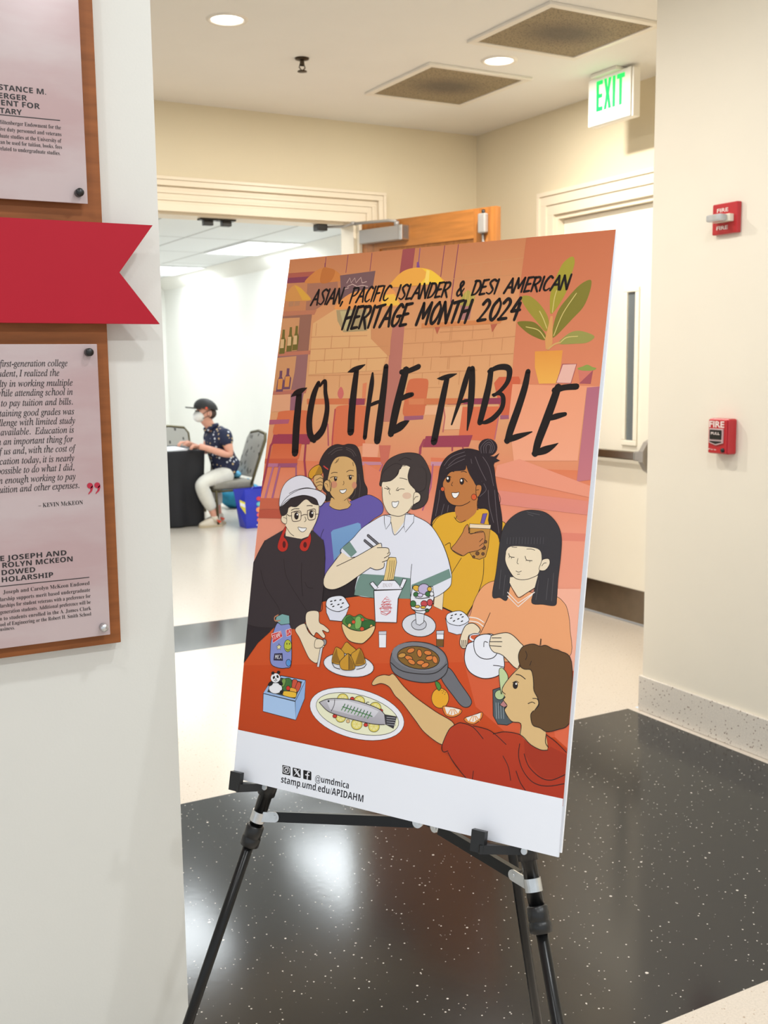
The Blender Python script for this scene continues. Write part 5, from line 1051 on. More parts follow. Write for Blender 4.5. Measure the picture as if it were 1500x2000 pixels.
p|30 26 28||675 7392 682 7400 683 7411 679 7425 670 7438 658 7452 642 7463 625 7471 609 7475 595 7475 584 7471 577 7463 576 7451 579 7438 588 7424 601 7411 617 7400 633 7392 650 7388 664 7388
p|30 26 28||885 7416 876 7423 864 7427 849 7429 833 7427 818 7421 806 7413 797 7403 792 7393 792 7382 796 7372 806 7365 818 7361 833 7359 849 7362 864 7367 876 7375 885 7385 890 7395 890 7406
p|30 26 28||917 7534 916 7545 911 7556 904 7564 893 7571 881 7574 869 7574 858 7571 848 7565 841 7556 838 7545 839 7534 843 7524 851 7515 862 7508 874 7505 886 7505 897 7508 907 7515 913 7524
p|30 26 28||708 7320 705 7328 699 7335 692 7341 685 7344 678 7344 672 7342 667 7337 664 7330 663 7322 665 7314 669 7306 675 7299 681 7293 689 7290 696 7290 702 7292 707 7297 710 7304 710 7312
p|30 26 28||784 7282 788 7290 789 7298 788 7305 784 7311 779 7315 772 7316 764 7315 757 7312 750 7306 744 7300 740 7292 739 7284 740 7277 744 7271 749 7267 756 7265 764 7266 772 7270 779 7275
p|30 26 28||747 7336 746 7339 745 7342 742 7345 738 7347 733 7348 728 7348 724 7347 721 7346 718 7343 717 7340 718 7337 719 7334 722 7332 726 7330 731 7329 736 7329 740 7329 743 7331 746 7333
S|38 28 26||9 697 7363 728 7370 761 7350
p|240 240 246||3322 7710 3300 7770 3257 7827 3195 7881 3113 7929 3015 7972 2901 8007 2776 8035 2641 8053 2499 8062 2355 8062 2211 8051 2072 8031 1940 8002 1819 7964 1713 7918 1625 7866 1556 7808 1509 7747 1486 7683 1486 7619 1510 7556 1558 7496 1627 7440 1716 7390 1823 7348 1944 7314 2076 7288 2216 7273 2360 7267 2505 7271 2646 7285 2781 7308 2906 7339 3019 7378 3117 7424 3198 7475 3260 7530 3302 7589 3323 7649
o|38 28 26||8 3322 7710 3300 7770 3257 7827 3195 7881 3113 7929 3015 7972 2901 8007 2776 8035 2641 8053 2499 8062 2355 8062 2211 8051 2072 8031 1940 8002 1819 7964 1713 7918 1625 7866 1556 7808 1509 7747 1486 7683 1486 7619 1510 7556 1558 7496 1627 7440 1716 7390 1823 7348 1944 7314 2076 7288 2216 7273 2360 7267 2505 7271 2646 7285 2781 7308 2906 7339 3019 7378 3117 7424 3198 7475 3260 7530 3302 7589 3323 7649
p|238 238 206||3226 7715 3203 7766 3158 7814 3091 7858 3005 7896 2901 7928 2783 7952 2653 7967 2516 7973 2375 7970 2235 7958 2100 7936 1974 7906 1862 7868 1767 7824 1692 7774 1640 7721 1614 7666 1612 7611 1637 7557 1686 7507 1759 7462 1852 7424 1963 7393 2088 7370 2222 7357 2362 7354 2503 7359 2641 7374 2772 7398 2892 7429 2997 7467 3085 7511 3153 7559 3200 7610 3225 7663
o|38 28 26||8 3226 7715 3203 7766 3158 7814 3091 7858 3005 7896 2901 7928 2783 7952 2653 7967 2516 7973 2375 7970 2235 7958 2100 7936 1974 7906 1862 7868 1767 7824 1692 7774 1640 7721 1614 7666 1612 7611 1637 7557 1686 7507 1759 7462 1852 7424 1963 7393 2088 7370 2222 7357 2362 7354 2503 7359 2641 7374 2772 7398 2892 7429 2997 7467 3085 7511 3153 7559 3200 7610 3225 7663
p|232 216 104||2240 7457 2237 7485 2224 7512 2203 7535 2174 7552 2140 7562 2106 7562 2074 7554 2048 7538 2030 7516 2021 7489 2024 7460 2037 7433 2059 7410 2088 7393 2121 7384 2156 7383 2187 7391 2213 7408 2231 7430
o|38 28 26||8 2240 7457 2237 7485 2224 7512 2203 7535 2174 7552 2140 7562 2106 7562 2074 7554 2048 7538 2030 7516 2021 7489 2024 7460 2037 7433 2059 7410 2088 7393 2121 7384 2156 7383 2187 7391 2213 7408 2231 7430
p|240 230 160||2209 7461 2208 7482 2198 7501 2183 7518 2162 7530 2138 7537 2113 7537 2090 7531 2071 7520 2058 7504 2052 7484 2054 7464 2063 7444 2079 7428 2100 7415 2124 7409 2149 7408 2171 7414 2190 7426 2203 7442
s|232 216 104||8 2131 7473 2207 7461
s|232 216 104||8 2131 7473 2175 7521
s|232 216 104||8 2131 7473 2098 7532
s|232 216 104||8 2131 7473 2054 7484
s|232 216 104||8 2131 7473 2087 7424
s|232 216 104||8 2131 7473 2163 7413
p|232 216 104||2561 7447 2558 7475 2546 7501 2524 7524 2496 7541 2464 7551 2430 7551 2399 7543 2373 7527 2355 7505 2347 7478 2349 7450 2362 7423 2384 7400 2412 7383 2445 7374 2478 7374 2510 7382 2535 7398 2553 7420
o|38 28 26||8 2561 7447 2558 7475 2546 7501 2524 7524 2496 7541 2464 7551 2430 7551 2399 7543 2373 7527 2355 7505 2347 7478 2349 7450 2362 7423 2384 7400 2412 7383 2445 7374 2478 7374 2510 7382 2535 7398 2553 7420
p|240 230 160||2531 7451 2529 7471 2520 7490 2505 7507 2484 7519 2461 7526 2437 7526 2414 7521 2396 7509 2383 7493 2377 7474 2379 7454 2388 7434 2404 7418 2424 7406 2448 7399 2472 7399 2494 7404 2513 7416 2525 7432
s|232 216 104||8 2454 7462 2529 7451
s|232 216 104||8 2454 7462 2497 7510
s|232 216 104||8 2454 7462 2422 7521
s|232 216 104||8 2454 7462 2379 7474
s|232 216 104||8 2454 7462 2411 7414
s|232 216 104||8 2454 7462 2486 7403
p|232 216 104||2878 7501 2875 7530 2863 7557 2841 7581 2812 7599 2778 7608 2744 7609 2712 7601 2686 7584 2668 7561 2660 7534 2662 7505 2675 7477 2697 7453 2726 7436 2760 7426 2794 7426 2826 7434 2852 7451 2870 7474
o|38 28 26||8 2878 7501 2875 7530 2863 7557 2841 7581 2812 7599 2778 7608 2744 7609 2712 7601 2686 7584 2668 7561 2660 7534 2662 7505 2675 7477 2697 7453 2726 7436 2760 7426 2794 7426 2826 7434 2852 7451 2870 7474
p|240 230 160||2848 7505 2846 7526 2837 7546 2821 7563 2800 7576 2776 7583 2751 7583 2728 7577 2709 7566 2696 7549 2690 7529 2692 7508 2701 7488 2717 7471 2738 7459 2762 7452 2787 7451 2810 7457 2829 7469 2842 7486
s|232 216 104||8 2769 7517 2845 7506
s|232 216 104||8 2769 7517 2813 7567
s|232 216 104||8 2769 7517 2737 7578
s|232 216 104||8 2769 7517 2692 7529
s|232 216 104||8 2769 7517 2725 7468
s|232 216 104||8 2769 7517 2802 7456
p|232 216 104||2220 7751 2218 7777 2206 7801 2186 7823 2160 7839 2129 7848 2098 7849 2069 7842 2045 7827 2028 7806 2020 7782 2022 7756 2034 7731 2055 7709 2081 7693 2112 7685 2143 7684 2172 7691 2196 7706 2213 7726
o|38 28 26||8 2220 7751 2218 7777 2206 7801 2186 7823 2160 7839 2129 7848 2098 7849 2069 7842 2045 7827 2028 7806 2020 7782 2022 7756 2034 7731 2055 7709 2081 7693 2112 7685 2143 7684 2172 7691 2196 7706 2213 7726
p|240 230 160||2192 7755 2191 7774 2182 7792 2168 7807 2149 7819 2127 7825 2104 7826 2083 7820 2066 7810 2054 7795 2048 7778 2050 7759 2059 7741 2073 7725 2092 7714 2114 7708 2137 7707 2158 7712 2175 7723 2187 7738
s|232 216 104||8 2121 7766 2190 7755
s|232 216 104||8 2121 7766 2161 7810
s|232 216 104||8 2121 7766 2091 7821
s|232 216 104||8 2121 7766 2050 7777
s|232 216 104||8 2121 7766 2080 7722
s|232 216 104||8 2121 7766 2150 7711
p|232 216 104||2549 7811 2547 7839 2534 7866 2513 7889 2484 7906 2452 7916 2418 7917 2387 7909 2361 7894 2343 7871 2335 7845 2338 7817 2350 7790 2372 7767 2401 7749 2433 7740 2467 7739 2498 7747 2524 7763 2541 7785
o|38 28 26||8 2549 7811 2547 7839 2534 7866 2513 7889 2484 7906 2452 7916 2418 7917 2387 7909 2361 7894 2343 7871 2335 7845 2338 7817 2350 7790 2372 7767 2401 7749 2433 7740 2467 7739 2498 7747 2524 7763 2541 7785
p|240 230 160||2519 7816 2518 7836 2509 7855 2493 7872 2473 7884 2449 7891 2425 7892 2403 7886 2384 7875 2371 7859 2365 7840 2367 7820 2376 7801 2392 7784 2413 7771 2436 7764 2460 7764 2483 7769 2501 7781 2514 7797
s|232 216 104||8 2443 7828 2517 7816
s|232 216 104||8 2443 7828 2486 7875
s|232 216 104||8 2443 7828 2411 7887
s|232 216 104||8 2443 7828 2368 7840
s|232 216 104||8 2443 7828 2400 7780
s|232 216 104||8 2443 7828 2474 7769
p|232 216 104||2877 7795 2875 7823 2862 7850 2841 7873 2814 7890 2782 7899 2749 7900 2718 7893 2693 7877 2676 7855 2668 7829 2670 7801 2683 7774 2704 7751 2732 7734 2764 7725 2797 7724 2827 7732 2852 7747 2869 7769
o|38 28 26||8 2877 7795 2875 7823 2862 7850 2841 7873 2814 7890 2782 7899 2749 7900 2718 7893 2693 7877 2676 7855 2668 7829 2670 7801 2683 7774 2704 7751 2732 7734 2764 7725 2797 7724 2827 7732 2852 7747 2869 7769
p|240 230 160||2848 7800 2846 7820 2837 7839 2822 7856 2802 7868 2779 7875 2756 7876 2734 7870 2715 7859 2703 7843 2697 7824 2699 7804 2708 7785 2723 7768 2743 7756 2766 7749 2790 7749 2812 7754 2830 7766 2842 7781
s|232 216 104||8 2773 7812 2846 7800
s|232 216 104||8 2773 7812 2815 7859
s|232 216 104||8 2773 7812 2741 7871
s|232 216 104||8 2773 7812 2699 7824
s|232 216 104||8 2773 7812 2731 7765
s|232 216 104||8 2773 7812 2804 7753
p|208 60 48||2356 7434 2355 7443 2350 7452 2342 7460 2331 7466 2319 7469 2306 7470 2294 7467 2285 7462 2278 7455 2275 7446 2276 7436 2281 7427 2289 7419 2300 7414 2312 7410 2325 7410 2337 7413 2346 7418 2353 7425
o|38 28 26||8 2356 7434 2355 7443 2350 7452 2342 7460 2331 7466 2319 7469 2306 7470 2294 7467 2285 7462 2278 7455 2275 7446 2276 7436 2281 7427 2289 7419 2300 7414 2312 7410 2325 7410 2337 7413 2346 7418 2353 7425
p|208 60 48||2917 7541 2916 7550 2912 7559 2904 7567 2893 7573 2881 7576 2869 7576 2858 7574 2848 7569 2842 7561 2839 7553 2840 7544 2845 7535 2853 7527 2863 7521 2875 7518 2887 7517 2899 7520 2908 7525 2914 7532
o|38 28 26||8 2917 7541 2916 7550 2912 7559 2904 7567 2893 7573 2881 7576 2869 7576 2858 7574 2848 7569 2842 7561 2839 7553 2840 7544 2845 7535 2853 7527 2863 7521 2875 7518 2887 7517 2899 7520 2908 7525 2914 7532
p|208 60 48||2046 7759 2045 7769 2040 7778 2031 7786 2020 7792 2008 7795 1995 7796 1983 7793 1973 7788 1966 7781 1963 7772 1964 7762 1969 7753 1978 7745 1989 7739 2001 7736 2014 7735 2026 7738 2036 7743 2043 7750
o|38 28 26||8 2046 7759 2045 7769 2040 7778 2031 7786 2020 7792 2008 7795 1995 7796 1983 7793 1973 7788 1966 7781 1963 7772 1964 7762 1969 7753 1978 7745 1989 7739 2001 7736 2014 7735 2026 7738 2036 7743 2043 7750
p|208 60 48||2656 7805 2655 7814 2650 7823 2642 7831 2632 7837 2620 7840 2607 7841 2596 7839 2586 7834 2580 7826 2577 7818 2578 7808 2583 7799 2591 7791 2601 7785 2614 7782 2626 7782 2637 7784 2647 7789 2653 7796
o|38 28 26||8 2656 7805 2655 7814 2650 7823 2642 7831 2632 7837 2620 7840 2607 7841 2596 7839 2586 7834 2580 7826 2577 7818 2578 7808 2583 7799 2591 7791 2601 7785 2614 7782 2626 7782 2637 7784 2647 7789 2653 7796
p|226 190 140||2306 7801 2305 7810 2301 7819 2293 7827 2284 7833 2273 7836 2261 7837 2251 7834 2242 7829 2236 7821 2234 7812 2234 7803 2239 7794 2246 7786 2256 7780 2267 7777 2278 7777 2288 7780 2297 7785 2303 7792
o|38 28 26||6 2306 7801 2305 7810 2301 7819 2293 7827 2284 7833 2273 7836 2261 7837 2251 7834 2242 7829 2236 7821 2234 7812 2234 7803 2239 7794 2246 7786 2256 7780 2267 7777 2278 7777 2288 7780 2297 7785 2303 7792
S|38 28 26||10 2610 7486 2595 7455 2639 7444
p|202 200 206|170 166 174|1671 7592 1810 7522 1970 7487 2198 7457 2427 7461 2655 7488 2858 7526 2965 7601 3013 7746 2883 7767 2618 7778 2322 7763 2090 7743 1853 7704
p|226 226 232|204 202 210|1813 7548 2201 7481 2636 7519 2840 7562 2762 7666 2315 7698 1896 7669
p|58 56 62||2954 7596 3182 7593 3138 7783 2990 7741
o|38 28 26||10 2954 7596 3182 7593 3138 7783 2990 7741
s|170 170 176||10 3001 7629 3163 7618
s|170 170 176||10 3004 7665 3166 7654
s|170 170 176||10 3008 7701 3170 7690
s|170 170 176||10 3012 7737 3174 7726
S|38 28 26||11 1671 7592 1810 7522 1993 7482 2290 7455 2564 7474 2836 7522 2965 7598
S|38 28 26||11 1671 7592 1853 7705 2090 7745 2437 7769 2773 7775 2969 7751
S|38 28 26||10 1977 7505 1971 7600 1927 7698
p|60 58 62||1876 7543 1875 7548 1873 7553 1868 7557 1863 7561 1857 7562 1850 7563 1844 7561 1839 7558 1836 7554 1834 7549 1834 7543 1837 7538 1841 7534 1847 7531 1853 7529 1859 7529 1866 7530 1871 7533 1874 7538
S|74 132 78||15 2144 7593 2214 7601
S|58 112 64||15 2162 7591 2184 7542
S|90 148 84||15 2154 7603 2127 7649
S|74 132 78||15 2209 7600 2279 7609
S|58 112 64||15 2227 7598 2249 7549
S|90 148 84||15 2219 7610 2192 7656
S|74 132 78||14 2274 7607 2343 7616
S|58 112 64||14 2292 7605 2314 7556
S|90 148 84||14 2284 7617 2257 7662
S|74 132 78||14 2339 7614 2408 7623
S|58 112 64||14 2356 7612 2379 7563
S|90 148 84||14 2349 7624 2322 7669
S|74 132 78||14 2403 7621 2472 7629
S|58 112 64||14 2421 7619 2443 7570
S|90 148 84||14 2413 7631 2386 7676
S|74 132 78||14 2467 7628 2536 7636
S|58 112 64||14 2485 7626 2507 7578
S|90 148 84||14 2477 7638 2450 7683
S|74 132 78||14 2531 7635 2599 7643
S|58 112 64||14 2549 7633 2571 7585
S|90 148 84||14 2541 7645 2514 7690
S|74 132 78||14 2595 7642 2663 7650
S|58 112 64||14 2612 7639 2634 7592
S|90 148 84||14 2605 7652 2578 7697
S|74 132 78||14 2658 7649 2726 7657
S|58 112 64||14 2676 7646 2697 7599
S|90 148 84||14 2668 7659 2641 7704
p|238 238 247||2547 5665 3074 5598 3017 5751 3030 6129 2629 6162
o|38 28 26||14 2547 5665 3074 5598 3017 5751 3030 6129 2629 6162
p|238 238 247||2685 5491 2928 5469 3081 5596 2558 5654
o|38 28 26||11 2685 5491 2928 5469 3081 5596 2558 5654
p|238 238 247||2456 5561 2511 5523 2624 5612 2565 5653
o|38 28 26||11 2456 5561 2511 5523 2624 5612 2565 5653
p|238 238 247||3075 5424 3143 5434 3086 5577 3028 5566
o|38 28 26||11 3075 5424 3143 5434 3086 5577 3028 5566
T|150 120 120||2716 5593 2893 5571 57 57 0 60|ENJOY|b
s|212 66 66||8 2718 5836 2800 5738 2895 5800 2718 5836
s|212 66 66||8 2755 5832 2759 5869 2868 5854 2864 5812
s|212 66 66||8 2709 5878 2808 5808 2906 5854 2709 5878
s|212 66 66||8 2729 5891 2755 5925 2895 5902 2880 5860
s|212 66 66||8 2685 5942 2792 5866 2925 5908 2685 5942
s|212 66 66||8 2708 5948 2721 5984 2902 5958 2897 5914
s|212 66 66||8 2721 5984 2831 6014 2902 5962
s|212 66 66||8 2721 5984 2725 6018 2822 6033 2894 5985 2902 5962
s|212 66 66||8 2760 5776 2850 5786
s|212 66 66||8 2767 5840 2857 5850
s|212 66 66||8 2742 5908 2882 5884
s|212 66 66||8 2769 5952 2866 5936
p|222 223 230||3743 6119 3735 6159 3712 6197 3675 6231 3627 6260 3569 6283 3504 6298 3436 6304 3368 6302 3302 6290 3244 6270 3195 6243 3159 6209 3136 6172 3129 6131 3137 6091 3161 6052 3199 6018 3249 5988 3308 5966 3373 5952 3442 5946 3510 5950 3574 5962 3632 5982 3679 6010 3715 6043 3736 6080
o|38 28 26||12 3743 6119 3735 6159 3712 6197 3675 6231 3627 6260 3569 6283 3504 6298 3436 6304 3368 6302 3302 6290 3244 6270 3195 6243 3159 6209 3136 6172 3129 6131 3137 6091 3161 6052 3199 6018 3249 5988 3308 5966 3373 5952 3442 5946 3510 5950 3574 5962 3632 5982 3679 6010 3715 6043 3736 6080
p|206 207 216||3572 6099 3568 6126 3552 6152 3524 6173 3488 6190 3447 6198 3405 6199 3366 6191 3334 6176 3312 6154 3302 6129 3306 6102 3323 6076 3351 6054 3388 6038 3429 6030 3471 6029 3510 6037 3541 6053 3563 6074
o|38 28 26||10 3572 6099 3568 6126 3552 6152 3524 6173 3488 6190 3447 6198 3405 6199 3366 6191 3334 6176 3312 6154 3302 6129 3306 6102 3323 6076 3351 6054 3388 6038 3429 6030 3471 6029 3510 6037 3541 6053 3563 6074
p|226 228 236||3353 5932 3514 5915 3520 6071 3452 6124 3387 6108
o|38 28 26||10 3353 5932 3514 5915 3520 6071 3452 6124 3387 6108
p|236 236 242||3262 5534 3625 5501 3665 5676 3630 5836 3511 5942 3379 5934 3273 5877 3240 5717
o|38 28 26||12 3262 5534 3625 5501 3665 5676 3630 5836 3511 5942 3379 5934 3273 5877 3240 5717
p|226 180 70||3409 5569 3396 5586 3372 5597 3341 5600 3309 5593 3283 5579 3268 5559 3267 5539 3280 5521 3304 5510 3335 5508 3367 5515 3393 5529 3408 5549
o|38 28 26||10 3409 5569 3396 5586 3372 5597 3341 5600 3309 5593 3283 5579 3268 5559 3267 5539 3280 5521 3304 5510 3335 5508 3367 5515 3393 5529 3408 5549
p|196 182 216||3573 5546 3567 5583 3541 5615 3502 5636 3456 5640 3412 5628 3380 5601 3366 5565 3372 5527 3398 5495 3438 5475 3484 5471 3527 5483 3559 5510
o|38 28 26||10 3573 5546 3567 5583 3541 5615 3502 5636 3456 5640 3412 5628 3380 5601 3366 5565 3372 5527 3398 5495 3438 5475 3484 5471 3527 5483 3559 5510
p|226 180 70||3614 5542 3612 5558 3602 5571 3586 5580 3568 5581 3550 5576 3538 5565 3532 5550 3534 5534 3544 5520 3560 5512 3578 5510 3596 5516 3608 5527
o|38 28 26||10 3614 5542 3612 5558 3602 5571 3586 5580 3568 5581 3550 5576 3538 5565 3532 5550 3534 5534 3544 5520 3560 5512 3578 5510 3596 5516 3608 5527
p|60 116 62||3383 5647 3380 5663 3368 5676 3350 5685 3329 5687 3309 5682 3295 5671 3289 5656 3292 5640 3303 5626 3321 5617 3342 5615 3362 5621 3376 5632
o|38 28 26||10 3383 5647 3380 5663 3368 5676 3350 5685 3329 5687 3309 5682 3295 5671 3289 5656 3292 5640 3303 5626 3321 5617 3342 5615 3362 5621 3376 5632
p|62 116 64||3607 5619 3604 5637 3591 5652 3571 5662 3548 5664 3527 5658 3511 5645 3504 5629 3507 5611 3520 5595 3540 5586 3563 5584 3584 5589 3600 5602
o|38 28 26||10 3607 5619 3604 5637 3591 5652 3571 5662 3548 5664 3527 5658 3511 5645 3504 5629 3507 5611 3520 5595 3540 5586 3563 5584 3584 5589 3600 5602
p|214 200 232||3462 5651 3459 5665 3447 5677 3429 5684 3408 5686 3388 5682 3374 5673 3368 5660 3371 5645 3383 5633 3401 5626 3422 5624 3442 5628 3456 5637
o|38 28 26||10 3462 5651 3459 5665 3447 5677 3429 5684 3408 5686 3388 5682 3374 5673 3368 5660 3371 5645 3383 5633 3401 5626 3422 5624 3442 5628 3456 5637
p|236 236 240||3656 5614 3654 5630 3645 5643 3631 5651 3615 5653 3600 5647 3589 5636 3584 5621 3586 5605 3594 5592 3608 5584 3624 5582 3639 5588 3650 5599
o|38 28 26||10 3656 5614 3654 5630 3645 5643 3631 5651 3615 5653 3600 5647 3589 5636 3584 5621 3586 5605 3594 5592 3608 5584 3624 5582 3639 5588 3650 5599
p|200 74 78||3561 5776 3557 5797 3542 5816 3518 5828 3491 5831 3465 5824 3446 5809 3437 5788 3441 5766 3457 5747 3480 5735 3508 5733 3534 5740 3553 5755
o|38 28 26||10 3561 5776 3557 5797 3542 5816 3518 5828 3491 5831 3465 5824 3446 5809 3437 5788 3441 5766 3457 5747 3480 5735 3508 5733 3534 5740 3553 5755
p|200 74 78||3652 5749 3649 5772 3637 5792 3617 5805 3595 5807 3573 5799 3557 5782 3549 5759 3552 5735 3564 5715 3584 5703 3606 5701 3628 5709 3644 5726
o|38 28 26||10 3652 5749 3649 5772 3637 5792 3617 5805 3595 5807 3573 5799 3557 5782 3549 5759 3552 5735 3564 5715 3584 5703 3606 5701 3628 5709 3644 5726
p|60 116 62||3351 5797 3349 5818 3336 5837 3316 5849 3293 5851 3271 5844 3254 5828 3247 5807 3250 5785 3262 5767 3282 5755 3306 5753 3328 5760 3344 5776
o|38 28 26||10 3351 5797 3349 5818 3336 5837 3316 5849 3293 5851 3271 5844 3254 5828 3247 5807 3250 5785 3262 5767 3282 5755 3306 5753 3328 5760 3344 5776
p|226 190 90||3429 5834 3425 5844 3413 5853 3395 5859 3374 5861 3355 5859 3341 5853 3335 5843 3339 5833 3351 5824 3369 5818 3390 5816 3410 5818 3423 5825
o|38 28 26||10 3429 5834 3425 5844 3413 5853 3395 5859 3374 5861 3355 5859 3341 5853 3335 5843 3339 5833 3351 5824 3369 5818 3390 5816 3410 5818 3423 5825
p|60 116 62||3598 5875 3595 5887 3586 5897 3573 5904 3557 5905 3542 5902 3531 5894 3526 5882 3528 5871 3537 5860 3551 5854 3567 5852 3582 5856 3593 5864
o|38 28 26||10 3598 5875 3595 5887 3586 5897 3573 5904 3557 5905 3542 5902 3531 5894 3526 5882 3528 5871 3537 5860 3551 5854 3567 5852 3582 5856 3593 5864
p|226 180 70||3534 5835 3530 5845 3518 5854 3500 5860 3479 5862 3460 5860 3446 5853 3441 5844 3444 5834 3456 5825 3475 5819 3495 5817 3514 5819 3528 5825
o|38 28 26||10 3534 5835 3530 5845 3518 5854 3500 5860 3479 5862 3460 5860 3446 5853 3441 5844 3444 5834 3456 5825 3475 5819 3495 5817 3514 5819 3528 5825
S|38 28 26||12 3328 5704 3434 5707 3587 5672
S|38 28 26||12 3296 5893 3428 5901 3581 5863
Q|112 112 118||3978 6727 4079 6736 4247 6910 4452 7119 4468 7208 4404 7261 4304 7250 4169 7139 3918 6889
O|38 28 26||12 3978 6727 4079 6736 4247 6910 4452 7119 4468 7208 4404 7261 4304 7250 4169 7139 3918 6889
Q|112 112 118||2975 6700 3031 6534 3220 6425 3453 6384 3714 6395 3929 6491 4016 6656 3986 6814 3821 6947 3594 7000 3305 6996 3086 6935 2995 6834
O|38 28 26||12 2975 6700 3031 6534 3220 6425 3453 6384 3714 6395 3929 6491 4016 6656 3986 6814 3821 6947 3594 7000 3305 6996 3086 6935 2995 6834
p|128 128 134||3973 6613 3944 6679 3871 6739 3761 6786 3624 6817 3472 6827 3320 6816 3183 6784 3076 6735 3010 6672 2990 6603 3021 6535 3097 6474 3212 6427 3353 6398 3507 6389 3657 6402 3789 6435 3892 6485 3955 6546
p|134 98 40||3862 6624 3849 6666 3814 6705 3761 6739 3691 6768 3609 6788 3519 6799 3427 6800 3337 6791 3255 6772 3187 6745 3135 6711 3104 6671 3095 6629 3109 6587 3145 6547 3201 6512 3273 6484 3357 6464 3447 6454 3540 6454 3628 6464 3708 6483 3774 6510 3824 6545 3853 6583
o|38 28 26||12 3862 6624 3849 6666 3814 6705 3761 6739 3691 6768 3609 6788 3519 6799 3427 6800 3337 6791 3255 6772 3187 6745 3135 6711 3104 6671 3095 6629 3109 6587 3145 6547 3201 6512 3273 6484 3357 6464 3447 6454 3540 6454 3628 6464 3708 6483 3774 6510 3824 6545 3853 6583
S|38 28 26||12 2988 6767 3186 6865 3503 6875 3809 6820 3996 6659
p|222 130 60||3403 6503 3402 6529 3375 6556 3334 6574 3294 6577 3270 6563 3272 6537 3299 6510 3340 6492 3380 6489
o|38 28 26||10 3403 6503 3402 6529 3375 6556 3334 6574 3294 6577 3270 6563 3272 6537 3299 6510 3340 6492 3380 6489
p|222 130 60||3516 6615 3487 6611 3462 6585 3451 6549 3457 6515 3478 6496 3507 6501 3532 6526 3543 6563 3537 6597
o|38 28 26||10 3516 6615 3487 6611 3462 6585 3451 6549 3457 6515 3478 6496 3507 6501 3532 6526 3543 6563 3537 6597
p|222 130 60||3717 6532 3701 6554 3664 6567 3620 6566 3585 6551 3574 6529 3589 6507 3627 6494 3671 6495 3705 6510
o|38 28 26||10 3717 6532 3701 6554 3664 6567 3620 6566 3585 6551 3574 6529 3589 6507 3627 6494 3671 6495 3705 6510
p|206 150 70||3252 6604 3248 6629 3219 6654 3176 6670 3135 6670 3113 6654 3117 6628 3146 6603 3189 6587 3230 6588
o|38 28 26||10 3252 6604 3248 6629 3219 6654 3176 6670 3135 6670 3113 6654 3117 6628 3146 6603 3189 6587 3230 6588
p|222 130 60||3381 6666 3360 6685 3321 6693 3277 6685 3246 6665 3239 6641 3259 6621 3299 6614 3343 6622 3374 6641
o|38 28 26||10 3381 6666 3360 6685 3321 6693 3277 6685 3246 6665 3239 6641 3259 6621 3299 6614 3343 6622 3374 6641
p|222 130 60||3753 6586 3746 6611 3716 6634 3673 6646 3635 6643 3615 6625 3621 6601 3652 6578 3695 6566 3733 6569
o|38 28 26||10 3753 6586 3746 6611 3716 6634 3673 6646 3635 6643 3615 6625 3621 6601 3652 6578 3695 6566 3733 6569
p|222 130 60||3434 6729 3411 6746 3371 6747 3330 6733 3303 6709 3302 6683 3326 6667 3366 6666 3406 6680 3433 6704
o|38 28 26||10 3434 6729 3411 6746 3371 6747 3330 6733 3303 6709 3302 6683 3326 6667 3366 6666 3406 6680 3433 6704
p|222 130 60||3604 6687 3593 6711 3558 6729 3514 6735 3476 6726 3460 6706 3472 6682 3506 6664 3551 6658 3588 6667
o|38 28 26||10 3604 6687 3593 6711 3558 6729 3514 6735 3476 6726 3460 6706 3472 6682 3506 6664 3551 6658 3588 6667
p|222 130 60||3684 6696 3682 6721 3656 6748 3616 6766 3577 6769 3553 6755 3555 6730 3581 6703 3621 6685 3660 6682
o|38 28 26||10 3684 6696 3682 6721 3656 6748 3616 6766 3577 6769 3553 6755 3555 6730 3581 6703 3621 6685 3660 6682
p|222 130 60||3813 6674 3785 6674 3755 6654 3737 6620 3736 6586 3753 6565 3782 6565 3811 6586 3830 6620 3830 6653
o|38 28 26||9 3813 6674 3785 6674 3755 6654 3737 6620 3736 6586 3753 6565 3782 6565 3811 6586 3830 6620 3830 6653
p|236 170 44||4079 7170 4078 7209 4067 7248 4046 7283 4017 7312 3983 7332 3944 7343 3905 7344 3867 7334 3833 7315 3806 7287 3787 7252 3778 7214 3780 7173 3791 7134 3812 7099 3841 7071 3876 7050 3915 7040 3954 7039 3992 7049 4025 7069 4052 7097 4070 7131
o|38 28 26||9 4079 7170 4078 7209 4067 7248 4046 7283 4017 7312 3983 7332 3944 7343 3905 7344 3867 7334 3833 7315 3806 7287 3787 7252 3778 7214 3780 7173 3791 7134 3812 7099 3841 7071 3876 7050 3915 7040 3954 7039 3992 7049 4025 7069 4052 7097 4070 7131
Q|76 140 60||3821 6947 3886 6960 3930 7020 3898 7079 3841 7021
O|38 28 26||9 3821 6947 3886 6960 3930 7020 3898 7079 3841 7021
p|38 28 26||3956 7071 3953 7077 3945 7078 3941 7073 3944 7067 3952 7066
p|38 28 26||3990 7082 3987 7088 3979 7089 3975 7084 3978 7078 3986 7077
p|38 28 26||4021 7095 4018 7101 4011 7102 4007 7097 4010 7091 4017 7090
p|38 28 26||3972 7106 3969 7112 3961 7113 3957 7108 3960 7102 3968 7101
p|38 28 26||4012 7122 4008 7129 4001 7130 3997 7125 4000 7118 4007 7117
p|38 28 26||3988 7060 3985 7066 3977 7067 3973 7062 3976 7056 3983 7055
Q|230 140 60||3989 7310 4159 7298 4315 7313 4292 7382 4174 7444 4047 7431
O|38 28 26||9 3989 7310 4159 7298 4315 7313 4292 7382 4174 7444 4047 7431
p|244 236 226||4020 7313 4159 7302 4287 7314 4268 7369 4171 7419 4067 7409
s|232 160 90||14 4132 7333 4091 7413
s|232 160 90||14 4154 7329 4151 7404
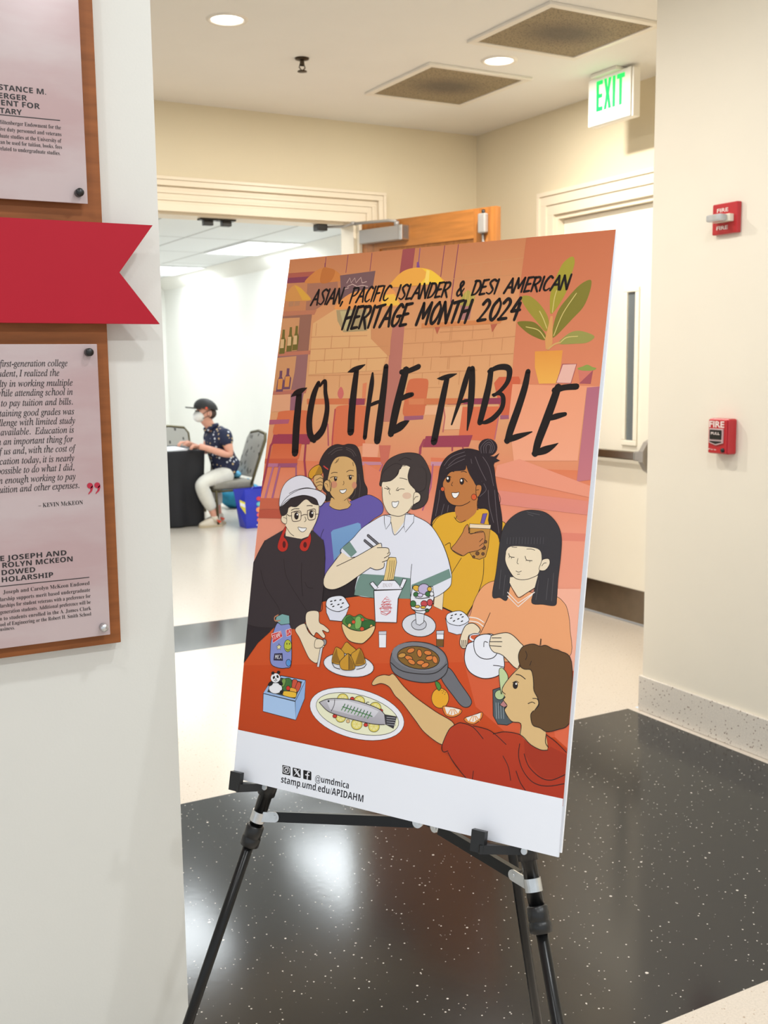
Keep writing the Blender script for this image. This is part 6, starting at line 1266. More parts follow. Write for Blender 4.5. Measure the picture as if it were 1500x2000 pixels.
s|232 160 90||14 4176 7326 4210 7395
s|232 160 90||14 4195 7323 4264 7387
Q|230 140 60||4376 7430 4536 7355 4667 7294 4661 7389 4549 7489 4426 7487
O|38 28 26||9 4376 7430 4536 7355 4667 7294 4661 7389 4549 7489 4426 7487
p|244 236 226||4404 7417 4535 7357 4643 7308 4638 7384 4545 7464 4445 7462
s|232 160 90||14 4506 7377 4465 7457
s|232 160 90||14 4527 7374 4524 7448
s|232 160 90||14 4548 7371 4582 7439
s|232 160 90||14 4568 7368 4635 7430
Q|238 220 190||4186 6295 4219 6127 4283 6021 4404 5992 4515 6071 4468 6142 4336 6179 4316 6356 4232 6383
O|38 28 26||12 4186 6295 4219 6127 4283 6021 4404 5992 4515 6071 4468 6142 4336 6179 4316 6356 4232 6383
S|38 28 26||12 4221 6269 4235 6365
S|38 28 26||12 4253 6265 4267 6362
S|38 28 26||12 4287 6261 4302 6357
S|238 238 246||28 4430 6255 4357 6220 4372 6164 4504 6138
S|38 28 26||12 4342 6244 4349 6182 4419 6143 4517 6141
Q|236 237 246||4314 6334 4430 6255 4567 6152 4733 6120 4889 6243 4951 6449 4965 6597 4863 6728 4629 6792 4402 6725 4296 6554
O|38 28 26||12 4314 6334 4430 6255 4567 6152 4733 6120 4889 6243 4951 6449 4965 6597 4863 6728 4629 6792 4402 6725 4296 6554
Q|238 239 247||4430 6255 4518 6158 4686 6128 4790 6212 4840 6356 4767 6469 4600 6498 4471 6424
O|38 28 26||12 4430 6255 4518 6158 4686 6128 4790 6212 4840 6356 4767 6469 4600 6498 4471 6424
S|38 28 26||11 4661 6249 4605 6245 4603 6321
S|38 28 26||11 4789 6577 4885 6573 4964 6580
Q|238 220 190||4703 6180 4734 6133 4944 6070 5064 6095 5190 6186 5256 6263 5210 6522 5144 6563 4929 6410 4770 6376 4696 6288
O|38 28 26||11 4703 6180 4734 6133 4944 6070 5064 6095 5190 6186 5256 6263 5210 6522 5144 6563 4929 6410 4770 6376 4696 6288
S|38 28 26||11 4726 6173 4880 6155
S|38 28 26||11 4696 6234 4898 6210
S|38 28 26||11 4702 6292 4893 6282
p|82 92 98||4812 6938 4915 6892 5033 6885 5103 7130 5204 7346 5094 7419 4941 7430 4852 7317
o|38 28 26||11 4812 6938 4915 6892 5033 6885 5103 7130 5204 7346 5094 7419 4941 7430 4852 7317
p|186 204 150||5011 6984 5009 7007 5000 7028 4984 7047 4963 7060 4938 7067 4913 7067 4890 7060 4871 7047 4858 7029 4852 7007 4853 6985 4863 6963 4879 6945 4901 6931 4925 6924 4950 6924 4973 6931 4992 6944 5005 6963
o|38 28 26||9 5011 6984 5009 7007 5000 7028 4984 7047 4963 7060 4938 7067 4913 7067 4890 7060 4871 7047 4858 7029 4852 7007 4853 6985 4863 6963 4879 6945 4901 6931 4925 6924 4950 6924 4973 6931 4992 6944 5005 6963
Q|196 212 160||4890 6628 4947 6599 5038 6694 5037 6800 4972 6873 4959 6981 4913 6796
O|38 28 26||9 4890 6628 4947 6599 5038 6694 5037 6800 4972 6873 4959 6981 4913 6796
s|160 170 176||9 4881 7120 4912 7350
s|160 170 176||9 4919 7115 4950 7344
s|160 170 176||9 4959 7109 4989 7338
s|160 170 176||9 4999 7103 5029 7332
Q|222 186 130||2672 7133 2743 7032 2874 6977 2982 6972 3065 6943 3263 7103 3488 7238 3866 7404 4207 7537 4126 7735 4040 7885 3721 7758 3523 7590 3263 7361 3120 7270 3001 7151 2848 7116 2708 7165
O|38 28 26||10 2672 7133 2743 7032 2874 6977 2982 6972 3065 6943 3263 7103 3488 7238 3866 7404 4207 7537 4126 7735 4040 7885 3721 7758 3523 7590 3263 7361 3120 7270 3001 7151 2848 7116 2708 7165
Q|222 186 130||5227 6531 5097 6686 4994 6848 4969 6937 5028 7014 5003 7070 5072 7134 5039 7203 5069 7272 5158 7354 5313 7361 5315 7539 5464 7660 5604 7694 5761 7671 5717 7431 5647 7152 5543 6751 5363 6544
S|38 28 26||11 5228 6537 5097 6686 4993 6838 4968 6927 5024 6972
S|38 28 26||11 5028 7014 5002 7064 5067 7131 5032 7208 5158 7349 5313 7361 5315 7539
p|190 130 130||4950 7142 5003 7070 5072 7134 5023 7167
o|38 28 26||9 4950 7142 5003 7070 5072 7134 5023 7167
p|40 28 26||5216 6813 5216 6830 5211 6846 5203 6859 5192 6869 5180 6873 5167 6872 5154 6866 5144 6856 5137 6841 5133 6825 5134 6808 5138 6792 5146 6778 5157 6769 5170 6765 5183 6765 5195 6772 5205 6782 5213 6797
p|246 242 238||5200 6794 5200 6799 5199 6803 5196 6807 5192 6809 5188 6811 5184 6811 5180 6809 5176 6806 5174 6802 5173 6798 5173 6793 5175 6789 5177 6785 5181 6783 5185 6781 5190 6782 5194 6783 5197 6786 5199 6790
S|38 28 26||11 5130 6787 5185 6758 5222 6774
S|38 28 26||13 5169 6659 5247 6665 5327 6707
Q|100 70 38||5227 6524 5185 6377 5232 6255 5331 6201 5422 6184 5515 6202 5604 6179 5721 6217 5835 6234 6024 6365 6087 7084 6038 7276 5911 7348 5738 7411 5621 7374 5505 7351 5460 7222 5488 7155 5571 7059 5550 6958 5479 6854 5462 6741 5441 6639 5399 6561 5296 6564
O|38 28 26||11 5227 6524 5185 6377 5232 6255 5331 6201 5422 6184 5515 6202 5604 6179 5721 6217 5835 6234 6024 6365 6087 7084 6038 7276 5911 7348 5738 7411 5621 7374 5505 7351 5460 7222 5488 7155 5571 7059 5550 6958 5479 6854 5462 6741 5441 6639 5399 6561 5296 6564
Q|222 186 130||5422 7061 5471 6970 5539 6960 5569 7039 5520 7130 5441 7142
S|38 28 26||11 5405 7055 5465 7023 5512 7037
S|38 28 26||11 5471 6970 5544 6969 5569 7039 5520 7130
S|38 28 26||9 5294 6301 5323 6360 5306 6426
S|38 28 26||9 5399 6435 5382 6500
S|38 28 26||9 5517 6095 5515 6200
p|184 60 26|176 50 22|4039 7893 4086 7732 4139 7625 4243 7537 4340 7506 4537 7518 4685 7531 4830 7541 4905 7580 5066 7524 5206 7510 5323 7524 5447 7612 5566 7665 5681 7686 5770 7665 5779 7618 5719 7446 5893 7537 6193 7690 6250 8369 4504 8341 4354 8186 4150 8005 4065 7987
p|166 50 22||5389 7580 5566 7665 5681 7686 5770 7665 5810 7613 6038 7676 6196 7730 6211 7910 5937 8052 5715 8073 5545 7949 5416 7784
S|38 28 26||12 4146 7962 4065 7987 4035 7905 4129 7649 4244 7543 4340 7506 4539 7539 4723 7681
S|38 28 26||12 4148 7983 4275 8135 4515 8328
S|38 28 26||11 4537 7518 4830 7545 5106 7701
S|38 28 26||11 4882 7584 5066 7522 5323 7524 5495 7635 5659 7684 5770 7669
S|38 28 26||11 5728 7445 5727 7565 5776 7629
S|38 28 26||11 5733 7456 5893 7537 6058 7652
S|38 28 26||11 5324 7654 5324 7842 5415 8035 5587 8169 5814 8178 6095 8084
S|38 28 26||11 5407 7786 5500 7957 5693 8077 5873 8079 6084 7954
S|38 28 26||11 5070 7876 5170 8017 5226 8206
S|38 28 26||11 5301 8056 5384 8208 5498 8328
S|38 28 26||11 4604 8183 4599 8313
p|240 243 251||-100 8310 6200 8310 6200 9300 -100 9300
T|30 22 20||595 866 5398 863 267 212 25 145|ASIAN, PACIFIC ISLANDER & DESI AMERICAN|b
T|30 22 20||1321 1323 4624 1282 376 321 25 140|HERITAGE MONTH 2024|b
V|30 22 20||414 2488 10 507 2425 83 621 2383 83 733 2334 14
V|30 22 20||584 2441 102 598 2711 121 610 3034 126 645 3466 120
V|30 22 20||971 2250 67 906 2432 96 874 2668 105 872 2924 105 923 3137 105 1022 3241 85
V|30 22 20||1013 2304 33 1060 2241 52 1111 2231 62 1142 2412 66 1203 2604 75 1220 2773 85 1186 3027 103 1089 3166 109 968 3232 71
V|30 22 20||1556 2071 9 1656 2037 70 1776 1997 69 1890 1949 14
V|30 22 20||1732 2039 83 1728 2353 102 1732 2708 115 1757 3087 114
V|30 22 20||2061 2096 32 2068 2273 77 2058 2563 77 2051 2873 72 2053 3177 68
V|30 22 20||2063 2650 32 2166 2604 54 2329 2553 40
V|30 22 20||2313 1987 77 2318 2296 99 2315 2666 112 2310 2993 121 2306 3222 111
V|30 22 20||2703 2056 110 2658 2340 119 2600 2706 124 2556 3102 106
V|30 22 20||2624 2085 75 2763 2067 75 2937 2003 79
V|30 22 20||2639 2554 49 2771 2487 79 2875 2460 65
V|30 22 20||2544 3096 66 2697 2999 118 2805 2928 79 2875 2891 13
V|30 22 20||3311 2204 9 3411 2196 64 3531 2166 64 3656 2132 13
V|30 22 20||3493 2189 76 3461 2467 93 3422 2823 102 3381 3222 102
V|30 22 20||3868 2047 54 3828 2272 84 3765 2566 67 3667 2943 25
V|30 22 20||3926 2058 83 3953 2313 95 3969 2664 87 3956 3029 21
V|30 22 20||3747 2598 29 3853 2570 42 3978 2557 29
V|30 22 20||4259 2083 74 4252 2297 86 4222 2548 98 4164 2905 82
V|30 22 20||4225 2102 49 4371 2043 73 4518 2042 81 4581 2108 81 4569 2262 68 4476 2395 57 4359 2481 45
V|30 22 20||4337 2471 33 4462 2456 48 4523 2529 64 4513 2683 68 4399 2827 73 4280 2895 61 4196 2911 33
V|30 22 20||4892 2117 71 4866 2360 91 4797 2663 99 4710 2986 103 4666 3185 83
V|30 22 20||4649 3180 68 4788 3132 83 4927 3087 59 5060 3041 16
V|30 22 20||5410 2365 96 5347 2607 108 5268 2886 112 5180 3185 104 5150 3372 85
V|30 22 20||5365 2411 89 5509 2369 77 5702 2356 80
V|30 22 20||5300 2852 42 5418 2807 77 5567 2769 53
V|30 22 20||5129 3368 66 5294 3316 100 5407 3264 65 5503 3205 8
p|24 22 24||1041 8733 1192 8733 1204 8743 1217 8867 1208 8877 1058 8880 1046 8872 1032 8743
p|24 22 24||1260 8735 1409 8734 1420 8745 1433 8868 1424 8878 1276 8881 1265 8873 1251 8745
p|24 22 24||1481 8736 1628 8735 1639 8745 1652 8868 1643 8877 1496 8881 1485 8873 1471 8745
s|236 236 242||12 1062 8752 1161 8751 1183 8767 1190 8831 1172 8851 1078 8852 1061 8839 1053 8770 1062 8752
p|236 236 242||1160 8794 1159 8805 1155 8815 1147 8824 1137 8831 1126 8835 1114 8836 1102 8833 1093 8827 1087 8818 1084 8808 1084 8797 1089 8786 1096 8777 1107 8771 1118 8767 1130 8766 1141 8769 1151 8775 1157 8784
p|24 22 24||1145 8797 1144 8803 1142 8809 1137 8815 1131 8819 1124 8821 1117 8821 1110 8820 1105 8816 1101 8811 1099 8805 1099 8799 1102 8792 1107 8787 1113 8783 1120 8781 1127 8780 1134 8782 1139 8786 1143 8791
p|236 236 242||1165 8766 1165 8768 1164 8770 1162 8772 1160 8773 1158 8774 1156 8774 1153 8774 1152 8772 1150 8771 1150 8769 1150 8767 1151 8765 1152 8764 1154 8763 1157 8762 1159 8762 1161 8762 1163 8763 1164 8765
s|236 236 242||18 1285 8757 1394 8855
s|236 236 242||18 1321 8754 1414 8851
s|236 236 242||11 1393 8750 1292 8862
s|236 236 242||14 1285 8757 1321 8754
s|236 236 242||14 1394 8855 1414 8851
s|236 236 242||23 1597 8753 1571 8753 1563 8775 1568 8869
s|236 236 242||18 1526 8806 1597 8805
T|34 32 40||1725 8870 2399 8870 103 100 0 100|@umdmica|f
T|34 32 40||1034 9024 2696 9027 116 107 0 100|stamp.umd.edu/APIDAHM|f
'''
def crs(pts, closed, n=5):
    """smooth curve through the points"""
    P = [Vector(p) for p in pts]; m = len(P); out = []
    if m < 3: return P
    for i in range(m if closed else m - 1):
        p0 = P[i - 1] if (closed or i > 0) else P[0]; p1 = P[i]; p2 = P[(i + 1) % m]; p3 = P[(i + 2) % m] if (closed or i + 2 < m) else P[-1]
        for k in range(n):
            t_ = k / n
            out.append(0.5 * ((2 * p1) + (p2 - p0) * t_ + (2 * p0 - 5 * p1 + 4 * p2 - p3) * t_ ** 2 + (3 * p1 - p0 - 3 * p2 + p3) * t_ ** 3))
    if not closed: out.append(P[-1])
    return out
def clip(poly):
    for ax, lim, sg in ((0, 0.0, 1), (0, SW, -1), (1, 0.0, 1), (1, SH, -1)):
        out = []; n = len(poly)
        if n == 0: return []
        for i in range(n):
            a = poly[i]; b = poly[(i + 1) % n]; da = (a[ax] - lim) * sg; db = (b[ax] - lim) * sg
            if da >= 0: out.append(a)
            if (da >= 0) != (db >= 0): t_ = da / (da - db); out.append(a + (b - a) * t_)
        poly = out
    return poly
def ribbon(pts, ws, cap_=True):
    """list of convex polygons that draw a stroke"""
    out = []; n = len(pts); L_ = []; R_ = []
    for i in range(n):
        d = pts[min(i + 1, n - 1)] - pts[max(i - 1, 0)]
        d = d.normalized() if d.length > 1e-9 else Vector((1, 0)); s_ = Vector((-d.y, d.x)) * ws[i] / 2; L_.append(pts[i] + s_); R_.append(pts[i] - s_)
    for i in range(n - 1): out.append([L_[i], L_[i + 1], R_[i + 1], R_[i]])
    if cap_:
        for p, w in ((pts[0], ws[0]), (pts[-1], ws[-1])): out.append([p + Vector((math.cos(a * PI / 4), math.sin(a * PI / 4))) * w / 2 for a in range(8)])
    return out
GL = {  # brush capitals: strokes in a unit box
 'A': [[(0, 0), (.45, 1)], [(.45, 1), (.85, 0)], [(.2, .38), (.72, .38)]], 'S': [[(.75, .9), (.45, 1), (.12, .8), (.4, .52), (.65, .28), (.4, .02), (.02, .12)]], 'I': [[(.1, 1), (.1, 0)]],
 'N': [[(.05, 0), (.05, 1)], [(.05, 1), (.7, 0)], [(.7, 0), (.7, 1.05)]], 'P': [[(.08, 1), (.08, -.05)], [(.0, .95), (.55, .98), (.7, .75), (.45, .5), (.08, .42)]], 'C': [[(.7, .88), (.4, 1), (.1, .6), (.12, .15), (.4, 0), (.7, .15)]],
 'F': [[(.08, 1), (.08, 0)], [(.05, .98), (.68, 1.02)], [(.08, .52), (.52, .55)]], 'L': [[(.1, 1), (.08, .02)], [(.08, .02), (.62, .06)]], 'D': [[(.1, 1), (.1, 0)], [(0, .97), (.5, .95), (.75, .55), (.5, .1), (.05, 0)]],
 'E': [[(.1, 1), (.08, 0)], [(.08, .98), (.62, 1.02)], [(.08, .52), (.52, .55)], [(.08, .01), (.62, .05)]], 'R': [[(.08, 1), (.08, 0)], [(0, .96), (.52, .98), (.66, .74), (.4, .52), (.08, .46)], [(.25, .48), (.72, -.04)]],
 'M': [[(.02, 0), (.12, 1)], [(.12, 1), (.45, .3)], [(.45, .3), (.82, 1)], [(.82, 1), (.9, 0)]], 'H': [[(.08, 1), (.05, 0)], [(.65, 1.02), (.62, -.05)], [(.06, .48), (.64, .56)]], 'T': [[(.0, .94), (.75, 1.03)], [(.38, .98), (.33, 0)]],
 'G': [[(.7, .88), (.42, 1), (.1, .6), (.12, .15), (.4, 0), (.68, .2), (.68, .45)], [(.42, .45), (.75, .47)]], 'O': [[(.42, 1), (.12, .7), (.1, .25), (.35, 0), (.65, .3), (.68, .75), (.42, 1)]], '2': [[(.05, .8), (.3, 1), (.58, .82), (.45, .5), (.02, .02)], [(.02, .02), (.65, .05)]],
 '0': [[(.42, 1), (.12, .7), (.1, .25), (.35, 0), (.65, .3), (.68, .75), (.42, 1)]], '4': [[(.45, 1), (.05, .38)], [(.05, .38), (.7, .42)], [(.55, .75), (.5, -.05)]], '&': [[(.75, .0), (.2, .75), (.35, 1), (.52, .8), (.1, .3), (.25, .02), (.5, .1), (.75, .5)]],
 ',': [[(.15, .1), (.05, -.18)]], 'K': [[(.08, 1), (.08, 0)], [(.65, 1), (.1, .45)], [(.25, .55), (.7, 0)]], 'J': [[(.5, 1), (.5, .2), (.3, 0), (.05, .15)]], 'Y': [[(.0, 1), (.35, .5)], [(.7, 1), (.2, 0)]], ' ': []}
GW = {'I': .34, ' ': .80, ',': .3, 'M': 1.1, 'A': .95, 'N': .9, 'L': .74, 'E': .76, 'F': .76, '&': .98}
shapes = []                                                  # (polygons, colour, second colour)
def col(h): return tuple(int(k) for k in h.split()) if h else None
for line in ART.strip().split('\n'):
    q = line.split('|'); k = q[0]; c1 = col(q[1]); c2 = col(q[2]); nums = [float(v) for v in q[3].split()]
    if k == 'T':
        u0, v0, u1, v1, h0, h1 = [v / 1e4 for v in nums[:6]]; slant = nums[6] / 100; sw = nums[7] / 1000; s_ = q[4]; A = Vector((u0, v0)); B = Vector((u1, v1)); D = B - A; Ld = D.length; D.normalize(); Yv = Vector((D.y, -D.x))
        if q[5] == 'b':
            tot = sum(GW.get(ch, .86) for ch in s_) - .1; x = 0.0; polys = []; sc = Ld / tot
            for ch in s_:
                for st in GL.get(ch, []):
                    P = []
                    for gx, gy in st:
                        hh = h0 + (h1 - h0) * (x / tot); P.append(A + D * ((x + gx) * sc + gy * hh * slant) + Yv * (gy * hh))
                    P = crs(P, False, 4) if len(P) > 2 else [P[0], (P[0] + P[1]) / 2, P[1]]
                    n = len(P); hh = (h0 + h1) / 2
                    W = [sw * hh * (1.12 if i < n * .5 else 1.12 - .55 * (i - n * .5) / (n * .5)) for i in range(n)]; polys += ribbon(P, W)
                x += GW.get(ch, .86)
        else:
            vs, fs, x0, x1 = text_tris(''.join(chr(0x1D5EE + ord(ch) - 97) if 'a' <= ch <= 'z' else chr(0x1D5D4 + ord(ch) - 65) if 'A' <= ch <= 'Z' else ch for ch in s_), 0, 0.0); kx = Ld / (x1 - x0); ky = (h0 + h1) / 2 / CAP; polys = [[A + D * ((vs[i][0] - x0) * kx) + Yv * (vs[i][1] * ky) for i in f] for f in fs]
        shapes.append((polys, c1, c2)); continue
    if k in 'oOsS': w = nums[0] / 1e4; nums = nums[1:]
    if k == 'V':
        P = [Vector((nums[i] / 1e4, nums[i + 1] / 1e4, nums[i + 2] * 1.2 / 1e4)) for i in range(0, len(nums), 3)]; P = crs(P, False, 6)
        shapes.append((ribbon([Vector((p.x, p.y)) for p in P], [max(p.z, 0.0004) for p in P]), c1, c2)); continue
    P = [Vector((nums[i] / 1e4, nums[i + 1] / 1e4)) for i in range(0, len(nums), 2)]
    if k in 'pQ':
        if k == 'Q': P = crs(P, True, 5)
        shapes.append(([P], c1, c2))
    elif k in 'oO':
        P = crs(P, True, 5) if k == 'O' else P
        P = P + [P[0]]; shapes.append((ribbon(P, [w] * len(P)), c1, c2))
    else:
        P = crs(P, False, 5) if (k == 'S' and len(P) > 2) else P
        shapes.append((ribbon(P, [w] * len(P)), c1, c2))
bm = bmesh.new(); lay_id = bm.faces.layers.int.new('ink'); boxes_ = []; top_layer = 0
for si, (polys, c1, c2) in enumerate(shapes):
    polys = [clip(p) for p in polys]; polys = [p for p in polys if len(p) > 2]
    if not polys: boxes_.append(None); continue
    xs = [p.x for q in polys for p in q]; ys = [p.y for q in polys for p in q]; bb = (min(xs) - .0002, max(xs) + .0002, min(ys) - .0002, max(ys) + .0002)
    lev = 1
    for o_ in boxes_:
        if o_ and o_[0] < bb[1] and o_[1] > bb[0] and o_[2] < bb[3] and o_[3] > bb[2]: lev = max(lev, o_[4] + 1)
    boxes_.append(bb + (lev,)); top_layer = max(top_layer, lev)
    for p in polys:
        vs = [bm.verts.new((a.x, a.y, lev)) for a in p]
        tris = tessellate_polygon([[Vector((a.x, a.y, 0)) for a in p]]) if len(p) > 3 else [(0, 1, 2)]
        for t_ in tris:
            try: f = bm.faces.new([vs[i] for i in t_]); f[lay_id] = si
            except ValueError: pass
print('art layers', top_layer, 'faces', len(bm.faces))
for k in range(1, NR): bmesh.ops.bisect_plane(bm, geom=bm.verts[:] + bm.edges[:] + bm.faces[:], plane_co=(0, SH * k / NR, 0), plane_no=(0, 1, 0), dist=1e-7)
rng = {}
for si, b in enumerate(boxes_):
    if b: rng[si] = (b[2], b[3])
cl = bm.loops.layers.color.new('ink_colour') if False else bm.loops.layers.float_color.new('ink_colour')
for f in bm.faces:
    polys, c1, c2 = shapes[f[lay_id]]; a = lin(c1)
    if c2:
        b = lin(c2); lo, hi = rng[f[lay_id]]
    for lp in f.loops:
        if c2:
            t_ = min(max((lp.vert.co.y - lo) / (hi - lo), 0), 1); lp[cl] = tuple(a[i] + (b[i] - a[i]) * t_ for i in range(3)) + (1,)
        else: lp[cl] = a
for v in bm.verts: v.co = sheet(v.co.x, v.co.y, v.co.z * EPS)
wht = lin((240, 241, 247))
rows = [[(bm.verts.new(sheet(0, SH * k / NR)), bm.verts.new(sheet(SW, SH * k / NR))), (bm.verts.new(sheet(0, SH * k / NR, -0.0004)), bm.verts.new(sheet(SW, SH * k / NR, -0.0004)))] for k in range(NR + 1)]
def wf(vs):
    f = bm.faces.new(vs)
    for lp in f.loops: lp[cl] = wht
for a, b in zip(rows, rows[1:]):
    wf([a[0][0], a[0][1], b[0][1], b[0][0]]); wf([a[1][0], b[1][0], b[1][1], a[1][1]]); wf([a[0][0], b[0][0], b[1][0], a[1][0]]); wf([a[0][1], a[1][1], b[1][1], b[0][1]])
for f in bm.faces:
    f.normal_update()
    if f.normal.dot(NB) > 0.2 and f.calc_center_median().y < 9: pass
M_print = mat('printed poster paper', (255, 255, 255), 0.34, spec=0.28); N, Lk, b = nodes(M_print); at = N.new('ShaderNodeAttribute'); at.attribute_name = 'ink_colour'; Lk.new(at.outputs['Color'], b.inputs['Base Color'])
M_foam = mat('white foam board', (238, 239, 244), 0.6)
poster = thing('poster', 'large illustrated heritage month poster standing on the black easel', 'poster', (0.80, 1.45, 0.795))
bmesh.ops.remove_doubles(bm, verts=[], dist=0)
obj('printed_sheet', bm, M_print, poster, recalc=False)
bm = bmesh.new(); pts = [TL + U * a + V * c + NB * 0.0012 for a, c in ((0.002, 0.001), (0.6085, 0.0), (0.6085, 0.908), (0.002, 0.910))]; add_prism(bm, pts, NB * 0.003); obj('foam_board', bm, M_foam, poster)

# ------------------------------------------------------------------ easel
apex = Vector((0.955, 1.545, 1.60)); easel = thing('easel', 'black folding tripod easel holding the poster', 'easel', (0.85, 1.45, 0))
def leg(foot, split, name, r0=0.0118, r1=0.0092, top=None):
    foot = Vector(foot); a = top or apex; p = a + (foot - a) * split; d = (foot - a).normalized()
    bm = bmesh.new(); add_tube(bm, [a, p], r0, 16); add_tube(bm, [p - d * 0.012, foot + Vector((0, 0, 0.012))], r1, 16); lg = obj(name, bm, M_blacksatin, easel)
    bm = bmesh.new(); add_tube(bm, [p - d * 0.022, p - d * 0.02, p - d * 0.001, p, p + d * 0.002, p + d * 0.016, p + d * 0.018], [0.0125, 0.0155, 0.0155, 0.0145, 0.0165, 0.0165, 0.0105], 18); obj('lock_collar', bm, M_black_plastic, lg)
    bm = bmesh.new(); add_tube(bm, [foot + Vector((0, 0, 0.03)) - d * 0, foot + Vector((0, 0, 0.0))], [0.0125, 0.014], 14); obj('rubber_foot', bm, M_black_plastic, lg)
    return lg
fl, fr, fb = Vector((0.438, 1.763, 0)), Vector((0.883, 0.912, 0)), Vector((1.20, 1.50, 0))
def on_line(f, z): return apex + (f - apex) * ((apex.z - z) / apex.z)
leg(fl, (1.6 - 0.695) / 1.6, 'leg'); leg(fr, (1.6 - 0.695) / 1.6, 'leg'); leg(fb, (1.6 - 1.05) / 1.6, 'leg', 0.0105, 0.0085)
bm = bmesh.new(); add_lathe(bm, [(0, 0.03), (0.022, 0.028), (0.028, 0.0), (0.022, -0.05), (0, -0.05)], apex, (0, 0, 1), 20); obj('top_hub', bm, M_black_plastic, easel)
hub = Vector((0.869, 1.422, 0.763)); side = (fr - fl).normalized()
for f, z, hb in ((fl, 0.731, hub - side * 0.018), (fr, 0.742, hub + side * 0.016)):
    p = on_line(f, z); d = (f - apex).normalized(); out = (hb - p).normalized()
    bm = bmesh.new(); add_bar(bm, p + out * 0.028, hb - out * 0.008, 0.010, 0.017, d); br = obj('cross_brace', bm, M_blacksatin, easel)
    bm = bmesh.new(); add_tube(bm, [p - d * 0.0095, p + d * 0.0095], 0.0131, 24)
    for f_ in bm.faces: f_.smooth = False
    nrm = out.cross(d).normalized()
    if nrm.dot(NB) > 0: nrm = -nrm
    add_bar(bm, p + nrm * 0.0065, p + out * 0.034 + nrm * 0.0065, 0.0025, 0.017, d)
    add_tube(bm, [p + out * 0.034 + nrm * 0.0052, p + out * 0.034 + nrm * 0.0078], 0.0085, 18); add_tube(bm, [p + out * 0.034 - nrm * 0.009, p + out * 0.034 + nrm * 0.009], 0.004, 10)
    obj('zinc_clamp', bm, M_alu, br)
    bm = bmesh.new(); add_tube(bm, [hb - nrm * 0.006, hb + nrm * 0.0065], 0.0085, 18); add_tube(bm, [hb - nrm * 0.0085, hb + nrm * 0.0085], 0.004, 10); obj('hinge_plate', bm, M_alu, br)
bm = bmesh.new(); add_tube(bm, [hub, on_line(fb, 0.86)], 0.006, 10); obj('rear_brace', bm, M_blacksatin, easel)
# poster hooks: an arm under the lower edge and an upright lip in front of it
for u_, f, w in ((0.022, fl, 0.0), (0.488, fr, 0.0)):
    b0 = TL + U * u_ + V * 0.914; lp = -NB; dn_ = V.normalized(); us = U.normalized(); zc = b0.z - 0.012
    p = on_line(f, zc); q0 = b0 + dn_ * 0.010
    bm = bmesh.new()
    add_bar(bm, p, q0 - NB * 0.022, 0.020, 0.013, dn_)
    add_tube(bm, [p - (f - apex).normalized() * 0.016, p + (f - apex).normalized() * 0.016], 0.0155, 16)
    hk = obj('poster_hook', bm, M_black_plastic, easel)
    bm = bmesh.new(); c0 = b0 - NB * 0.021
    add_bar(bm, c0 + dn_ * 0.0155, c0 - dn_ * 0.016, 0.022, 0.010, NB)
    obj('hook_lip', bm, M_black_plastic, hk)
    bm = bmesh.new(); add_tube(bm, [p - NB * 0.0150 + us * 0.004, p - NB * 0.0185 + us * 0.004], 0.005, 12); obj('screw', bm, M_alu, hk)

# ------------------------------------------------------------------ furniture and seated person in the meeting room
M_bronze = mat('bronze tube', (84, 76, 52), 0.35, 0.6); M_fab = mat('grey patterned fabric', (150, 148, 142), 0.85, var=0.14, scale=6); N, Lk, b = nodes(M_fab)
tc = [n for n in N if n.type == 'TEX_COORD'][0]; mp2 = N.new('ShaderNodeMapping'); mp2.inputs['Scale'].default_value = (22, 22, 9); Lk.new(tc.outputs['Object'], mp2.inputs[0]); vo = N.new('ShaderNodeTexVoronoi'); vo.inputs['Scale'].default_value = 1.0; Lk.new(mp2.outputs[0], vo.inputs['Vector'])
lt = N.new('ShaderNodeMath'); lt.operation = 'LESS_THAN'; Lk.new(vo.outputs['Distance'], lt.inputs[0]); lt.inputs[1].default_value = 0.26; mx = N.new('ShaderNodeMix'); mx.data_type = 'RGBA'; Lk.new(lt.outputs[0], mx.inputs['Factor']); mx.inputs['A'].default_value = lin((156, 153, 146)); mx.inputs['B'].default_value = lin((52, 50, 48)); Lk.new(mx.outputs['Result'], b.inputs['Base Color'])
M_seat = mat('grey seat fabric', (140, 136, 126), 0.85, var=0.1, scale=20)
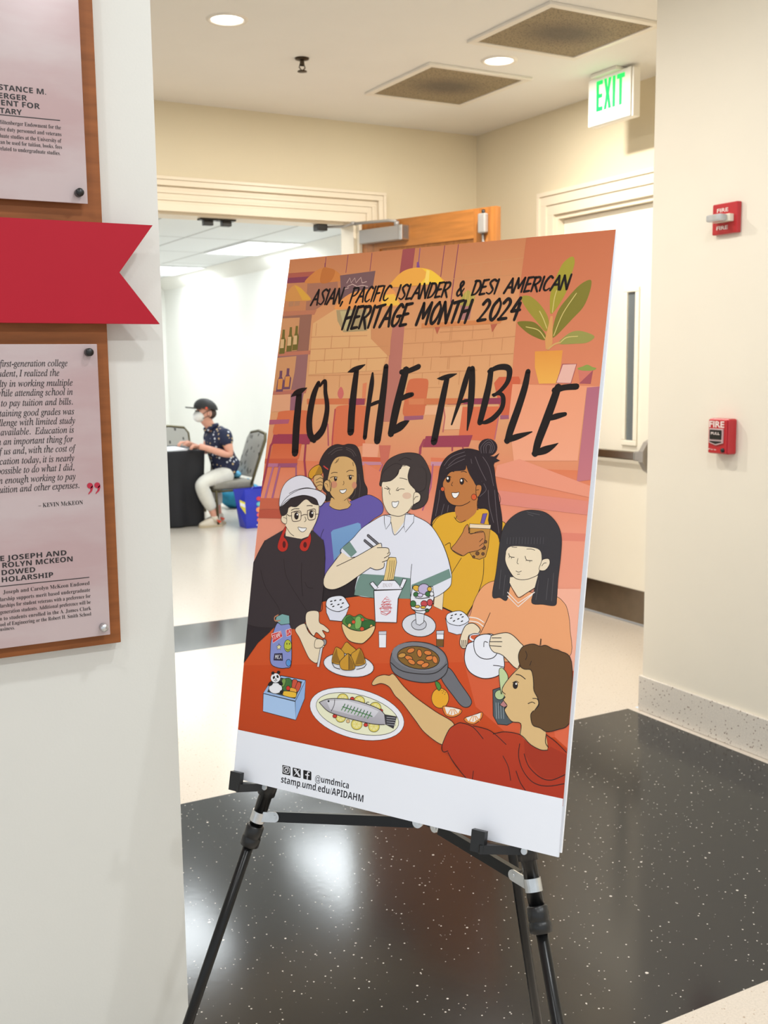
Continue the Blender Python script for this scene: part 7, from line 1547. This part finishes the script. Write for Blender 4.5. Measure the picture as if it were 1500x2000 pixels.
def banquet_chair(label, loc, rotz):
    """chair that faces local -X, seat centre over the origin"""
    t = thing('banquet_chair', label, 'chair', loc, rotz, 'banquet chairs around the table')
    bm = bmesh.new(); add_box(bm, -0.21, 0.20, -0.205, 0.205, 0.345, 0.425, bev=0.03, seg=3); obj('seat', bm, M_seat, t, True)
    bm = bmesh.new(); pr = [(-0.19, 0.45), (-0.20, 0.80), (-0.17, 0.845), (0, 0.865), (0.17, 0.845), (0.20, 0.80), (0.19, 0.45)]
    X = lambda z: 0.165 + (z - 0.44) * 0.36
    add_prism(bm, [(X(z), y_, z) for y_, z in pr], (0.04, 0, 0)); obj('backrest', bm, M_fab, t, True)
    bm = bmesh.new(); ring = [(-0.205, 0.38), (-0.205, 0.45), (-0.214, 0.80), (-0.175, 0.858), (0, 0.88), (0.175, 0.858), (0.214, 0.80), (0.205, 0.45), (0.205, 0.38)]
    add_tube(bm, [(X(z) + 0.022, y_, z) for y_, z in ring], 0.0135, 10); obj('back_frame', bm, M_bronze, t, True)
    for sy in (-1, 1):
        bm = bmesh.new(); add_tube(bm, [(-0.19, sy * 0.20, 0.35), (-0.185, sy * 0.20, 0.18), (-0.18, sy * 0.20, 0.0)], 0.0125, 10); obj('leg', bm, M_bronze, t, True)
        bm = bmesh.new(); add_tube(bm, [(X(0.38) + 0.022, sy * 0.205, 0.39), (0.19, sy * 0.203, 0.2), (0.235, sy * 0.203, 0.0)], 0.0125, 10); obj('leg', bm, M_bronze, t, True)
    bm = bmesh.new(); add_tube(bm, [(-0.20, -0.20, 0.335), (-0.20, 0.20, 0.335), (0.17, 0.20, 0.335), (0.17, -0.20, 0.335), (-0.20, -0.20, 0.335)], 0.011, 8); add_tube(bm, [(-0.188, -0.2, 0.24), (-0.188, 0.2, 0.24)], 0.008, 8); obj('seat_frame', bm, M_bronze, t, True)
    return t
banquet_chair('grey patterned banquet chair the person in the cap sits on', (3.75, 9.82, 0), 0)
banquet_chair('grey patterned banquet chair behind the black table, seen behind the arms', (3.64, 10.9, 0), PI / 2)
M_cloth = mat('black table cloth', (26, 26, 32), 0.75, var=0.15, scale=5)
t = thing('folding_table', 'long table fully covered by a black cloth in the meeting room', 'table', (2.6, 10.12, 0))
bm = bmesh.new(); add_box(bm, 1.68, 3.49, 9.775, 10.48, 0.69, 0.718); obj('tabletop', bm, M_grey, t)
for x in (1.8, 3.38):
    for yy in (9.85, 10.4):
        bm = bmesh.new(); add_tube(bm, [(x, yy, 0), (x, yy, 0.69)], 0.014, 8); obj('leg', bm, M_grey, t)
bm = bmesh.new(); loop = []; x0, x1, y0, y1 = 1.66, 3.51, 9.755, 10.50
per = [(x0 + (x1 - x0) * k / 60, y0) for k in range(60)] + [(x1, y0 + (y1 - y0) * k / 26) for k in range(26)] + [(x1 - (x1 - x0) * k / 60, y1) for k in range(60)] + [(x0, y1 - (y1 - y0) * k / 26) for k in range(26)]
cx_, cy_ = (x0 + x1) / 2, (y0 + y1) / 2; ringsv = []
for z, amp in ((0.724, 0.0), (0.70, 0.002), (0.45, 0.012), (0.012, 0.022)):
    rr = []
    for k, (x, yy) in enumerate(per):
        w_ = amp * (math.sin(k * 0.9) + 0.5 * math.sin(k * 0.37 + 1)); nx = 1 if abs(x - x1) < 1e-6 else (-1 if abs(x - x0) < 1e-6 else 0); ny = 1 if abs(yy - y1) < 1e-6 else (-1 if abs(yy - y0) < 1e-6 else 0)
        rr.append(bm.verts.new((x + nx * w_, yy + ny * w_, z)))
    ringsv.append(rr)
bm.faces.new(ringsv[0])
for A, B in zip(ringsv, ringsv[1:]):
    for k in range(len(A)):
        f = bm.faces.new((A[k], A[(k + 1) % len(A)], B[(k + 1) % len(B)], B[k])); f.smooth = True
tag(obj('tablecloth', bm, M_cloth), 'black floor-length cloth draped over the long table', 'tablecloth')
M_paper = mat('white paper', (240, 242, 246), 0.6)
bm = bmesh.new()
for k in range(4): add_box(bm, 2.72 + 0.015 * k, 3.34 + 0.008 * k, 9.768 + 0.01 * k, 10.2, 0.7245 + 0.003 * k, 0.7268 + 0.003 * k)
for k in range(14):
    x = 2.78 + random.random() * 0.5; yy = 9.84 + random.random() * 0.3; add_box(bm, x, x + 0.03, yy, yy + 0.014, 0.7357, 0.7362, 1)
tag(obj('paper_stack', bm, [M_paper, mat('grey print', (150, 150, 160), 0.6)]), 'loose white papers lying on the black cloth by the person', 'papers')

# bags
M_blue = mat('royal blue bag', (44, 56, 186), 0.4, var=0.1, scale=8); dots = [((214, 60, 70), 0.275), ((110, 196, 206), 0.225), ((250, 150, 90), 0.172), ((250, 110, 100), 0.122), ((244, 130, 90), 0.074)]
t = thing('shopping_bag', 'royal blue shopping bag with a column of coloured dots', 'bag', (3.90, 9.44, 0))
bm = bmesh.new(); add_prism(bm, [(3.745, 9.34, 0.004), (4.06, 9.34, 0.004), (4.055, 9.345, 0.365), (3.735, 9.345, 0.37)], (0.0, 0.004, 0)); add_prism(bm, [(3.745, 9.345, 0.004), (3.735, 9.35, 0.37), (3.655, 9.43, 0.365), (3.70, 9.45, 0.2), (3.745, 9.51, 0.004)], (0.006, 0, 0)); add_prism(bm, [(3.745, 9.51, 0.004), (4.06, 9.51, 0.004), (4.055, 9.52, 0.365), (3.66, 9.43, 0.37)], (0, 0.006, 0)); add_box(bm, 3.745, 4.06, 9.34, 9.515, 0.002, 0.008); add_box(bm, 4.052, 4.06, 9.34, 9.52, 0.004, 0.365)
cols_ = [M_blue]
for k, (c_, z) in enumerate(dots):
    cols_.append(mat('bag dot', c_, 0.5))
    r_ = 0.030 if k == 2 else 0.024; add_prism(bm, [(3.875 + r_ * 1.05 * math.cos(a * PI / 8), 9.338, z + r_ * 0.85 * math.sin(a * PI / 8)) for a in range(16)], (0, 0.003, 0), k + 1)
cols_ += [mat('yellow print', (226, 214, 60), 0.5), mat('white print', (236, 238, 246), 0.5)]
add_prism(bm, [(3.742, 9.344, 0.14), (3.737, 9.344, 0.25), (3.700, 9.38, 0.27), (3.705, 9.38, 0.21)], (-0.004, -0.002, 0), 6); add_prism(bm, [(3.739, 9.342, 0.20), (3.737, 9.342, 0.23), (3.702, 9.376, 0.25), (3.703, 9.376, 0.22)], (-0.005, -0.003, 0), 7)
for k in range(8): add_box(bm, 3.845 + k * 0.015, 3.855 + k * 0.015, 9.337, 9.34, 0.022, 0.034, 7)
obj('bag_body', bm, cols_, t)
bm = bmesh.new(); add_tube(bm, [(3.80, 9.345, 0.36), (3.83, 9.38, 0.38), (3.90, 9.385, 0.382), (3.98, 9.38, 0.38), (4.0, 9.345, 0.36)], 0.006, 6); obj('handle', bm, M_blue, t)
M_teal = mat('teal fabric', (34, 138, 176), 0.7, var=0.2, scale=9)
bm = bmesh.new(); b2 = bmesh.new(); bmesh.ops.create_icosphere(b2, subdivisions=3, radius=1)
for v in b2.verts:
    n_ = 1 + 0.07 * math.sin(7 * v.co.x + 3 * v.co.z) + 0.05 * math.sin(9 * v.co.y + 2); v.co = Vector((4.28 + v.co.x * 0.24 * n_, 10.85 + v.co.y * 0.16 * n_, max(0.001, 0.13 + v.co.z * 0.14 * n_)))
merge(bm, b2, 0, None, True); add_tube(bm, [(4.12, 10.78, 0.22), (4.2, 10.74, 0.30), (4.34, 10.74, 0.31), (4.42, 10.78, 0.22)], 0.010, 8)
tag(obj('duffel_bag', bm, M_teal), 'teal bag on the floor against the wall behind the chair', 'bag')
bm = bmesh.new(); b2 = bmesh.new(); bmesh.ops.create_icosphere(b2, subdivisions=3, radius=1)
for v in b2.verts: v.co = Vector((3.86 + v.co.x * 0.055, 9.92 + v.co.y * 0.13, 0.462 + v.co.z * 0.036 * (1 + 0.3 * math.sin(11 * v.co.y + 5 * v.co.x))))
merge(bm, b2, 0, None, True); tag(obj('folded_cloth', bm, mat('light blue cloth', (96, 176, 216), 0.8, var=0.25, scale=14)), 'crumpled light blue cloth on the seat behind the person', 'cloth')

# person
def skin(joints, edges, root, sub=2):
    keys = list(joints); me = bpy.data.meshes.new('s'); me.from_pydata([joints[k][:3] for k in keys], [(keys.index(a), keys.index(b_)) for a, b_ in edges], []); o = bpy.data.objects.new('s', me); C.objects.link(o)
    md = o.modifiers.new('skin', 'SKIN'); md.use_smooth_shade = True; md.branch_smoothing = 0.6
    sv = me.skin_vertices[0].data
    for k, nme in enumerate(keys):
        r_ = joints[nme][3]; sv[k].radius = r_ if isinstance(r_, tuple) else (r_, r_); sv[k].use_root = (nme == root)
    s2 = o.modifiers.new('sub', 'SUBSURF'); s2.levels = sub; s2.render_levels = sub
    bpy.context.view_layer.update(); m2 = bpy.data.meshes.new_from_object(o.evaluated_get(bpy.context.evaluated_depsgraph_get()))
    bpy.data.objects.remove(o); bm_ = bmesh.new(); bm_.from_mesh(m2)
    for f in bm_.faces: f.smooth = True
    bpy.data.meshes.remove(m2); return bm_
M_skin = mat('skin', (222, 164, 142), 0.55, var=0.05, scale=20); M_shirt = mat('navy dotted shirt', (24, 32, 62), 0.8); N, Lk, b = nodes(M_shirt)
tc = [n for n in N if n.type == 'TEX_COORD'][0]; vo = N.new('ShaderNodeTexVoronoi'); vo.inputs['Scale'].default_value = 27; vo.inputs['Randomness'].default_value = 0.75; Lk.new(tc.outputs['Object'], vo.inputs['Vector']); lt = N.new('ShaderNodeMath'); lt.operation = 'LESS_THAN'; Lk.new(vo.outputs['Distance'], lt.inputs[0]); lt.inputs[1].default_value = 0.27
rc = N.new('ShaderNodeValToRGB'); sp = N.new('ShaderNodeSeparateColor'); Lk.new(vo.outputs['Color'], sp.inputs[0]); Lk.new(sp.outputs[0], rc.inputs['Fac']); rc.color_ramp.elements[0].color = lin((214, 186, 140)); rc.color_ramp.elements[1].color = lin((222, 226, 236)); rc.color_ramp.interpolation = 'CONSTANT'; rc.color_ramp.elements[1].position = 0.5
mx = N.new('ShaderNodeMix'); mx.data_type = 'RGBA'; Lk.new(lt.outputs[0], mx.inputs['Factor']); mx.inputs['A'].default_value = lin((26, 34, 64)); Lk.new(rc.outputs['Color'], mx.inputs['B']); Lk.new(mx.outputs['Result'], b.inputs['Base Color'])
M_pant = mat('off white cotton', (222, 220, 212), 0.8, var=0.05, scale=12, bump=0.3, bscale=16); M_cap = mat('black cap', (34, 33, 34), 0.7); M_hair = mat('short brown hair', (62, 46, 38), 0.7, var=0.2, scale=60); M_mask = mat('white face mask', (232, 230, 226), 0.7); M_shoe = mat('cream leather', (214, 202, 184), 0.5, var=0.06, scale=10); M_mark = mat('orange shoe mark', (222, 84, 56), 0.5); M_sole = mat('shoe sole', (196, 180, 152), 0.6)
py = 9.82
J = {'pel': (3.74, py, 0.49, 0.10), 'waist': (3.735, py, 0.62, 0.105), 'chest': (3.69, py, 0.80, 0.118), 'neck0': (3.62, py, 0.905, 0.062), 'neck1': (3.575, py, 0.965, 0.052), 'jaw': (3.545, py, 1.02, 0.072), 'skull': (3.545, py, 1.095, 0.092), 'crown': (3.55, py, 1.15, 0.068),
     'shN': (3.675, py - .165, 0.875, 0.058), 'elN': (3.715, py - .205, 0.665, 0.042), 'wrN': (3.475, py - .17, 0.752, 0.030), 'hdN': (3.415, py - .15, 0.768, 0.034), 'shF': (3.66, py + .165, 0.875, 0.058), 'elF': (3.62, py + .21, 0.68, 0.042), 'wrF': (3.40, py + .04, 0.775, 0.030), 'hdF': (3.345, py - .01, 0.792, 0.034),
     'hipN': (3.71, py - .09, 0.46, 0.065), 'knN': (3.415, py - .17, 0.425, 0.062), 'anN': (3.545, py - .17, 0.115, 0.036), 'hipF': (3.71, py + .09, 0.46, 0.065), 'knF': (3.62, py + .06, 0.44, 0.062), 'anF': (3.64, py - .02, 0.115, 0.036), 'hlN': (3.555, py - .17, 0.055, 0.036), 'hlF': (3.645, py - .02, 0.055, 0.036)}
E_ = [('pel', 'waist'), ('waist', 'chest'), ('chest', 'neck0'), ('neck0', 'neck1'), ('neck1', 'jaw'), ('jaw', 'skull'), ('skull', 'crown'), ('chest', 'shN'), ('shN', 'elN'), ('elN', 'wrN'), ('wrN', 'hdN'), ('chest', 'shF'), ('shF', 'elF'), ('elF', 'wrF'), ('wrF', 'hdF'), ('pel', 'hipN'), ('hipN', 'knN'), ('knN', 'anN'), ('anN', 'hlN'), ('pel', 'hipF'), ('hipF', 'knF'), ('knF', 'anF'), ('anF', 'hlF')]
person = thing('person', 'person in black cap, white mask and navy dotted shirt sitting at the black table', 'person', (3.72, py, 0.0))
bm = skin(J, E_, 'pel')
# fingers, nose and ears grow out of the same body mesh
for hx_, hy_, hz_, sg in ((3.415, py - .15, 0.768, 1), (3.345, py - .01, 0.792, -1)):
    for k in range(4):
        oy = (k - 1.5) * 0.0165; ln_ = (0.062, 0.072, 0.068, 0.052)[k]
        add_tube(bm, [(hx_ - 0.008, hy_ + oy, hz_ + 0.006), (hx_ - 0.03 - ln_ * 0.25, hy_ + oy, hz_ + 0.010), (hx_ - 0.03 - ln_ * 0.6, hy_ + oy, hz_ - 0.008), (hx_ - 0.03 - ln_ * 0.7, hy_ + oy, hz_ - 0.028)], [0.011, 0.0095, 0.0085, 0.0065], 8)
    add_tube(bm, [(hx_ + 0.01, hy_ + sg * 0.026, hz_), (hx_ - 0.018, hy_ + sg * 0.042, hz_ - 0.006), (hx_ - 0.045, hy_ + sg * 0.036, hz_ - 0.016)], [0.012, 0.010, 0.007], 8)
for sg in (-1, 1):
    b2 = bmesh.new(); bmesh.ops.create_uvsphere(b2, u_segments=12, v_segments=8, radius=1)
    for v in b2.verts: v.co = Vector((3.562 + v.co.x * 0.02, py + sg * 0.088 + v.co.y * 0.012, 1.065 + v.co.z * 0.034))
    merge(bm, b2, 0, None, True)
add_tube(bm, [(3.47, py, 1.085), (3.447, py, 1.058), (3.465, py, 1.045)], [0.009, 0.014, 0.008], 8)
for sg in (-1, 1):
    b2 = bmesh.new(); bmesh.ops.create_uvsphere(b2, u_segments=10, v_segments=6, radius=1)
    for v in b2.verts: v.co = Vector((3.468 + v.co.x * 0.008, py + sg * 0.034 + v.co.y * 0.012, 1.092 + v.co.z * 0.007))
    merge(bm, b2, 1, None, True)
obj('body', bm, [M_skin, M_black_plastic], person)
S = {'hem2': (3.80, py, 0.475, 0.150), 'hem': (3.76, py, 0.50, 0.165), 'w': (3.70, py, 0.62, 0.150), 'c': (3.668, py, 0.79, 0.148), 'n': (3.612, py, 0.928, 0.072), 'a': (3.675, py - .17, 0.888, 0.082), 'b': (3.70, py - .20, 0.74, 0.075), 'c2': (3.66, py + .17, 0.872, 0.080), 'd': (3.64, py + .20, 0.76, 0.075)}
obj('shirt', skin(S, [('hem2', 'hem'), ('hem', 'w'), ('w', 'c'), ('c', 'n'), ('c', 'a'), ('a', 'b'), ('c', 'c2'), ('c2', 'd')], 'c'), M_shirt, person)
bm = bmesh.new(); add_tube(bm, [(3.655, py - .045, 0.955), (3.61, py - .064, 0.948), (3.558, py - .042, 0.912), (3.545, py, 0.885)], [0.018, 0.022, 0.020, 0.010], 8); add_tube(bm, [(3.655, py + .045, 0.955), (3.61, py + .064, 0.948), (3.558, py + .042, 0.912), (3.545, py, 0.885)], [0.018, 0.022, 0.020, 0.010], 8); obj('collar', bm, M_shirt, person)
T_ = {'p': (3.73, py, 0.465, 0.105), 'hN': (3.69, py - .10, 0.468, 0.094), 'mN': (3.57, py - .145, 0.462, 0.088), 'kN': (3.415, py - .17, 0.420, 0.080), 'cN': (3.475, py - .17, 0.27, 0.070), 'aN': (3.535, py - .17, 0.155, 0.052), 'hF': (3.72, py + .10, 0.475, 0.098), 'kF': (3.62, py + .06, 0.43, 0.078), 'cF': (3.635, py + .01, 0.27, 0.066), 'aF': (3.64, py - .02, 0.16, 0.05)}
obj('trousers', skin(T_, [('p', 'hN'), ('hN', 'mN'), ('mN', 'kN'), ('kN', 'cN'), ('cN', 'aN'), ('p', 'hF'), ('hF', 'kF'), ('kF', 'cF'), ('cF', 'aF')], 'p'), M_pant, person)
for yy in (py - .17, py - .02):
    dx = 0 if yy < py - .1 else 0.09
    bm = bmesh.new(); b2 = bmesh.new(); bmesh.ops.create_uvsphere(b2, u_segments=20, v_segments=12, radius=1)
    for v in b2.verts:
        x = v.co.x; hgt = 0.052 if x > 0 else 0.052 * (1 + 0.42 * x); v.co = Vector((3.50 + dx + x * 0.112, yy + v.co.y * (0.047 - 0.008 * x), 0.026 + max(v.co.z, -0.3) * hgt * 1.15))
    merge(bm, b2, 0, None, True); add_tube(bm, [(3.555 + dx, yy, 0.05), (3.552 + dx, yy, 0.102)], [0.05, 0.042], 14); sh = obj('shoe', bm, M_shoe, person)
    bm = bmesh.new(); add_prism(bm, [(3.615 + dx, yy - .036, 0.001), (3.60 + dx, yy - .046, 0.001), (3.44 + dx, yy - .050, 0.001), (3.395 + dx, yy - .03, 0.001), (3.385 + dx, yy, 0.001), (3.395 + dx, yy + .03, 0.001), (3.44 + dx, yy + .050, 0.001), (3.60 + dx, yy + .046, 0.001), (3.615 + dx, yy + .036, 0.001)], (0, 0, 0.020)); obj('sole', bm, M_sole, sh)
    bm = bmesh.new(); add_prism(bm, [(3.575 + dx, yy - .051, 0.035), (3.545 + dx, yy - .052, 0.068), (3.555 + dx, yy - .052, 0.072), (3.60 + dx, yy - .049, 0.055)], (0, -0.003, 0)); obj('shoe_mark', bm, M_mark, sh)
# cap
bm = bmesh.new(); b2 = bmesh.new(); bmesh.ops.create_uvsphere(b2, u_segments=28, v_segments=16, radius=1)
bmesh.ops.delete(b2, geom=[v for v in b2.verts if v.co.z < -0.12], context='VERTS')
for v in b2.verts: v.co = Vector((3.556 + v.co.x * 0.116, py + v.co.y * 0.104, 1.108 + v.co.z * 0.098 - 0.018 * v.co.x))
merge(bm, b2, 0, None, True); cp = obj('cap', bm, M_cap, person)
bm = bmesh.new()
add_prism(bm, [(3.475, py - .088, 1.118), (3.42, py - .085, 1.126), (3.375, py - .06, 1.131), (3.352, py, 1.133), (3.375, py + .06, 1.131), (3.42, py + .085, 1.126), (3.475, py + .088, 1.118)], (0.006, 0, -0.012)); obj('brim', bm, M_cap, cp)
bm = bmesh.new(); add_prism(bm, [(3.525 + 0.012 * math.cos(a * PI / 5), py - 0.1035, 1.118 + 0.011 * math.sin(a * PI / 5)) for a in range(10)], (0, -0.003, 0)); obj('cap_badge', bm, M_mark, cp)
bm = bmesh.new(); b2 = bmesh.new(); bmesh.ops.create_uvsphere(b2, u_segments=20, v_segments=12, radius=1)
for v in b2.verts: v.co = Vector((3.585 + v.co.x * 0.072, py + v.co.y * 0.089, 1.065 + v.co.z * 0.062))
merge(bm, b2, 0, None, True); obj('hair', bm, M_hair, person)
bm = bmesh.new(); b2 = bmesh.new(); bmesh.ops.create_uvsphere(b2, u_segments=24, v_segments=14, radius=1)
for v in b2.verts: v.co = Vector((3.487 + v.co.x * 0.058, py + v.co.y * 0.072, 1.038 + v.co.z * 0.056))
merge(bm, b2, 0, None, True); mk = obj('face_mask', bm, M_mask, person)
for sg in (-1, 1):
    bm = bmesh.new(); add_tube(bm, [(3.50, py + sg * 0.070, 1.06), (3.53, py + sg * 0.090, 1.085), (3.562, py + sg * 0.098, 1.095)], 0.003, 6); add_tube(bm, [(3.50, py + sg * 0.068, 1.02), (3.53, py + sg * 0.086, 1.035), (3.56, py + sg * 0.098, 1.045), (3.562, py + sg * 0.099, 1.095)], 0.003, 6); obj('mask_strap', bm, M_cap, mk)
print('built', len(bpy.data.objects))
